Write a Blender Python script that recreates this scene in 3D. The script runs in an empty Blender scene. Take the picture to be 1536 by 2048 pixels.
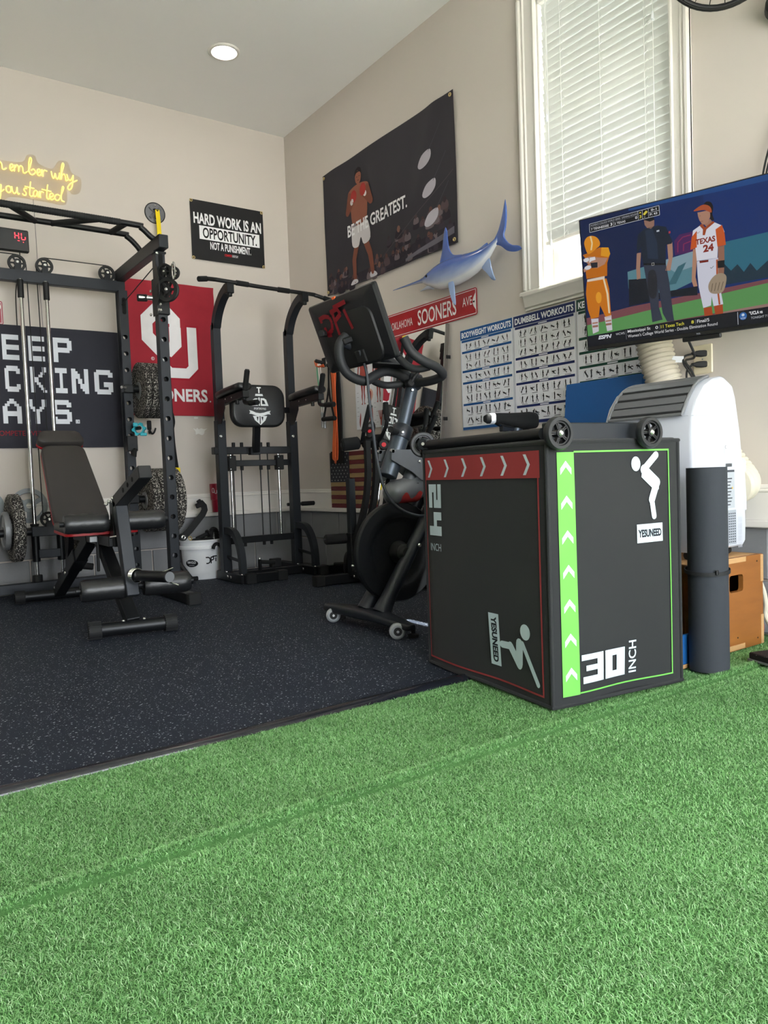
import bpy, bmesh, math, random
import numpy as np
from mathutils import Vector as V, Matrix

# ------------------------------------------------------------------ camera, world, sun, exposure
sc = bpy.context.scene
COL = sc.collection
RND = random.Random(11)

YAW, PITCH, ROLL, FPX, CAMH = 0.611026, 0.0496457, -0.0367034, 1511.87, 0.69
fw = V((math.sin(YAW)*math.cos(PITCH), math.cos(YAW)*math.cos(PITCH), -math.sin(PITCH)))
rt = V((math.cos(YAW), -math.sin(YAW), 0))
up = rt.cross(fw)
r2 = rt*math.cos(ROLL) + up*math.sin(ROLL)
u2 = up*math.cos(ROLL) - rt*math.sin(ROLL)
cam_d = bpy.data.cameras.new('camera')
cam_d.sensor_fit = 'VERTICAL'; cam_d.sensor_height = 36.0; cam_d.lens = FPX/2048*36.0
cam_d.clip_start = 0.02; cam_d.clip_end = 200
cam = bpy.data.objects.new('camera', cam_d); COL.objects.link(cam)
M3 = Matrix((r2, u2, -fw)).transposed()
cam.matrix_world = Matrix.Translation((0, 0, CAMH)) @ M3.to_4x4()
sc.camera = cam

world = bpy.data.worlds.new('daylight'); sc.world = world; world.use_nodes = True
bg = world.node_tree.nodes['Background']
bg.inputs['Color'].default_value = (0.90, 0.95, 1.0, 1); bg.inputs['Strength'].default_value = 6.5

sun_d = bpy.data.lights.new('sun', 'SUN'); sun_d.energy = 22.0; sun_d.angle = math.radians(0.6)
sun_d.color = (1.0, 0.95, 0.88)
sun = bpy.data.objects.new('sun', sun_d); COL.objects.link(sun)
sun.rotation_euler = V((-0.80, 0.50, -1.66)).to_track_quat('-Z', 'Y').to_euler()
sun.location = (6, -2, 8)

portal_d = bpy.data.lights.new('garage_door_portal', 'AREA'); portal_d.shape = 'RECTANGLE'; portal_d.size = 2.64; portal_d.size_y = 2.4; portal_d.cycles.is_portal = True
portal = bpy.data.objects.new('garage_door_portal', portal_d); COL.objects.link(portal); portal.location = (1.12, -1.66, 1.2); portal.rotation_euler = (math.radians(90), 0, 0)

vs = sc.view_settings
vs.view_transform = 'Standard'; vs.look = 'None'; vs.exposure = 1.12; vs.gamma = 1.0; vs.use_curve_mapping = False

# ------------------------------------------------------------------ colour and materials
def lin(c):
    if isinstance(c, str):
        c = [int(c[i:i+2], 16)/255 for i in (0, 2, 4)]
    return tuple((x/12.92 if x <= 0.04045 else ((x+0.055)/1.055)**2.4) for x in c[:3])

MATS = {}
def mat(name, col, rough=0.5, metal=0.0, var=0.06, scale=30.0, bump=0.0, bscale=None, spec=0.5, coat=0.0,
        emit=None, estr=0.0, trans=0.0, alpha=1.0, sheen=0.0, sss=0.0, stretch=None):
    """principled with procedural colour variation and fine relief"""
    if name in MATS: return MATS[name]
    m = bpy.data.materials.new(name); m.use_nodes = True; MATS[name] = m
    nt = m.node_tree; N = nt.nodes; Lk = nt.links
    b = N['Principled BSDF']
    c = lin(col)
    b.inputs['Roughness'].default_value = rough; b.inputs['Metallic'].default_value = metal
    b.inputs['Specular IOR Level'].default_value = spec; b.inputs['Coat Weight'].default_value = coat
    b.inputs['Transmission Weight'].default_value = trans; b.inputs['Alpha'].default_value = alpha
    if sheen: b.inputs['Sheen Weight'].default_value = sheen
    if sss:
        b.inputs['Subsurface Weight'].default_value = sss; b.inputs['Subsurface Radius'].default_value = (.01, .01, .01)
    tc = N.new('ShaderNodeTexCoord'); src = tc.outputs['Object']
    if stretch:
        mp = N.new('ShaderNodeMapping'); mp.inputs['Scale'].default_value = stretch
        Lk.new(src, mp.inputs['Vector']); src = mp.outputs['Vector']
    nz = N.new('ShaderNodeTexNoise'); nz.inputs['Scale'].default_value = scale; nz.inputs['Detail'].default_value = 4
    Lk.new(src, nz.inputs['Vector'])
    mx = N.new('ShaderNodeMix'); mx.data_type = 'RGBA'
    mx.inputs[6].default_value = tuple(max(0, x*(1-var)) for x in c)+(1,)
    mx.inputs[7].default_value = tuple(min(1, x*(1+var)) for x in c)+(1,)
    Lk.new(nz.outputs['Fac'], mx.inputs[0]); Lk.new(mx.outputs[2], b.inputs['Base Color'])
    if bump:
        n2 = N.new('ShaderNodeTexNoise'); n2.inputs['Scale'].default_value = bscale or scale*8; n2.inputs['Detail'].default_value = 3
        Lk.new(src, n2.inputs['Vector'])
        bp = N.new('ShaderNodeBump'); bp.inputs['Strength'].default_value = bump; bp.inputs['Distance'].default_value = 0.002
        Lk.new(n2.outputs['Fac'], bp.inputs['Height']); Lk.new(bp.outputs['Normal'], b.inputs['Normal'])
    if emit is not None:
        b.inputs['Emission Color'].default_value = lin(emit)+(1,); b.inputs['Emission Strength'].default_value = estr
    return m

def attr_mat(name, rough=0.7, emit=0.0, spec=0.3, bump=0.0, bscale=800, coat=0.0):
    """colour printed on a surface: read from the mesh colour attribute"""
    if name in MATS: return MATS[name]
    m = bpy.data.materials.new(name); m.use_nodes = True; MATS[name] = m
    nt = m.node_tree; N = nt.nodes; Lk = nt.links; b = N['Principled BSDF']
    a = N.new('ShaderNodeAttribute'); a.attribute_name = 'Col'
    b.inputs['Roughness'].default_value = rough; b.inputs['Specular IOR Level'].default_value = spec
    b.inputs['Coat Weight'].default_value = coat
    if emit:
        b.inputs['Base Color'].default_value = (0.005, 0.005, 0.006, 1)
        Lk.new(a.outputs['Color'], b.inputs['Emission Color']); b.inputs['Emission Strength'].default_value = emit
    else:
        tc = N.new('ShaderNodeTexCoord'); nz = N.new('ShaderNodeTexNoise'); nz.inputs['Scale'].default_value = 18
        Lk.new(tc.outputs['Object'], nz.inputs['Vector'])
        mr = N.new('ShaderNodeMapRange'); mr.inputs[3].default_value = 0.93; mr.inputs[4].default_value = 1.05
        Lk.new(nz.outputs['Fac'], mr.inputs[0])
        mx = N.new('ShaderNodeMix'); mx.data_type = 'RGBA'; mx.blend_type = 'MULTIPLY'; mx.inputs[0].default_value = 1
        Lk.new(a.outputs['Color'], mx.inputs[6]); Lk.new(mr.outputs[0], mx.inputs[7]); Lk.new(mx.outputs[2], b.inputs['Base Color'])
    if bump:
        tc = N.new('ShaderNodeTexCoord'); n2 = N.new('ShaderNodeTexNoise'); n2.inputs['Scale'].default_value = bscale
        Lk.new(tc.outputs['Object'], n2.inputs['Vector'])
        bp = N.new('ShaderNodeBump'); bp.inputs['Strength'].default_value = bump; bp.inputs['Distance'].default_value = 0.001
        Lk.new(n2.outputs['Fac'], bp.inputs['Height']); Lk.new(bp.outputs['Normal'], b.inputs['Normal'])
    return m

def speck_mat(name, base, fleck, scale, thr, rough=0.8, mixc=None, bump=0.15, stretch=(1, 1, 1), small=True):
    """dark crumb rubber with coloured flecks"""
    if name in MATS: return MATS[name]
    m = bpy.data.materials.new(name); m.use_nodes = True; MATS[name] = m
    nt = m.node_tree; N = nt.nodes; Lk = nt.links; b = N['Principled BSDF']
    b.inputs['Roughness'].default_value = rough; b.inputs['Specular IOR Level'].default_value = 0.2
    tc = N.new('ShaderNodeTexCoord')
    def flecks(sc_, th, rot):
        mp = N.new('ShaderNodeMapping'); mp.inputs['Scale'].default_value = stretch; mp.inputs['Rotation'].default_value = (0, 0, rot)
        Lk.new(tc.outputs['Object'], mp.inputs['Vector'])
        nz = N.new('ShaderNodeTexNoise'); nz.inputs['Scale'].default_value = sc_*0.7
        Lk.new(mp.outputs['Vector'], nz.inputs['Vector'])
        ad = N.new('ShaderNodeVectorMath'); ad.operation = 'MULTIPLY_ADD'
        ad.inputs[1].default_value = (1.2/sc_,)*3
        Lk.new(nz.outputs['Color'], ad.inputs[0]); Lk.new(mp.outputs['Vector'], ad.inputs[2])
        vo = N.new('ShaderNodeTexVoronoi'); vo.inputs['Scale'].default_value = sc_; vo.inputs['Randomness'].default_value = 1
        Lk.new(ad.outputs[0], vo.inputs['Vector'])
        lt = N.new('ShaderNodeMath'); lt.operation = 'LESS_THAN'; lt.inputs[1].default_value = th
        Lk.new(vo.outputs['Distance'], lt.inputs[0])
        sx = N.new('ShaderNodeSeparateColor'); Lk.new(vo.outputs['Color'], sx.inputs[0])
        gt = N.new('ShaderNodeMath'); gt.operation = 'GREATER_THAN'; gt.inputs[1].default_value = 0.45
        Lk.new(sx.outputs[0], gt.inputs[0])
        mu = N.new('ShaderNodeMath'); mu.operation = 'MULTIPLY'
        Lk.new(lt.outputs[0], mu.inputs[0]); Lk.new(gt.outputs[0], mu.inputs[1])
        return mu.outputs[0]
    f = flecks(scale, thr, 0.3)
    if small:
        f2 = flecks(scale*1.9, thr*0.8, 1.2)
        mxx = N.new('ShaderNodeMath'); mxx.operation = 'MAXIMUM'; Lk.new(f, mxx.inputs[0]); Lk.new(f2, mxx.inputs[1]); f = mxx.outputs[0]
    nz = N.new('ShaderNodeTexNoise'); nz.inputs['Scale'].default_value = 3; nz.inputs['Detail'].default_value = 5
    Lk.new(tc.outputs['Object'], nz.inputs['Vector'])
    c = lin(base); mb_ = N.new('ShaderNodeMix'); mb_.data_type = 'RGBA'
    mb_.inputs[6].default_value = tuple(x*0.85 for x in c)+(1,); mb_.inputs[7].default_value = tuple(x*1.2 for x in c)+(1,)
    Lk.new(nz.outputs['Fac'], mb_.inputs[0])
    mx = N.new('ShaderNodeMix'); mx.data_type = 'RGBA'; mx.inputs[7].default_value = lin(fleck)+(1,)
    Lk.new(f, mx.inputs[0]); Lk.new(mb_.outputs[2], mx.inputs[6]); Lk.new(mx.outputs[2], b.inputs['Base Color'])
    n2 = N.new('ShaderNodeTexNoise'); n2.inputs['Scale'].default_value = 400
    Lk.new(tc.outputs['Object'], n2.inputs['Vector'])
    bp = N.new('ShaderNodeBump'); bp.inputs['Strength'].default_value = bump; bp.inputs['Distance'].default_value = 0.002
    Lk.new(n2.outputs['Fac'], bp.inputs['Height']); Lk.new(bp.outputs['Normal'], b.inputs['Normal'])
    return m

# ------------------------------------------------------------------ mesh building
ORI = {}
def catmull(pts, sub=6, closed=False):
    P = [V(p) for p in pts]; n = len(P); out = []
    rng = range(n) if closed else range(n-1)
    for i in rng:
        p0 = P[(i-1) % n] if (closed or i > 0) else P[0]*2-P[1]
        p1 = P[i]; p2 = P[(i+1) % n]
        p3 = P[(i+2) % n] if (closed or i < n-2) else P[-1]*2-P[-2]
        for k in range(sub):
            t = k/sub
            out.append(0.5*((2*p1)+(p2-p0)*t+(2*p0-5*p1+4*p2-p3)*t*t+(3*p1-p0-3*p2+p3)*t**3))
    if not closed: out.append(P[-1])
    return out

class MB:
    def __init__(s): s.v = []; s.f = []
    def add(s, vs, fs):
        o = len(s.v); s.v += [tuple(x) for x in vs]; s.f += [tuple(i+o for i in f) for f in fs]; return s
    def box(s, c, size, rot=None, b=0.0):
        c = V(c); h = [x/2 for x in size]; Rm = rot if rot else Matrix.Identity(3)
        if b <= 0:
            vs = [c+Rm @ V((sx*h[0], sy*h[1], sz*h[2])) for sx in (-1, 1) for sy in (-1, 1) for sz in (-1, 1)]
            return s.add(vs, [(0, 1, 3, 2), (4, 6, 7, 5), (0, 4, 5, 1), (2, 3, 7, 6), (0, 2, 6, 4), (1, 5, 7, 3)])
        b = min(b, min(h)*0.95); vs = []; idx = {}
        for sx in (-1, 1):
            for sy in (-1, 1):
                for sz in (-1, 1):
                    sg = (sx, sy, sz)
                    for k in range(3):
                        p = [sg[j]*(h[j] if j == k else h[j]-b) for j in range(3)]
                        idx[(sg, k)] = len(vs); vs.append(c+Rm @ V(p))
        fs = []
        for k in range(3):
            a, d = [(1, 2), (2, 0), (0, 1)][k]
            for sg in (-1, 1):
                q = []
                for (p, r) in ((-1, -1), (1, -1), (1, 1), (-1, 1)):
                    t = [0, 0, 0]; t[k] = sg; t[a] = p; t[d] = r; q.append(idx[(tuple(t), k)])
                fs.append(q if sg > 0 else q[::-1])
            for p in (-1, 1):
                for r in (-1, 1):
                    t0 = [0, 0, 0]; t1 = [0, 0, 0]; t0[a] = t1[a] = p; t0[d] = t1[d] = r; t0[k] = -1; t1[k] = 1
                    q = [idx[(tuple(t0), a)], idx[(tuple(t1), a)], idx[(tuple(t1), d)], idx[(tuple(t0), d)]]
                    fs.append(q if p*r < 0 else q[::-1])
        for sx in (-1, 1):
            for sy in (-1, 1):
                for sz in (-1, 1):
                    q = [idx[((sx, sy, sz), k)] for k in range(3)]
                    fs.append(q if sx*sy*sz > 0 else q[::-1])
        return s.add(vs, fs)
    def beam(s, p0, p1, w, h, upv=(0, 0, 1), b=0.003):
        p0 = V(p0); p1 = V(p1); d = p1-p0; L = d.length; d.normalize()
        u = V(upv); sd = d.cross(u)
        if sd.length < 1e-4: u = V((0, 1, 0)); sd = d.cross(u)
        sd.normalize(); u = sd.cross(d)
        return s.box((p0+p1)/2, (L, w, h), Matrix((d, sd, u)).transposed(), b)
    def frame(s, d):
        d = V(d).normalized(); a = V((0, 0, 1)) if abs(d.z) < 0.9 else V((1, 0, 0))
        x = d.cross(a).normalized(); return x, d.cross(x)
    def lathe(s, prof, o, axis, n=24, cap=True):
        o = V(o); a = V(axis).normalized(); x, y = s.frame(a); vs = []; fs = []
        for (r, h) in prof:
            for i in range(n):
                t = 2*math.pi*i/n; vs.append(o+a*h+(x*math.cos(t)+y*math.sin(t))*r)
        for k in range(len(prof)-1):
            for i in range(n):
                j = (i+1) % n; fs.append((k*n+i, k*n+j, (k+1)*n+j, (k+1)*n+i))
        if cap:
            fs.append(tuple(range(n))[::-1]); fs.append(tuple((len(prof)-1)*n+i for i in range(n)))
        return s.add(vs, fs)
    def cyl(s, p0, p1, r, r2=None, n=16, b=0.0):
        p0 = V(p0); p1 = V(p1); L = (p1-p0).length; r2 = r if r2 is None else r2
        pr = [(r, 0), (r2, L)] if b <= 0 else [(r-b, 0), (r, b), (r2, L-b), (r2-b, L)]
        return s.lathe(pr, p0, p1-p0, n)
    def tube(s, pts, r, n=10, closed=False, sub=0, prof=None, upv=None):
        P = catmull(pts, sub, closed) if sub else [V(p) for p in pts]
        m = len(P); rs = r if isinstance(r, (list, tuple)) else None
        vs = []; fs = []; x = None
        for i, p in enumerate(P):
            if closed: t = P[(i+1) % m]-P[i-1]
            else: t = P[min(i+1, m-1)]-P[max(i-1, 0)]
            t.normalize()
            if upv is not None:
                x = t.cross(V(upv))
                x = x.normalized() if x.length > 1e-5 else s.frame(t)[0]
            elif x is None: x = s.frame(t)[0]
            else:
                x = x-t*x.dot(t); x = x.normalized() if x.length > 1e-6 else s.frame(t)[0]
            y = t.cross(x); rr = r
            if rs: q = i/(m-1)*(len(rs)-1); k = min(int(q), len(rs)-2); rr = rs[k]+(rs[k+1]-rs[k])*(q-k)
            if prof:
                for (a, c) in prof: vs.append(p+x*a+y*c)
            else:
                for j in range(n):
                    a = 2*math.pi*j/n; vs.append(p+(x*math.cos(a)+y*math.sin(a))*rr)
        nn = len(prof) if prof else n
        for i in range(m if closed else m-1):
            i2 = (i+1) % m
            for j in range(nn):
                j2 = (j+1) % nn; fs.append((i*nn+j, i*nn+j2, i2*nn+j2, i2*nn+j))
        if not closed:
            fs.append(tuple(range(nn))[::-1]); fs.append(tuple((m-1)*nn+j for j in range(nn)))
        return s.add(vs, fs)
    def bar(s, pts, w, h, upv=(0, 0, 1), sub=0, closed=False):
        """rectangular bar swept along a path"""
        return s.tube(pts, 1, prof=[(-w/2, -h/2), (w/2, -h/2), (w/2, h/2), (-w/2, h/2)], sub=sub, upv=upv, closed=closed)
    def torus(s, c, axis, Rr, r, n=32, m=8, sq=None):
        x, y = s.frame(axis)
        return s.tube([V(c)+(x*math.cos(2*math.pi*i/n)+y*math.sin(2*math.pi*i/n))*Rr for i in range(n)], r, n=m, closed=True)
    def prism(s, poly, o, u, v, th, back=0.0):
        """polygon in the plane o+x*u+y*v, thickened from -back to th along u x v"""
        o = V(o); u = V(u); v = V(v); nrm = u.cross(v).normalized(); n = len(poly)
        vs = [o+u*x+v*y-nrm*back for x, y in poly]+[o+u*x+v*y+nrm*th for x, y in poly]
        fs = [tuple(range(n))[::-1], tuple(range(n, 2*n))]
        for i in range(n):
            j = (i+1) % n; fs.append((i, j, n+j, n+i))
        return s.add(vs, fs)
    def sphere(s, c, r, n=16, m=10):
        c = V(c); r = V(r) if hasattr(r, '__len__') else V((r, r, r)); vs = [c+V((0, 0, -r.z))]; fs = []
        for k in range(1, m):
            t = math.pi*k/m-math.pi/2
            for i in range(n):
                a = 2*math.pi*i/n; vs.append(c+V((r.x*math.cos(t)*math.cos(a), r.y*math.cos(t)*math.sin(a), r.z*math.sin(t))))
        vs.append(c+V((0, 0, r.z))); top = len(vs)-1
        for i in range(n):
            j = (i+1) % n; fs.append((0, 1+j, 1+i)); fs.append((top, top-n+i, top-n+j))
            for k in range(m-2):
                a = 1+k*n; fs.append((a+i, a+j, a+n+j, a+n+i))
        return s.add(vs, fs)
    def loft(s, secs, cap=True):
        n = len(secs[0]); vs = [p for q in secs for p in q]; fs = []
        for k in range(len(secs)-1):
            for i in range(n):
                j = (i+1) % n; fs.append((k*n+i, k*n+j, (k+1)*n+j, (k+1)*n+i))
        if cap: fs.append(tuple(range(n))[::-1]); fs.append(tuple((len(secs)-1)*n+i for i in range(n)))
        return s.add(vs, fs)
    def grid(s, fn, nu, nv):
        vs = [fn(i/nu, j/nv) for j in range(nv+1) for i in range(nu+1)]
        fs = [(j*(nu+1)+i, j*(nu+1)+i+1, (j+1)*(nu+1)+i+1, (j+1)*(nu+1)+i) for j in range(nv) for i in range(nu)]
        return s.add(vs, fs)
    def build(s, name, m, parent=None, loc=None, smooth=35, kind=None, label=None):
        root = parent
        o_ = ORI[parent] if parent is not None else V(loc if loc is not None else (0, 0, 0))
        me = bpy.data.meshes.new(name)
        me.from_pydata([tuple(V(p)-o_) for p in s.v], [], s.f)
        if smooth:
            me.polygons.foreach_set('use_smooth', [True]*len(me.polygons)); me.set_sharp_from_angle(angle=math.radians(smooth))
        me.update()
        if m is not None: me.materials.append(MATS[m] if isinstance(m, str) else m)
        ob = bpy.data.objects.new(name, me); COL.objects.link(ob)
        if parent is not None: ob.parent = parent
        else: ob.location = o_
        ORI[ob] = o_
        if kind: ob['kind'] = kind
        if label: ob['label'] = label
        return ob

def tag(o, label, cat=None, group=None, kind=None):
    o['label'] = label
    if cat: o['category'] = cat
    if group: o['group'] = group
    if kind: o['kind'] = kind
    return o
def thing(name, label, cat, loc, group=None, kind=None):
    o = bpy.data.objects.new(name, None); o.empty_display_size = 0.05; COL.objects.link(o); o.location = loc; ORI[o] = V(loc)
    return tag(o, label, cat, group, kind)
def struct(o): o['kind'] = 'structure'; return o

# ---- flat print: shapes and lettering with colours of their own, laid on a surface
def text_polys(body, offset=0.0, shear=0.0):
    cu = bpy.data.curves.new('t', 'FONT'); cu.body = body; cu.size = 1; cu.offset = offset; cu.shear = shear; cu.resolution_u = 3
    ob = bpy.data.objects.new('t', cu); COL.objects.link(ob)
    dg = bpy.context.evaluated_depsgraph_get(); me = bpy.data.meshes.new_from_object(ob.evaluated_get(dg))
    vs = [(v.co.x, v.co.y) for v in me.vertices]; fs = [tuple(p.vertices) for p in me.polygons]
    bpy.data.objects.remove(ob); bpy.data.curves.remove(cu); bpy.data.meshes.remove(me)
    return vs, fs
class Print:
    def __init__(s, o, u, v, lift=0.0006, step=0.00012, warp=None, mapf=None):
        s.o = V(o); s.u = V(u); s.v_ = V(v); s.n = s.u.cross(s.v_).normalized(); s.lift = lift; s.step = step; s.k = 0
        s.vs = []; s.fs = []; s.cs = []; s.warp = warp; s.mapf = mapf
    def _add(s, pts, faces, col, layer=None):
        if layer is None: s.k += 1; layer = s.k
        c = lin(col); o = len(s.vs); h = s.lift+s.step*layer
        for x, y in pts:
            p = s.o+s.u*x+s.v_*y+s.n*h
            if s.mapf: p = V((x, y, h))
            s.vs.append(tuple(p))
        for f in faces:
            s.fs.append(tuple(i+o for i in f)); s.cs.append(c)
    def poly(s, pts, col, layer=None): s._add(pts, [tuple(range(len(pts)))], col, layer)
    def rect(s, x0, y0, x1, y1, col, layer=None, nu=1, nv=1):
        pts = [(x0+(x1-x0)*i/nu, y0+(y1-y0)*j/nv) for j in range(nv+1) for i in range(nu+1)]
        fs = [(j*(nu+1)+i, j*(nu+1)+i+1, (j+1)*(nu+1)+i+1, (j+1)*(nu+1)+i) for j in range(nv) for i in range(nu)]
        s._add(pts, fs, col, layer)
    def frame(s, x0, y0, x1, y1, w, col, layer=None):
        if layer is None: s.k += 1; layer = s.k
        s.rect(x0, y0, x1, y0+w, col, layer); s.rect(x0, y1-w, x1, y1, col, layer)
        s.rect(x0, y0+w, x0+w, y1-w, col, layer); s.rect(x1-w, y0+w, x1, y1-w, col, layer)
    def disc(s, x, y, rx, ry, col, layer=None, n=20, a=0.0):
        ca, sa = math.cos(a), math.sin(a)
        s.poly([(x+rx*math.cos(2*math.pi*i/n)*ca-ry*math.sin(2*math.pi*i/n)*sa, y+rx*math.cos(2*math.pi*i/n)*sa+ry*math.sin(2*math.pi*i/n)*ca) for i in range(n)], col, layer)
    def blob(s, pts, col, layer=None, sub=4):
        s.poly([(p.x, p.y) for p in catmull([(x, y, 0) for x, y in pts], sub, True)], col, layer)
    def stroke(s, pts, w, col, layer=None, rnd=True, taper=None):
        if layer is None: s.k += 1; layer = s.k
        n = len(pts)
        for i in range(n-1):
            (x0, y0), (x1, y1) = pts[i], pts[i+1]; d = math.hypot(x1-x0, y1-y0) or 1e-6
            w0 = w if taper is None else w*(1+(taper-1)*i/(n-1)); w1 = w if taper is None else w*(1+(taper-1)*(i+1)/(n-1))
            nx, ny = -(y1-y0)/d/2, (x1-x0)/d/2
            s._add([(x0-nx*w0, y0-ny*w0), (x1-nx*w1, y1-ny*w1), (x1+nx*w1, y1+ny*w1), (x0+nx*w0, y0+ny*w0)], [(0, 1, 2, 3)], col, layer)
        if rnd:
            for i, (x, y) in enumerate(pts):
                ww = w if taper is None else w*(1+(taper-1)*i/(n-1))
                s.disc(x, y, ww/2, ww/2, col, layer+0.3, n=10)
    def text(s, body, x0, y0, x1, y1, col, bold=0.0, layer=None, rot=0, shear=0.0, slope=0.0):
        """lettering fitted to the box x0..x1, y0..y1 (rot in quarter turns)"""
        vs, fs = text_polys(body, bold, shear)
        if not vs: return
        xa = min(p[0] for p in vs); xb = max(p[0] for p in vs); ya = min(p[1] for p in vs); yb = max(p[1] for p in vs)
        out = []
        for (x, y) in vs:
            a = (x-xa)/(xb-xa or 1); b = (y-ya)/(yb-ya or 1)
            if rot == 1: a, b = 1-b, a
            elif rot == 3: a, b = b, 1-a
            elif rot == 2: a, b = 1-a, 1-b
            out.append((x0+(x1-x0)*a, y0+(y1-y0)*b+slope*a))
        s._add(out, fs, col, layer)
    def bitmap(s, rows, x0, y0, x1, y1, col, layer=None):
        if layer is None: s.k += 1; layer = s.k
        h = len(rows); w = len(rows[0])
        for j, row in enumerate(rows):
            i = 0
            while i < w:
                if row[i] != ' ' and row[i] != '.':
                    k = i
                    while k < w and row[k] not in ' .': k += 1
                    s.rect(x0+(x1-x0)*i/w, y1-(y1-y0)*(j+1)/h, x0+(x1-x0)*k/w, y1-(y1-y0)*j/h, col, layer, nu=k-i)
                    i = k
                else: i += 1
    def build(s, name, m, parent, label=None, kind=None):
        o_ = ORI[parent]; me = bpy.data.meshes.new(name)
        me.from_pydata([tuple(V(p)-o_) for p in s.vs] if not s.mapf else s.vs, [], s.fs)
        at = me.color_attributes.new('Col', 'FLOAT_COLOR', 'CORNER'); buf = []
        for p, c in zip(me.polygons, s.cs): buf += list(c+(1.0,))*p.loop_total
        at.data.foreach_set('color', buf)
        me.materials.append(MATS[m] if isinstance(m, str) else m); me.update()
        ob = bpy.data.objects.new(name, me); COL.objects.link(ob); ob.parent = parent; ORI[ob] = o_
        if s.mapf:
            bm = bmesh.new(); bm.from_mesh(me); bmesh.ops.triangulate(bm, faces=bm.faces)
            for _ in range(4):
                es = [e for e in bm.edges if e.calc_length() > 0.010]
                if not es: break
                bmesh.ops.subdivide_edges(bm, edges=es, cuts=1, use_grid_fill=True)
            for v in bm.verts: v.co = s.mapf(v.co.x, v.co.y, v.co.z)-o_
            bm.to_mesh(me); bm.free(); me.update()
        if s.warp:
            bm = bmesh.new(); bm.from_mesh(me); bmesh.ops.triangulate(bm, faces=[f for f in bm.faces if len(f.verts) > 4])
            for _ in range(4):
                es = [e for e in bm.edges if e.calc_length() > 0.045]
                if not es: break
                bmesh.ops.subdivide_edges(bm, edges=es, cuts=1, use_grid_fill=True)
            for v in bm.verts:
                d = v.co+o_-s.o; v.co += s.n*s.warp(d.dot(s.u), d.dot(s.v_))
            bm.to_mesh(me); bm.free(); me.update()
        if label: ob['label'] = label
        if kind: ob['kind'] = kind
        return ob

X1, Y1, Z1 = V((1, 0, 0)), V((0, 1, 0)), V((0, 0, 1))
def ellipse(c, a, b, ra, rb, n=24): return [V(c)+V(a)*ra*math.cos(2*math.pi*i/n)+V(b)*rb*math.sin(2*math.pi*i/n) for i in range(n)]
def rrect(w, h, r, n=5):
    out = []
    for cx, cy, a0 in ((w/2-r, h/2-r, 0), (-w/2+r, h/2-r, 90), (-w/2+r, -h/2+r, 180), (w/2-r, -h/2+r, 270)):
        for i in range(n+1):
            a = math.radians(a0+90*i/n); out.append((cx+r*math.cos(a), cy+r*math.sin(a)))
    return out

# shared materials
mat('black_steel', '17191c', 0.42, 0.35, var=0.15, scale=20, bump=0.05, bscale=500)
mat('dark_steel', '23272d', 0.45, 0.3, var=0.12, scale=14, bump=0.05, bscale=500)
mat('matt_black', '0f1012', 0.6, 0.0, var=0.15)
mat('black_rubber', '17181a', 0.75, 0.0, var=0.2, scale=40, bump=0.15)
mat('foam_black', '131416', 0.9, 0.0, var=0.2, scale=60, bump=0.3, bscale=300)
mat('black_vinyl', '1c1d1f', 0.38, 0.0, var=0.15, scale=25, bump=0.25, bscale=120)
mat('pad_vinyl', '33302f', 0.48, 0.0, var=0.10, scale=16, bump=0.12, bscale=160)
mat('chrome', 'd8d8d8', 0.16, 1.0, var=0.04)
mat('bolt_steel', 'e4e4e2', 0.25, 0.9, var=0.04)
mat('grey_plastic', '6d6f72', 0.45, 0.0, var=0.06)
mat('white_plastic', 'e6e9ee', 0.35, 0.0, var=0.03)
mat('white_trim', 'e9e5df', 0.42, 0.0, var=0.03, scale=6, bump=0.04, bscale=60)
mat('yellow_strap', 'f0d400', 0.7, var=0.08)
mat('red_knob', 'e02a38', 0.4)
mat('red_trim', 'b3141f', 0.5)
attr_mat('printed_fabric', 0.75, bump=0.06)
attr_mat('printed_card', 0.45)
attr_mat('enamel_print', 0.3, coat=0.3)
# ------------------------------------------------------------------ the room
XR, YB, ZC, XL, YF = 2.92, 5.35, 3.35, -3.3, -1.7
mat('wall_paint', 'd0c8c0', 0.75, var=0.035, scale=1.5, bump=0.06, bscale=140)
mat('ceiling_paint', 'f3f2f1', 0.85, var=0.025, scale=1.2, bump=0.05, bscale=120)
mat('mortar', 'a09f9b', 0.9, var=0.15, scale=30, bump=0.4, bscale=90)
mat('block_paint', '87888b', 0.7, var=0.13, scale=9, bump=0.55, bscale=110)
mat('driveway_concrete', 'c8c5be', 0.9, var=0.1, scale=4, bump=0.2, bscale=60)
mat('spackle', 'e8e6e2', 0.8, bump=0.2, bscale=60)
speck_mat('rubber_floor', '1f2531', 'c2c6cb', 70, 0.185, rough=0.7, stretch=(1.0, 1.8, 1))
LED = 0.427   # underside of the ledge on top of the block course

m = MB().box(((XL+XR)/2, YB+0.075, (ZC+LED)/2), (XR-XL+0.3, 0.15, ZC-LED)).box(((XL+XR)/2, YB+0.0825, LED/2), (XR-XL+0.3, 0.135, LED))
wall_back = struct(m.build('wall_back', 'wall_paint', smooth=0))
WY0, WY1, WZ0, WZ1 = 1.945, 2.69, 1.605, 3.06
m = MB()
xc = XR+0.07; th = 0.14
m.box((xc, (YF+WY0)/2, (ZC+LED)/2), (th, WY0-YF, ZC-LED)).box((xc, (YB+WY1)/2, (ZC+LED)/2), (th, YB-WY1, ZC-LED))
m.box((xc, (WY0+WY1)/2, (WZ0+LED)/2), (th, WY1-WY0, WZ0-LED)).box((xc, (WY0+WY1)/2, (ZC+WZ1)/2), (th, WY1-WY0, ZC-WZ1))
m.box((xc+0.0075, (YF+YB)/2, LED/2), (th-0.015, YB-YF, LED))
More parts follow.
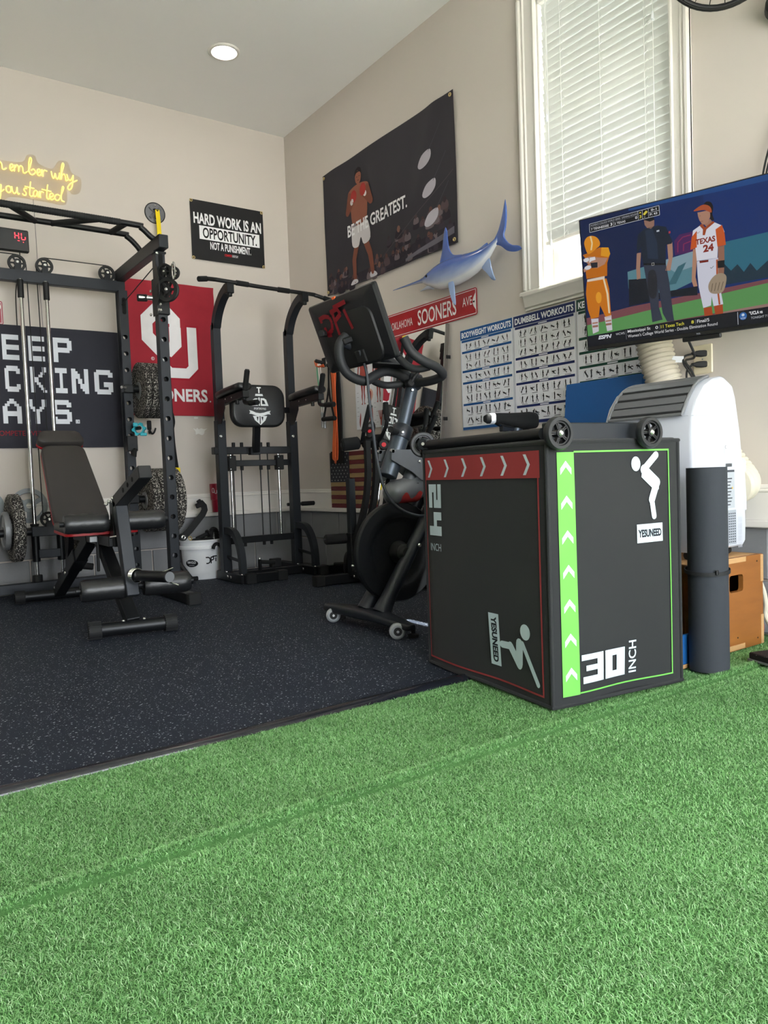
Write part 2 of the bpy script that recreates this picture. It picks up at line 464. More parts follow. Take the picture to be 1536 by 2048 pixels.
wall_right = struct(m.build('wall_right', 'wall_paint', smooth=0))
m = MB().box((XL-0.075, (YF+YB)/2, ZC/2), (0.15, YB-YF+0.3, ZC)); wall_left = struct(m.build('wall_left', 'wall_paint', smooth=0))
m = MB().box((-1.75, YF-0.075, 1.2), (3.1, 0.15, 2.4)).box((2.68, YF-0.075, 1.2), (0.48, 0.15, 2.4)).box(((XL+XR)/2, YF-0.075, (2.4+ZC)/2), (XR-XL, 0.15, ZC-2.4))
wall_front = struct(m.build('wall_front', 'wall_paint', smooth=0))
m = MB().box(((XL+XR)/2, (YF+YB)/2, ZC+0.06), (XR-XL+0.3, YB-YF+0.3, 0.12)); ceiling = struct(m.build('ceiling', 'ceiling_paint', smooth=0))
EDGE = 1.876
m = MB().box(((XL+XR)/2, (EDGE+0.03+YB+0.1)/2, -0.04), (XR-XL+0.2, YB-EDGE+0.07, 0.08)); floor = struct(m.build('floor', 'rubber_floor', smooth=0))
m = MB().box((0, YF-6, -0.07), (20, 12, 0.1)); struct(m.build('floor_driveway', 'driveway_concrete', smooth=0))

mat('siding_paint', 'b9b8b2', 0.8, var=0.05, scale=3)
mb = MB()
for i in range(26): mb.box((5.6, 2.5, 0.09+i*0.16), (0.03, 9.0, 0.158), Matrix.Rotation(math.radians(-5), 3, 'Y'))
mb.box((5.7, 2.5, 2.1), (0.16, 9.0, 4.2)); struct(mb.build('wall_neighbour', 'siding_paint', smooth=0))   # pale house front seen under the blind
# painted concrete blocks, each one a piece of its wall
def blocks(wall, axis, a0, a1, plane):
    src = {}
    for row in range(2):
        z = 0.003+row*LED/2+LED/4; h = LED/2-0.010
        a = a0-(0.2 if row else 0.0); k = 0
        while a < a1:
            s0 = max(a, a0); s1 = min(a+0.4, a1)
            if s1-s0 > 0.05:
                L = s1-s0-0.010; key = round(L, 3)
                if key not in src:
                    mb = MB(); size = (L, 0.02, h) if axis == 'x' else (0.02, L, h)
                    mb.box((0, 0, 0), size, b=0.004); ob = mb.build('block', 'block_paint'); ob.parent = wall; src[key] = ob
                else:
                    ob = src[key].copy(); COL.objects.link(ob); ob.parent = wall
                dz = RND.uniform(-0.0015, 0.0015)
                ob.location = ((s0+s1)/2, plane+dz, z) if axis == 'x' else (plane+dz, (s0+s1)/2, z)
            a += 0.4
blocks(wall_back, 'x', -0.68, XR-0.012, YB+0.006)
blocks(wall_right, 'y', 0.15, YB-0.012, XR+0.006)
# white ledge with board and moulding
def ledge(name, axis, a0, a1, plane, sgn):
    mb = MB(); ac = (a0+a1)/2; L = a1-a0
    def bx(d0, d1, z0, z1, b):
        c = plane+sgn*(d0+d1)/2
        if axis == 'x': mb.box((ac, c, (z0+z1)/2), (L, abs(d1-d0), z1-z0), b=b)
        else: mb.box((c, ac, (z0+z1)/2), (abs(d1-d0), L, z1-z0), b=b)
    bx(-0.03, 0.030, LED, LED+0.030, 0.004); bx(-0.001, 0.014, LED+0.030, 0.572, 0.001)
    bx(-0.001, 0.020, 0.566, 0.580, 0.004); bx(-0.001, 0.012, 0.580, 0.597, 0.003)
    return struct(mb.build(name, 'white_trim', smooth=0))
ledge('baseboard_back', 'x', XL, XR-0.001, YB, -1)
ledge('baseboard_right', 'y', YF, YB-0.031, XR, -1)

# black vinyl edging between the rubber floor and the turf
mat('edging_vinyl', '1b1d24', 0.22, var=0.2, scale=8, coat=0.2)
mb = MB()
prof = [(EDGE-0.004, 0.001), (EDGE+0.004, 0.008), (EDGE+0.022, 0.012), (EDGE+0.040, 0.009), (EDGE+0.058, 0.0015), (EDGE+0.058, -0.03), (EDGE-0.004, -0.03)]
secs = []
for i in range(90):
    x = XL+0.02+(XR-XL-0.04)*i/89; w = 0.0025*math.sin(x*5.1)+0.0015*math.sin(x*13)
    secs.append([V((x, y+w*(1 if j < 5 else 0), z*(1+0.25*math.sin(x*3.3+j)))) for j, (y, z) in enumerate(prof)])
mb.loft(secs); struct(mb.build('trim_1', 'edging_vinyl', smooth=50))

# ------------------------------------------------------------------ artificial turf: base sheets, then the pile
SEAM = 1.345
def turf_z(x, y):
    s = SEAM+0.006*math.sin(x*1.7)+0.003*math.sin(x*5.3)
    d = y-s
    if d >= 0: return 0.013*math.exp(-((d-0.020)/0.018)**2)
    return -0.005*math.exp(-(d/0.010)**2)+0.002*math.exp(-((d+0.04)/0.03)**2)
mat('turf_backing', '426d36', 0.95, var=0.3, scale=300, bump=0.5, bscale=600)
def turf_sheet(y0, y1, name):
    mb = MB(); ny = int((y1-y0)/0.012) if y1-y0 < 1 else 160
    if y0 < 0:
        ys = [y0, -0.6, 0.0, 0.4, 0.8]+[0.8+(y1-0.8)*i/60 for i in range(1, 61)]
    else: ys = [y0+(y1-y0)*i/ny for i in range(ny+1)]
    xs = [XL-0.05+(XR-XL+0.1)*i/40 for i in range(41)]
    vs = [(x, y, turf_z(x, y)-0.002) for y in ys for x in xs]; n = len(xs)
    mb.add(vs, [(j*n+i, j*n+i+1, (j+1)*n+i+1, (j+1)*n+i) for j in range(len(ys)-1) for i in range(n-1)])
    return struct(mb.build(name, 'turf_backing', smooth=60))
turf_sheet(YF, EDGE, 'floor_turf')

def grass():
    rng = np.random.default_rng(5)
    def region(x0, x1, y0, y1, dens):
        n = int((x1-x0)*(y1-y0)*dens); return np.stack([rng.uniform(x0, x1, n), rng.uniform(y0, y1, n)], 1)
    P = np.concatenate([region(-0.25, 1.3, 0.35, EDGE-0.004, 165000), region(1.3, XR-0.03, 0.35, EDGE-0.004, 95000),
                        region(-1.2, -0.25, 0.35, EDGE-0.004, 50000)])
    x, y = P[:, 0], P[:, 1]
    # nothing grows under the soft box
    bx0, by0, an = 1.587, 1.467, -0.125
    lx = (x-bx0)*math.cos(an)+(y-by0)*math.sin(an); ly = -(x-bx0)*math.sin(an)+(y-by0)*math.cos(an)
    keep = ~((lx > 0.02) & (lx < 0.50) & (ly > 0.02) & (ly < 0.64)); P = P[keep]; x, y = P[:, 0], P[:, 1]; n = len(P)
    s = SEAM+0.006*np.sin(x*1.7)+0.003*np.sin(x*5.3); d = y-s
    z = np.where(d >= 0, 0.013*np.exp(-((d-0.020)/0.018)**2), -0.005*np.exp(-(d/0.010)**2)+0.002*np.exp(-((d+0.04)/0.03)**2))-0.003
    hgt = rng.uniform(0.0045, 0.0090, n)
    a = rng.uniform(0, 2*np.pi, n); lean = rng.uniform(0.5, 1.9, n)*hgt
    a2 = a+rng.normal(0, 0.9, n); w = rng.uniform(0.0008, 0.0013, n)/2
    b = np.stack([x, y, z], 1); c_, s_ = np.cos(a), np.sin(a)
    side = np.stack([-s_, c_, np.zeros(n)], 1)*w[:, None]
    mid = b+np.stack([c_*lean*0.45, s_*lean*0.45, hgt*0.62], 1)
    tip = mid+np.stack([np.cos(a2)*lean*0.75, np.sin(a2)*lean*0.75, hgt*0.36*rng.uniform(-0.3, 1.1, n)], 1)
    vs = np.stack([b-side, b+side, mid+side, mid-side, tip], 1).reshape(-1, 3)
    idx = np.arange(n)[:, None]*5
    f = np.concatenate([idx+np.array([[0, 1, 2, 3]]), idx+np.array([[3, 2, 4]])], 1).reshape(-1)
    me = bpy.data.meshes.new('artificial_grass'); me.vertices.add(n*5); me.vertices.foreach_set('co', vs.astype(np.float32).ravel())
    me.loops.add(n*7); me.loops.foreach_set('vertex_index', f.astype(np.int32)); me.polygons.add(n*2)
    me.polygons.foreach_set('loop_start', (np.arange(n, dtype=np.int32)[:, None]*7+np.array([[0, 4]], dtype=np.int32)).ravel())
    pal = np.array([lin(h) for h in ('79ad69', '8fc280', 'a8d49a', '5f9453', '83b874', 'c0e0b3')])
    k = rng.choice(6, n, p=(.27, .25, .16, .12, .14, .06))
    patch = 1+0.07*np.sin(x*7+2*np.sin(y*5))*np.sin(y*9)+0.05*np.sin(x*23+y*17)
    col = np.concatenate([pal[k]*patch[:, None], np.ones((n, 1))], 1)
    at = me.color_attributes.new('Col', 'FLOAT_COLOR', 'POINT'); at.data.foreach_set('color', np.repeat(col, 5, 0).astype(np.float32).ravel())
    me.update(calc_edges=True)
    m = bpy.data.materials.new('turf_fibre'); m.use_nodes = True; N = m.node_tree.nodes; Lk = m.node_tree.links; bs = N['Principled BSDF']
    A = N.new('ShaderNodeAttribute'); A.attribute_name = 'Col'; Lk.new(A.outputs['Color'], bs.inputs['Base Color'])
    bs.inputs['Roughness'].default_value = 0.5; bs.inputs['Specular IOR Level'].default_value = 0.35
    tr = N.new('ShaderNodeBsdfTranslucent'); Lk.new(A.outputs['Color'], tr.inputs['Color'])
    mx = N.new('ShaderNodeMixShader'); mx.inputs[0].default_value = 0.25; Lk.new(bs.outputs[0], mx.inputs[1]); Lk.new(tr.outputs[0], mx.inputs[2])
    Lk.new(mx.outputs[0], N['Material Output'].inputs['Surface'])
    me.materials.append(m)
    ob = bpy.data.objects.new('artificial_grass', me); COL.objects.link(ob)
    tag(ob, 'short bright green artificial turf covering the near floor', 'turf', kind='stuff')
grass()

# ------------------------------------------------------------------ window in the right wall
win = thing('window_1', 'tall white cased window with blind above the workout charts', None, (XR, (WY0+WY1)/2, WZ0), kind='structure')
def casing(name, y0, y1, z0, z1, vert=True):
    mb = MB(); n = 1 if vert else -1
    mb.box((XR-0.008, (y0+y1)/2, (z0+z1)/2), (0.016, y1-y0, z1-z0), b=0.002)
    if vert:
        out = y1 if y1 > (WY0+WY1)/2+0.2 else y0; inn = y0 if out == y1 else y1; sg = 1 if out > inn else -1
        mb.box((XR-0.014, out-sg*0.012, (z0+z1)/2), (0.028, 0.024, z1-z0), b=0.006)
        mb.box((XR-0.012, out-sg*0.038, (z0+z1)/2), (0.020, 0.016, z1-z0), b=0.006)
        mb.box((XR-0.011, inn+sg*0.010, (z0+z1)/2), (0.022, 0.018, z1-z0), b=0.006)
    else:
        mb.box((XR-0.014, (y0+y1)/2, z1-0.012), (0.028, y1-y0, 0.024), b=0.006)
        mb.box((XR-0.011, (y0+y1)/2, z0+0.010), (0.022, y1-y0, 0.018), b=0.006)
    mb.build(name, 'white_trim', win)
casing('side_casing', WY1, WY1+0.118, WZ0, WZ1-0.001); casing('side_casing', WY0-0.095, WY0, WZ0, WZ1-0.001)
casing('head_casing', WY0-0.095, WY1+0.118, WZ1, WZ1+0.1, False)
mb = MB(); yc = (WY0-0.095+WY1+0.118)/2; wl = WY1+0.118-WY0+0.095
mb.box((XR+0.0275, yc, WZ0-0.012), (0.105, wl+0.06, 0.026), b=0.006); mb.build('window_sill', 'white_trim', win)
mb = MB()
secs = []
pr = [(0, 1.592), (0.032, 1.592), (0.031, 1.58), (0.027, 1.572), (0.025, 1.562), (0.022, 1.552), (0.019, 1.54), (0.017, 1.525), (0.010, 1.518), (0.010, 1.508), (0, 1.508)]
for y, t in ((yc-wl/2, 1), (yc+wl/2, 1)): secs.append([V((XR-d, y, z)) for d, z in pr])
mb.loft(secs); mb.build('apron', 'white_trim', win, smooth=20)
mb = MB()   # jamb lining
for y in (WY0+0.004, WY1-0.004): mb.box((XR+0.07, y, (WZ0+WZ1)/2), (0.14, 0.008, WZ1-WZ0))
mb.box((XR+0.07, (WY0+WY1)/2, WZ1-0.004), (0.14, WY1-WY0, 0.008)); mb.build('jamb', 'white_trim', win)
mat('sash_vinyl', 'd8d0bb', 0.4, var=0.03)
mb = MB(); xs = XR+0.085
for y in (WY0+0.03, WY1-0.03): mb.box((xs, y, (WZ0+WZ1)/2), (0.035, 0.044, WZ1-WZ0-0.01), b=0.004)
for z in (WZ0+0.03, 2.33, WZ1-0.03): mb.box((xs, (WY0+WY1)/2, z), (0.030, WY1-WY0-0.105, 0.044), b=0.003)
mb.build('sash', 'sash_vinyl', win)
g = bpy.data.materials.new('window_glass'); g.use_nodes = True; N = g.node_tree.nodes
t_ = N.new('ShaderNodeBsdfTransparent'); t_.inputs[0].default_value = (0.93, 0.96, 0.95, 1); gl = N.new('ShaderNodeBsdfGlossy'); gl.inputs['Roughness'].default_value = 0.03
mx = N.new('ShaderNodeMixShader'); mx.inputs[0].default_value = 0.06
g.node_tree.links.new(t_.outputs[0], mx.inputs[1]); g.node_tree.links.new(gl.outputs[0], mx.inputs[2]); g.node_tree.links.new(mx.outputs[0], N['Material Output'].inputs[0]); MATS['window_glass'] = g
for z0, z1 in ((WZ0+0.05, 2.31), (2.35, WZ1-0.05)):
    MB().box((xs, (WY0+WY1)/2, (z0+z1)/2), (0.004, WY1-WY0-0.1, z1-z0)).build('pane', 'window_glass', win)

# venetian blind hanging in the window
blind = thing('venetian_blind', 'white venetian blind, slats closed, lowered almost to the sill', 'blind', (XR+0.02, (WY0+WY1)/2, 3.0))
sm = bpy.data.materials.new('blind_slat'); sm.use_nodes = True; N = sm.node_tree.nodes; Lk = sm.node_tree.links; bs = N['Principled BSDF']
bs.inputs['Base Color'].default_value = lin('e9ebe8')+(1,); bs.inputs['Roughness'].default_value = 0.4
tr = N.new('ShaderNodeBsdfTranslucent'); tr.inputs['Color'].default_value = lin('eef2ec')+(1,)
mx = N.new('ShaderNodeMixShader'); mx.inputs[0].default_value = 0.012; Lk.new(bs.outputs[0], mx.inputs[1]); Lk.new(tr.outputs[0], mx.inputs[2]); Lk.new(mx.outputs[0], N['Material Output'].inputs[0]); MATS['blind_slat'] = sm
BX = XR+0.026; by0, by1 = WY0+0.012, WY1-0.012; zb, zt = 1.828, 2.985; NS = 31
first = None
for i in range(NS):
    z = zb+0.03+(zt-zb-0.03)*i/(NS-1)
    if first is None:
        mb = MB(); ta = math.radians(73); secs = []
        for y in (by0, by1):
            ring = []
            for k in range(7):
                t = -1+2*k/6; w = 0.0255*t; bow = 0.0022*(1-t*t)
                ring.append(V((BX+math.cos(ta)*w-math.sin(ta)*bow, y, z-math.sin(ta)*w-math.cos(ta)*bow)))
            for k in range(6, -1, -1):
                t = -1+2*k/6; w = 0.0255*t; bow = 0.0022*(1-t*t)-0.0026
                ring.append(V((BX+math.cos(ta)*w-math.sin(ta)*bow, y, z-math.sin(ta)*w-math.cos(ta)*bow)))
            secs.append(ring)
        mb.loft(secs); first = mb.build('slat', 'blind_slat', blind, smooth=40); z00 = z
    else:
        o = first.copy(); COL.objects.link(o); o.parent = blind; o.location = (0, RND.uniform(-.002, .002), z-z00)
MB().box((BX, (by0+by1)/2, zb-0.008), (0.022, by1-by0, 0.022), Matrix.Rotation(math.radians(0), 3, 'Y'), b=0.004).build('bottom_rail', 'white_trim', blind)
MB().box((BX-0.004, (by0+by1)/2, 3.022), (0.062, by1-by0+0.01, 0.062), b=0.008).build('valance', 'white_trim', blind)
mat('blind_cord', 'f2f2ee', 0.7)
for y in (2.545, 2.312, 2.075):
    mb = MB()
    for dx in (-0.024, 0.022): mb.tube([(BX+dx*0.55-0.012, y, zb-0.01), (BX+dx*0.55-0.012, y, zt+0.03)], 0.0011, n=5)
    for i in range(NS):
        z = zb+0.03+(zt-zb-0.03)*i/(NS-1); mb.tube([(BX-0.022, y, z-0.022), (BX+0.014, y+0.004, z+0.015)], 0.0009, n=4)
    mb.build('ladder_cord', 'blind_cord', blind)
for y, zend in ((2.628, 2.40), (2.62, 1.79), (2.022, 1.68)):
    mb = MB().tube([(BX-0.036, y, zt+0.03), (BX-0.036, y+0.002, zend+0.03)], 0.0013, n=6); pc = mb.build('pull_cord', 'blind_cord', blind)
    MB().lathe([(0.003, 0.036), (0.006, 0.02), (0.0075, 0.004), (0.005, 0.0)], (BX-0.036, y+0.002, zend), (0, 0, 1), 10).build('tassel', 'white_plastic', pc)
MB().lathe([(0.003, 0.036), (0.006, 0.02), (0.0075, 0.004), (0.005, 0.0)], (BX-0.036, 2.022, 2.585), (0, 0, 1), 10).build('tassel', 'white_plastic', blind)

# ------------------------------------------------------------------ recessed ceiling lights
mat('lamp_lens', 'fff8f0', 0.4, emit='fff6ea', estr=26.0)
def downlight(x, y, label):
    t = thing('ceiling_light', label, 'ceiling light', (x, y, ZC), group='recessed ceiling lights')
    MB().lathe([(0.098, 0.0), (0.098, -0.004), (0.092, -0.009), (0.078, -0.010), (0.073, -0.004), (0.073, 0.0)], (x, y, ZC), (0, 0, 1), 40, cap=False).build('trim_ring', 'white_trim', t)
    MB().lathe([(0.0735, -0.003), (0.05, -0.0035)], (x, y, ZC), (0, 0, 1), 40).build('lens', 'lamp_lens', t, smooth=0)
downlight(2.047, 4.471, 'lit round recessed light in the ceiling above the pull-up towers')
for x, y, w in ((-0.2, 4.47, 'over the back left'), (-2.3, 4.47, 'in the far left corner'), (2.047, 1.3, 'over the turf by the right wall'), (-0.2, 1.3, 'over the middle of the turf'), (-2.3, 1.3, 'over the left of the turf')):  # unseen extra downlights, added to brighten room and ceiling
    downlight(x, y, 'added unseen recessed light in the ceiling '+w)
# ------------------------------------------------------------------ soft plyometric box
def soft_box():
    ang = -0.13; O = V((1.587, 1.467, 0.004)); ux = V((math.cos(ang), math.sin(ang), 0)); uy = V((-math.sin(ang), math.cos(ang), 0))
    W, D, H = 0.522, 0.668, 0.762
    t = thing('plyo_box', 'large black soft plyo box with red and green printed sides on the turf', 'plyo box', O)
    mat('box_fabric', '17191c', 0.82, var=0.12, scale=60, bump=0.25, bscale=900, sheen=0.1)
    def bow(a): return math.sin(math.pi*min(max(a, 0), 1))
    def surf_front(x, y):   # relief of the sagging cover on the green side
        a, b = x/W, y/H
        return 0.004*bow(a)*bow(b)*1.6+0.0035*bow(b)*math.sin(7*a+5*b)*bow(a)*(1-b)+(0.010*(1-b)**3)*math.sin(6.5*a+1.0)*bow(a)
    def surf_left(x, y):
        a, b = x/D, y/H
        return 0.005*bow(a)*bow(b)*1.6+0.0045*bow(b)*math.sin(8*a-4*b)*bow(a)*(1-b)+(0.012*(1-b)**2.5)*math.sin(6*a+0.5)*bow(a)
    mb = MB(); n = 22
    r = 0.012
    def P(x, y, z): return O+ux*x+uy*y+Z1*z
    # four sides as a rounded, slightly slumped tube
    rings = []
    for k in range(n+1):
        z = H*k/n; b = k/n; ring = []
        for i in range(18): x = r+(W-2*r)*i/17; ring.append(P(x, -surf_front(x, z), z))
        ring.append(P(W-r*0.3, r*0.3-0.0, z))
        for i in range(18): y = r+(D-2*r)*i/17; ring.append(P(W+0.004*bow(y/D), y, z))
        ring.append(P(W-r*0.3, D-r*0.3, z))
        for i in range(18): x = W-r-(W-2*r)*i/17; ring.append(P(x, D+0.004*bow(x/W), z))
        ring.append(P(r*0.3, D-r*0.3, z))
        for i in range(18): y = D-r-(D-2*r)*i/17; ring.append(P(-surf_left(D-y, z), y, z))
        ring.append(P(r*0.3, r*0.3, z))
        rings.append(ring)
    c = P(W/2, D/2, 0)
    def shrink(ring, k, dz): return [V((c.x+(p.x-c.x)*k, c.y+(p.y-c.y)*k, p.z+dz)) for p in ring]
    secs = [shrink(rings[0], 0.985, -0.002)]+rings+[shrink(rings[-1], 0.975, 0.006)]
    mb.loft(secs); mb.build('cover', 'box_fabric', t, smooth=40)
    # piped seams along the edges
    mb = MB()
    for x, y in ((0, 0), (W, 0), (0, D), (W, D)): mb.tube([P(x+(0.002 if x == 0 else -0.002), y+0.002, z) for z in (0.004, 0.2, 0.4, 0.6, H)], 0.006, n=8)
    for z in (0.006, H-0.003):
        mb.tube([P(0, 0, z), P(W/2, -0.002, z+0.002), P(W, 0, z), P(W, D/2, z), P(W, D, z), P(W/2, D, z), P(0, D, z), P(-0.002, D/2, z+0.002)], 0.006, n=8, closed=True)
    mb.build('piping', 'box_fabric', t)
    green, red, ice = '6cb552', '9a3a3c', 'c2d2db'
    # green (30 inch) side: u right, v up
    pr = Print(P(0, 0, 0), ux, Z1, lift=0.0025, step=0.0003, warp=lambda x, y: surf_front(x, y))
    nv = 24
    pr.rect(0.034, 0.032, 0.096, 0.730, green, nu=3, nv=nv)
    pr.rect(0.096, 0.728, 0.476, 0.733, green, nu=10)
    pr.rect(0.471, 0.038, 0.4755, 0.728, green, nv=nv)
    pr.rect(0.096, 0.034, 0.476, 0.0385, green, nu=10)
    for i in range(7):
        y = 0.075+i*0.0985
        pr.poly([(0.045, y), (0.065, y+0.022), (0.085, y), (0.085, y+0.018), (0.065, y+0.040), (0.045, y+0.018)][0:3]+[(0.085, y+0.018), (0.065, y+0.040), (0.045, y+0.018)], ice, layer=3)
    d3 = ["#######", "#######", "...####", "#######", "#######", "...####", "#######", "#######"]
    pr.poly([(.108, .060), (.190, .060), (.190, .145), (.103, .145), (.103, .128), (.165, .128), (.165, .112), (.120, .112), (.120, .096), (.165, .096), (.165, .080), (.108, .080)], ice, layer=3)
    pr._add([(.198, .060), (.280, .060), (.280, .145), (.198, .145), (.228, .080), (.246, .080), (.246, .126), (.228, .126)],
            [(0, 1, 5, 4), (1, 2, 6, 5), (2, 3, 7, 6), (3, 0, 4, 7)], ice, layer=3)
    pr.text('INCH', .296, .062, .326, .160, ice, bold=0.015, layer=3, rot=1)
    # jumping figure
    pr.disc(.335, .690, .0185, .022, ice, layer=3)
    fig = [(.422, .716), (.362, .684)]
    pr.stroke([(.420, .715), (.372, .676)], 0.022, ice, layer=3)
    pr.poly([(.365, .688), (.400, .655), (.432, .640), (.428, .610), (.405, .612), (.356, .650)], ice, layer=3)
    pr.stroke([(.368, .672), (.420, .632)], 0.030, ice, layer=3.2)
    pr.stroke([(.420, .630), (.397, .580)], 0.026, ice, layer=3.2); pr.stroke([(.397, .580), (.405, .530)], 0.020, ice, layer=3.2)
    pr.rect(.330, .452, .440, .508, ice, layer=3, nu=4)
    pr.text('YESUNEED', .335, .468, .434, .492, '20242c', bold=0.045, layer=5)
    pr.build('printed_panel', 'printed_fabric', t, label='green bordered side reading 30 inch')
    # red (24 inch) side: seen from the left, u runs from the far edge to the near corner
    pl = Print(P(0, D, 0), -uy, Z1, lift=0.0025, step=0.0003, warp=lambda x, y: surf_left(x, y))
    pl.rect(0.012, 0.660, 0.640, 0.738, red, nu=12, nv=3)
    pl.rect(0.012, 0.030, 0.0165, 0.660, red, nv=nv); pl.rect(0.630, 0.030, 0.6365, 0.660, red, nv=nv); pl.rect(0.012, 0.028, 0.6365, 0.034, red, nu=14)
    for i in range(6):
        x = 0.030+i*0.1075; y = 0.699; a = .030
        pl.poly([(x, y+a), (x+.013, y+a), (x+.032, y), (x+.013, y-a), (x, y-a), (x+.019, y)], ice, layer=3)
    # the figures 2 and 4 lie on their side
    def rot(pts, x0, y0, s): return [(x0+y*s, y0-x*s) for x, y in pts]
    two = [(0, 0), (1, 0), (1, .28), (.34, .28), (.34, .40), (1, .40), (1, 1), (0, 1), (0, .72), (.66, .72), (.66, .62), (0, .62)]
    four = [(.60, 0), (1, 0), (1, 1), (.60, 1), (.60, .62), (.34, .62), (.34, 1), (0, 1), (0, .36), (.60, .36)]
    pl.poly(rot(two, .033, .645, .082), ice, layer=3); pl.poly(rot(four, .033, .548, .082), ice, layer=3)
    pl.text('INCH', .036, .412, .108, .438, ice, bold=0.0, layer=3)
    pl.rect(.375, .075, .425, .240, ice, layer=3, nv=4); pl.text('YESUNEED', .387, .085, .414, .230, '20242c', bold=0.045, layer=5, rot=3)
    pl.disc(.555, .205, .024, .024, ice, layer=3)
    pl.stroke([(.525, .165), (.520, .105)], 0.034, ice, layer=3.2); pl.stroke([(.520, .100), (.478, .150)], 0.028, ice, layer=3.2)
    pl.stroke([(.478, .150), (.435, .148)], 0.022, ice, layer=3.2); pl.stroke([(.540, .168), (.610, .060)], 0.017, ice, layer=3.2)
    pl.build('printed_panel', 'printed_fabric', t, label='red bordered side reading 24 inch')
soft_box()

# ------------------------------------------------------------------ wheeled frame lying on the soft box
mat('wheel_tyre', '1f2124', 0.42, var=0.08)
mat('wheel_core', '15161a', 0.4)
def caster(t, c, axis, r=0.048, w=0.024, name='wheel'):
    a = V(axis).normalized(); c = V(c)
    wl = MB().lathe([(r*0.74, -w/2), (r*0.92, -w/2), (r, -w*0.22), (r, w*0.22), (r*0.92, w/2), (r*0.74, w/2), (r*0.70, w*0.3), (r*0.70, -w*0.3), (r*0.74, -w/2)], c, a, 32, cap=False).build(name, 'wheel_tyre', t)
    mb = MB().lathe([(r*0.70, -w*0.3), (r*0.70, w*0.3), (r*0.62, w*0.3), (r*0.62, -w*0.3), (r*0.70, -w*0.3)], c, a, 28, cap=False)
    mb.lathe([(r*0.26, -w*0.42), (r*0.26, w*0.42)], c, a, 16)
    x, y = mb.frame(a)
    for k in range(5):
        for d in (-0.16, 0.16):
            q = 2*math.pi*k/5+d; u_ = x*math.cos(q)+y*math.sin(q); q2 = 2*math.pi*k/5+d*0.6; u3 = x*math.cos(q2)+y*math.sin(q2)
            mb.beam(c+u_*r*0.22, c+u3*r*0.66, r*0.07, w*0.5, upv=a, b=0)
    mb.build('spokes', 'wheel_core', wl)
    MB().lathe([(r*0.17, -w*0.6), (r*0.17, w*0.55), (r*0.10, w*0.68)], c, a, 12).build('axle_bolt', 'bolt_steel', wl)
    return wl
def wheeled_frame():
    ang = -0.13; O = V((1.587, 1.467, 0.78)); ux = V((math.cos(ang), math.sin(ang), 0)); uy = V((-math.sin(ang), math.cos(ang), 0))
    def P(x, y, z): return O+ux*x+uy*y+Z1*(z-0.78)
    t = thing('wheeled_frame', 'low black frame with skate wheels lying on the soft plyo box', 'frame', O)
    MB().beam(P(0.020, 0.030, 0.794), P(0.395, 0.030, 0.794), 0.026, 0.050, b=0.003).build('front_beam', 'dark_steel', t)
    MB().cyl(P(0.020, 0.035, 0.788), P(0.004, 0.655, 0.788), 0.0175, n=18).build('side_tube', 'black_steel', t)
    MB().cyl(P(0.380, 0.045, 0.788), P(0.400, 0.655, 0.788), 0.0175, n=18).build('side_tube', 'black_steel', t)
    MB().beam(P(-0.010, 0.64, 0.788), P(0.41, 0.64, 0.788), 0.022, 0.034, b=0.003).build('rear_beam', 'dark_steel', t)
    for x in (0.024, 0.372): MB().cyl(P(x, 0.02, 0.788), P(x, -0.02, 0.786), 0.009, n=12).build('axle', 'dark_steel', t)
    caster(t, P(0.024, -0.024, 0.786), uy*-1, r=0.0475); caster(t, P(0.372, -0.024, 0.786), uy*-1, r=0.0475)
    caster(t, P(0.018, 0.702, 0.792), V((-0.55, -0.83, 0)), r=0.0465); caster(t, P(0.395, 0.690, 0.792), uy, r=0.0465)
    MB().cyl(P(0.022, 0.675, 0.792), P(-0.012, 0.652, 0.792), 0.022, n=16, b=0.003).build('wheel_mount', 'dark_steel', t)
    MB().cyl(P(-0.010, 0.652, 0.792), P(-0.020, 0.638, 0.792), 0.006, n=10).build('bolt', 'bolt_steel', t)
wheeled_frame()

# ------------------------------------------------------------------ rolled exercise mat
def rolled_mat():
    c = V((2.292, 1.425, 0.006)); t = thing('exercise_mat', 'black exercise mat rolled up and standing beside the soft plyo box', 'exercise mat', c)
    mat('mat_foam', '2c3037', 0.85, var=0.06, scale=50, bump=0.15, bscale=900)
    pts = []; turns = 5; N_ = 170
    for i in range(N_+1):
        a = 2*math.pi*turns*i/N_; r = 0.018+0.0425*i/N_; pts.append((r*math.cos(a+1.0), r*math.sin(a+1.0)))
    mb = MB(); th = 0.0072; vs = []; n = len(pts)
    for z in (0, 0.668):
        for s_ in (0, 1):
            for (x, y) in pts:
                d = math.hypot(x, y); k = (d+(th if s_ else 0))/d; vs.append((c.x+x*k, c.y+y*k, c.z+z))
    fs = []
    for i in range(n-1):
        fs += [(i, i+1, 2*n+i+1, 2*n+i), (n+i+1, n+i, 3*n+i, 3*n+i+1), (2*n+i, 2*n+i+1, 3*n+i+1, 3*n+i), (i+1, i, n+i, n+i+1)]
    fs += [(n-1, 2*n-1, 4*n-1, 3*n-1), (0, 2*n, 3*n, n)]
    mb.add(vs, fs); mb.build('foam_roll', 'mat_foam', t, smooth=50)
    mb = MB(); ring = []
    for i in range(40):
        a = 2*math.pi*i/40; ring.append((c.x+0.0695*math.cos(a), c.y+0.0695*math.sin(a), 0.335+0.006*math.cos(a-0.6)))
    mb.tube(ring, 1, prof=[(-0.001, -0.006), (0.0012, -0.006), (0.0012, 0.006), (-0.001, 0.006)], closed=True, upv=(0, 0, 1)); st = mb.build('strap', 'black_rubber', t)
    MB().box((c.x-0.040, c.y-0.060, 0.336), (0.012, 0.006, 0.016), b=0.002).build('buckle', 'matt_black', t)
rolled_mat()

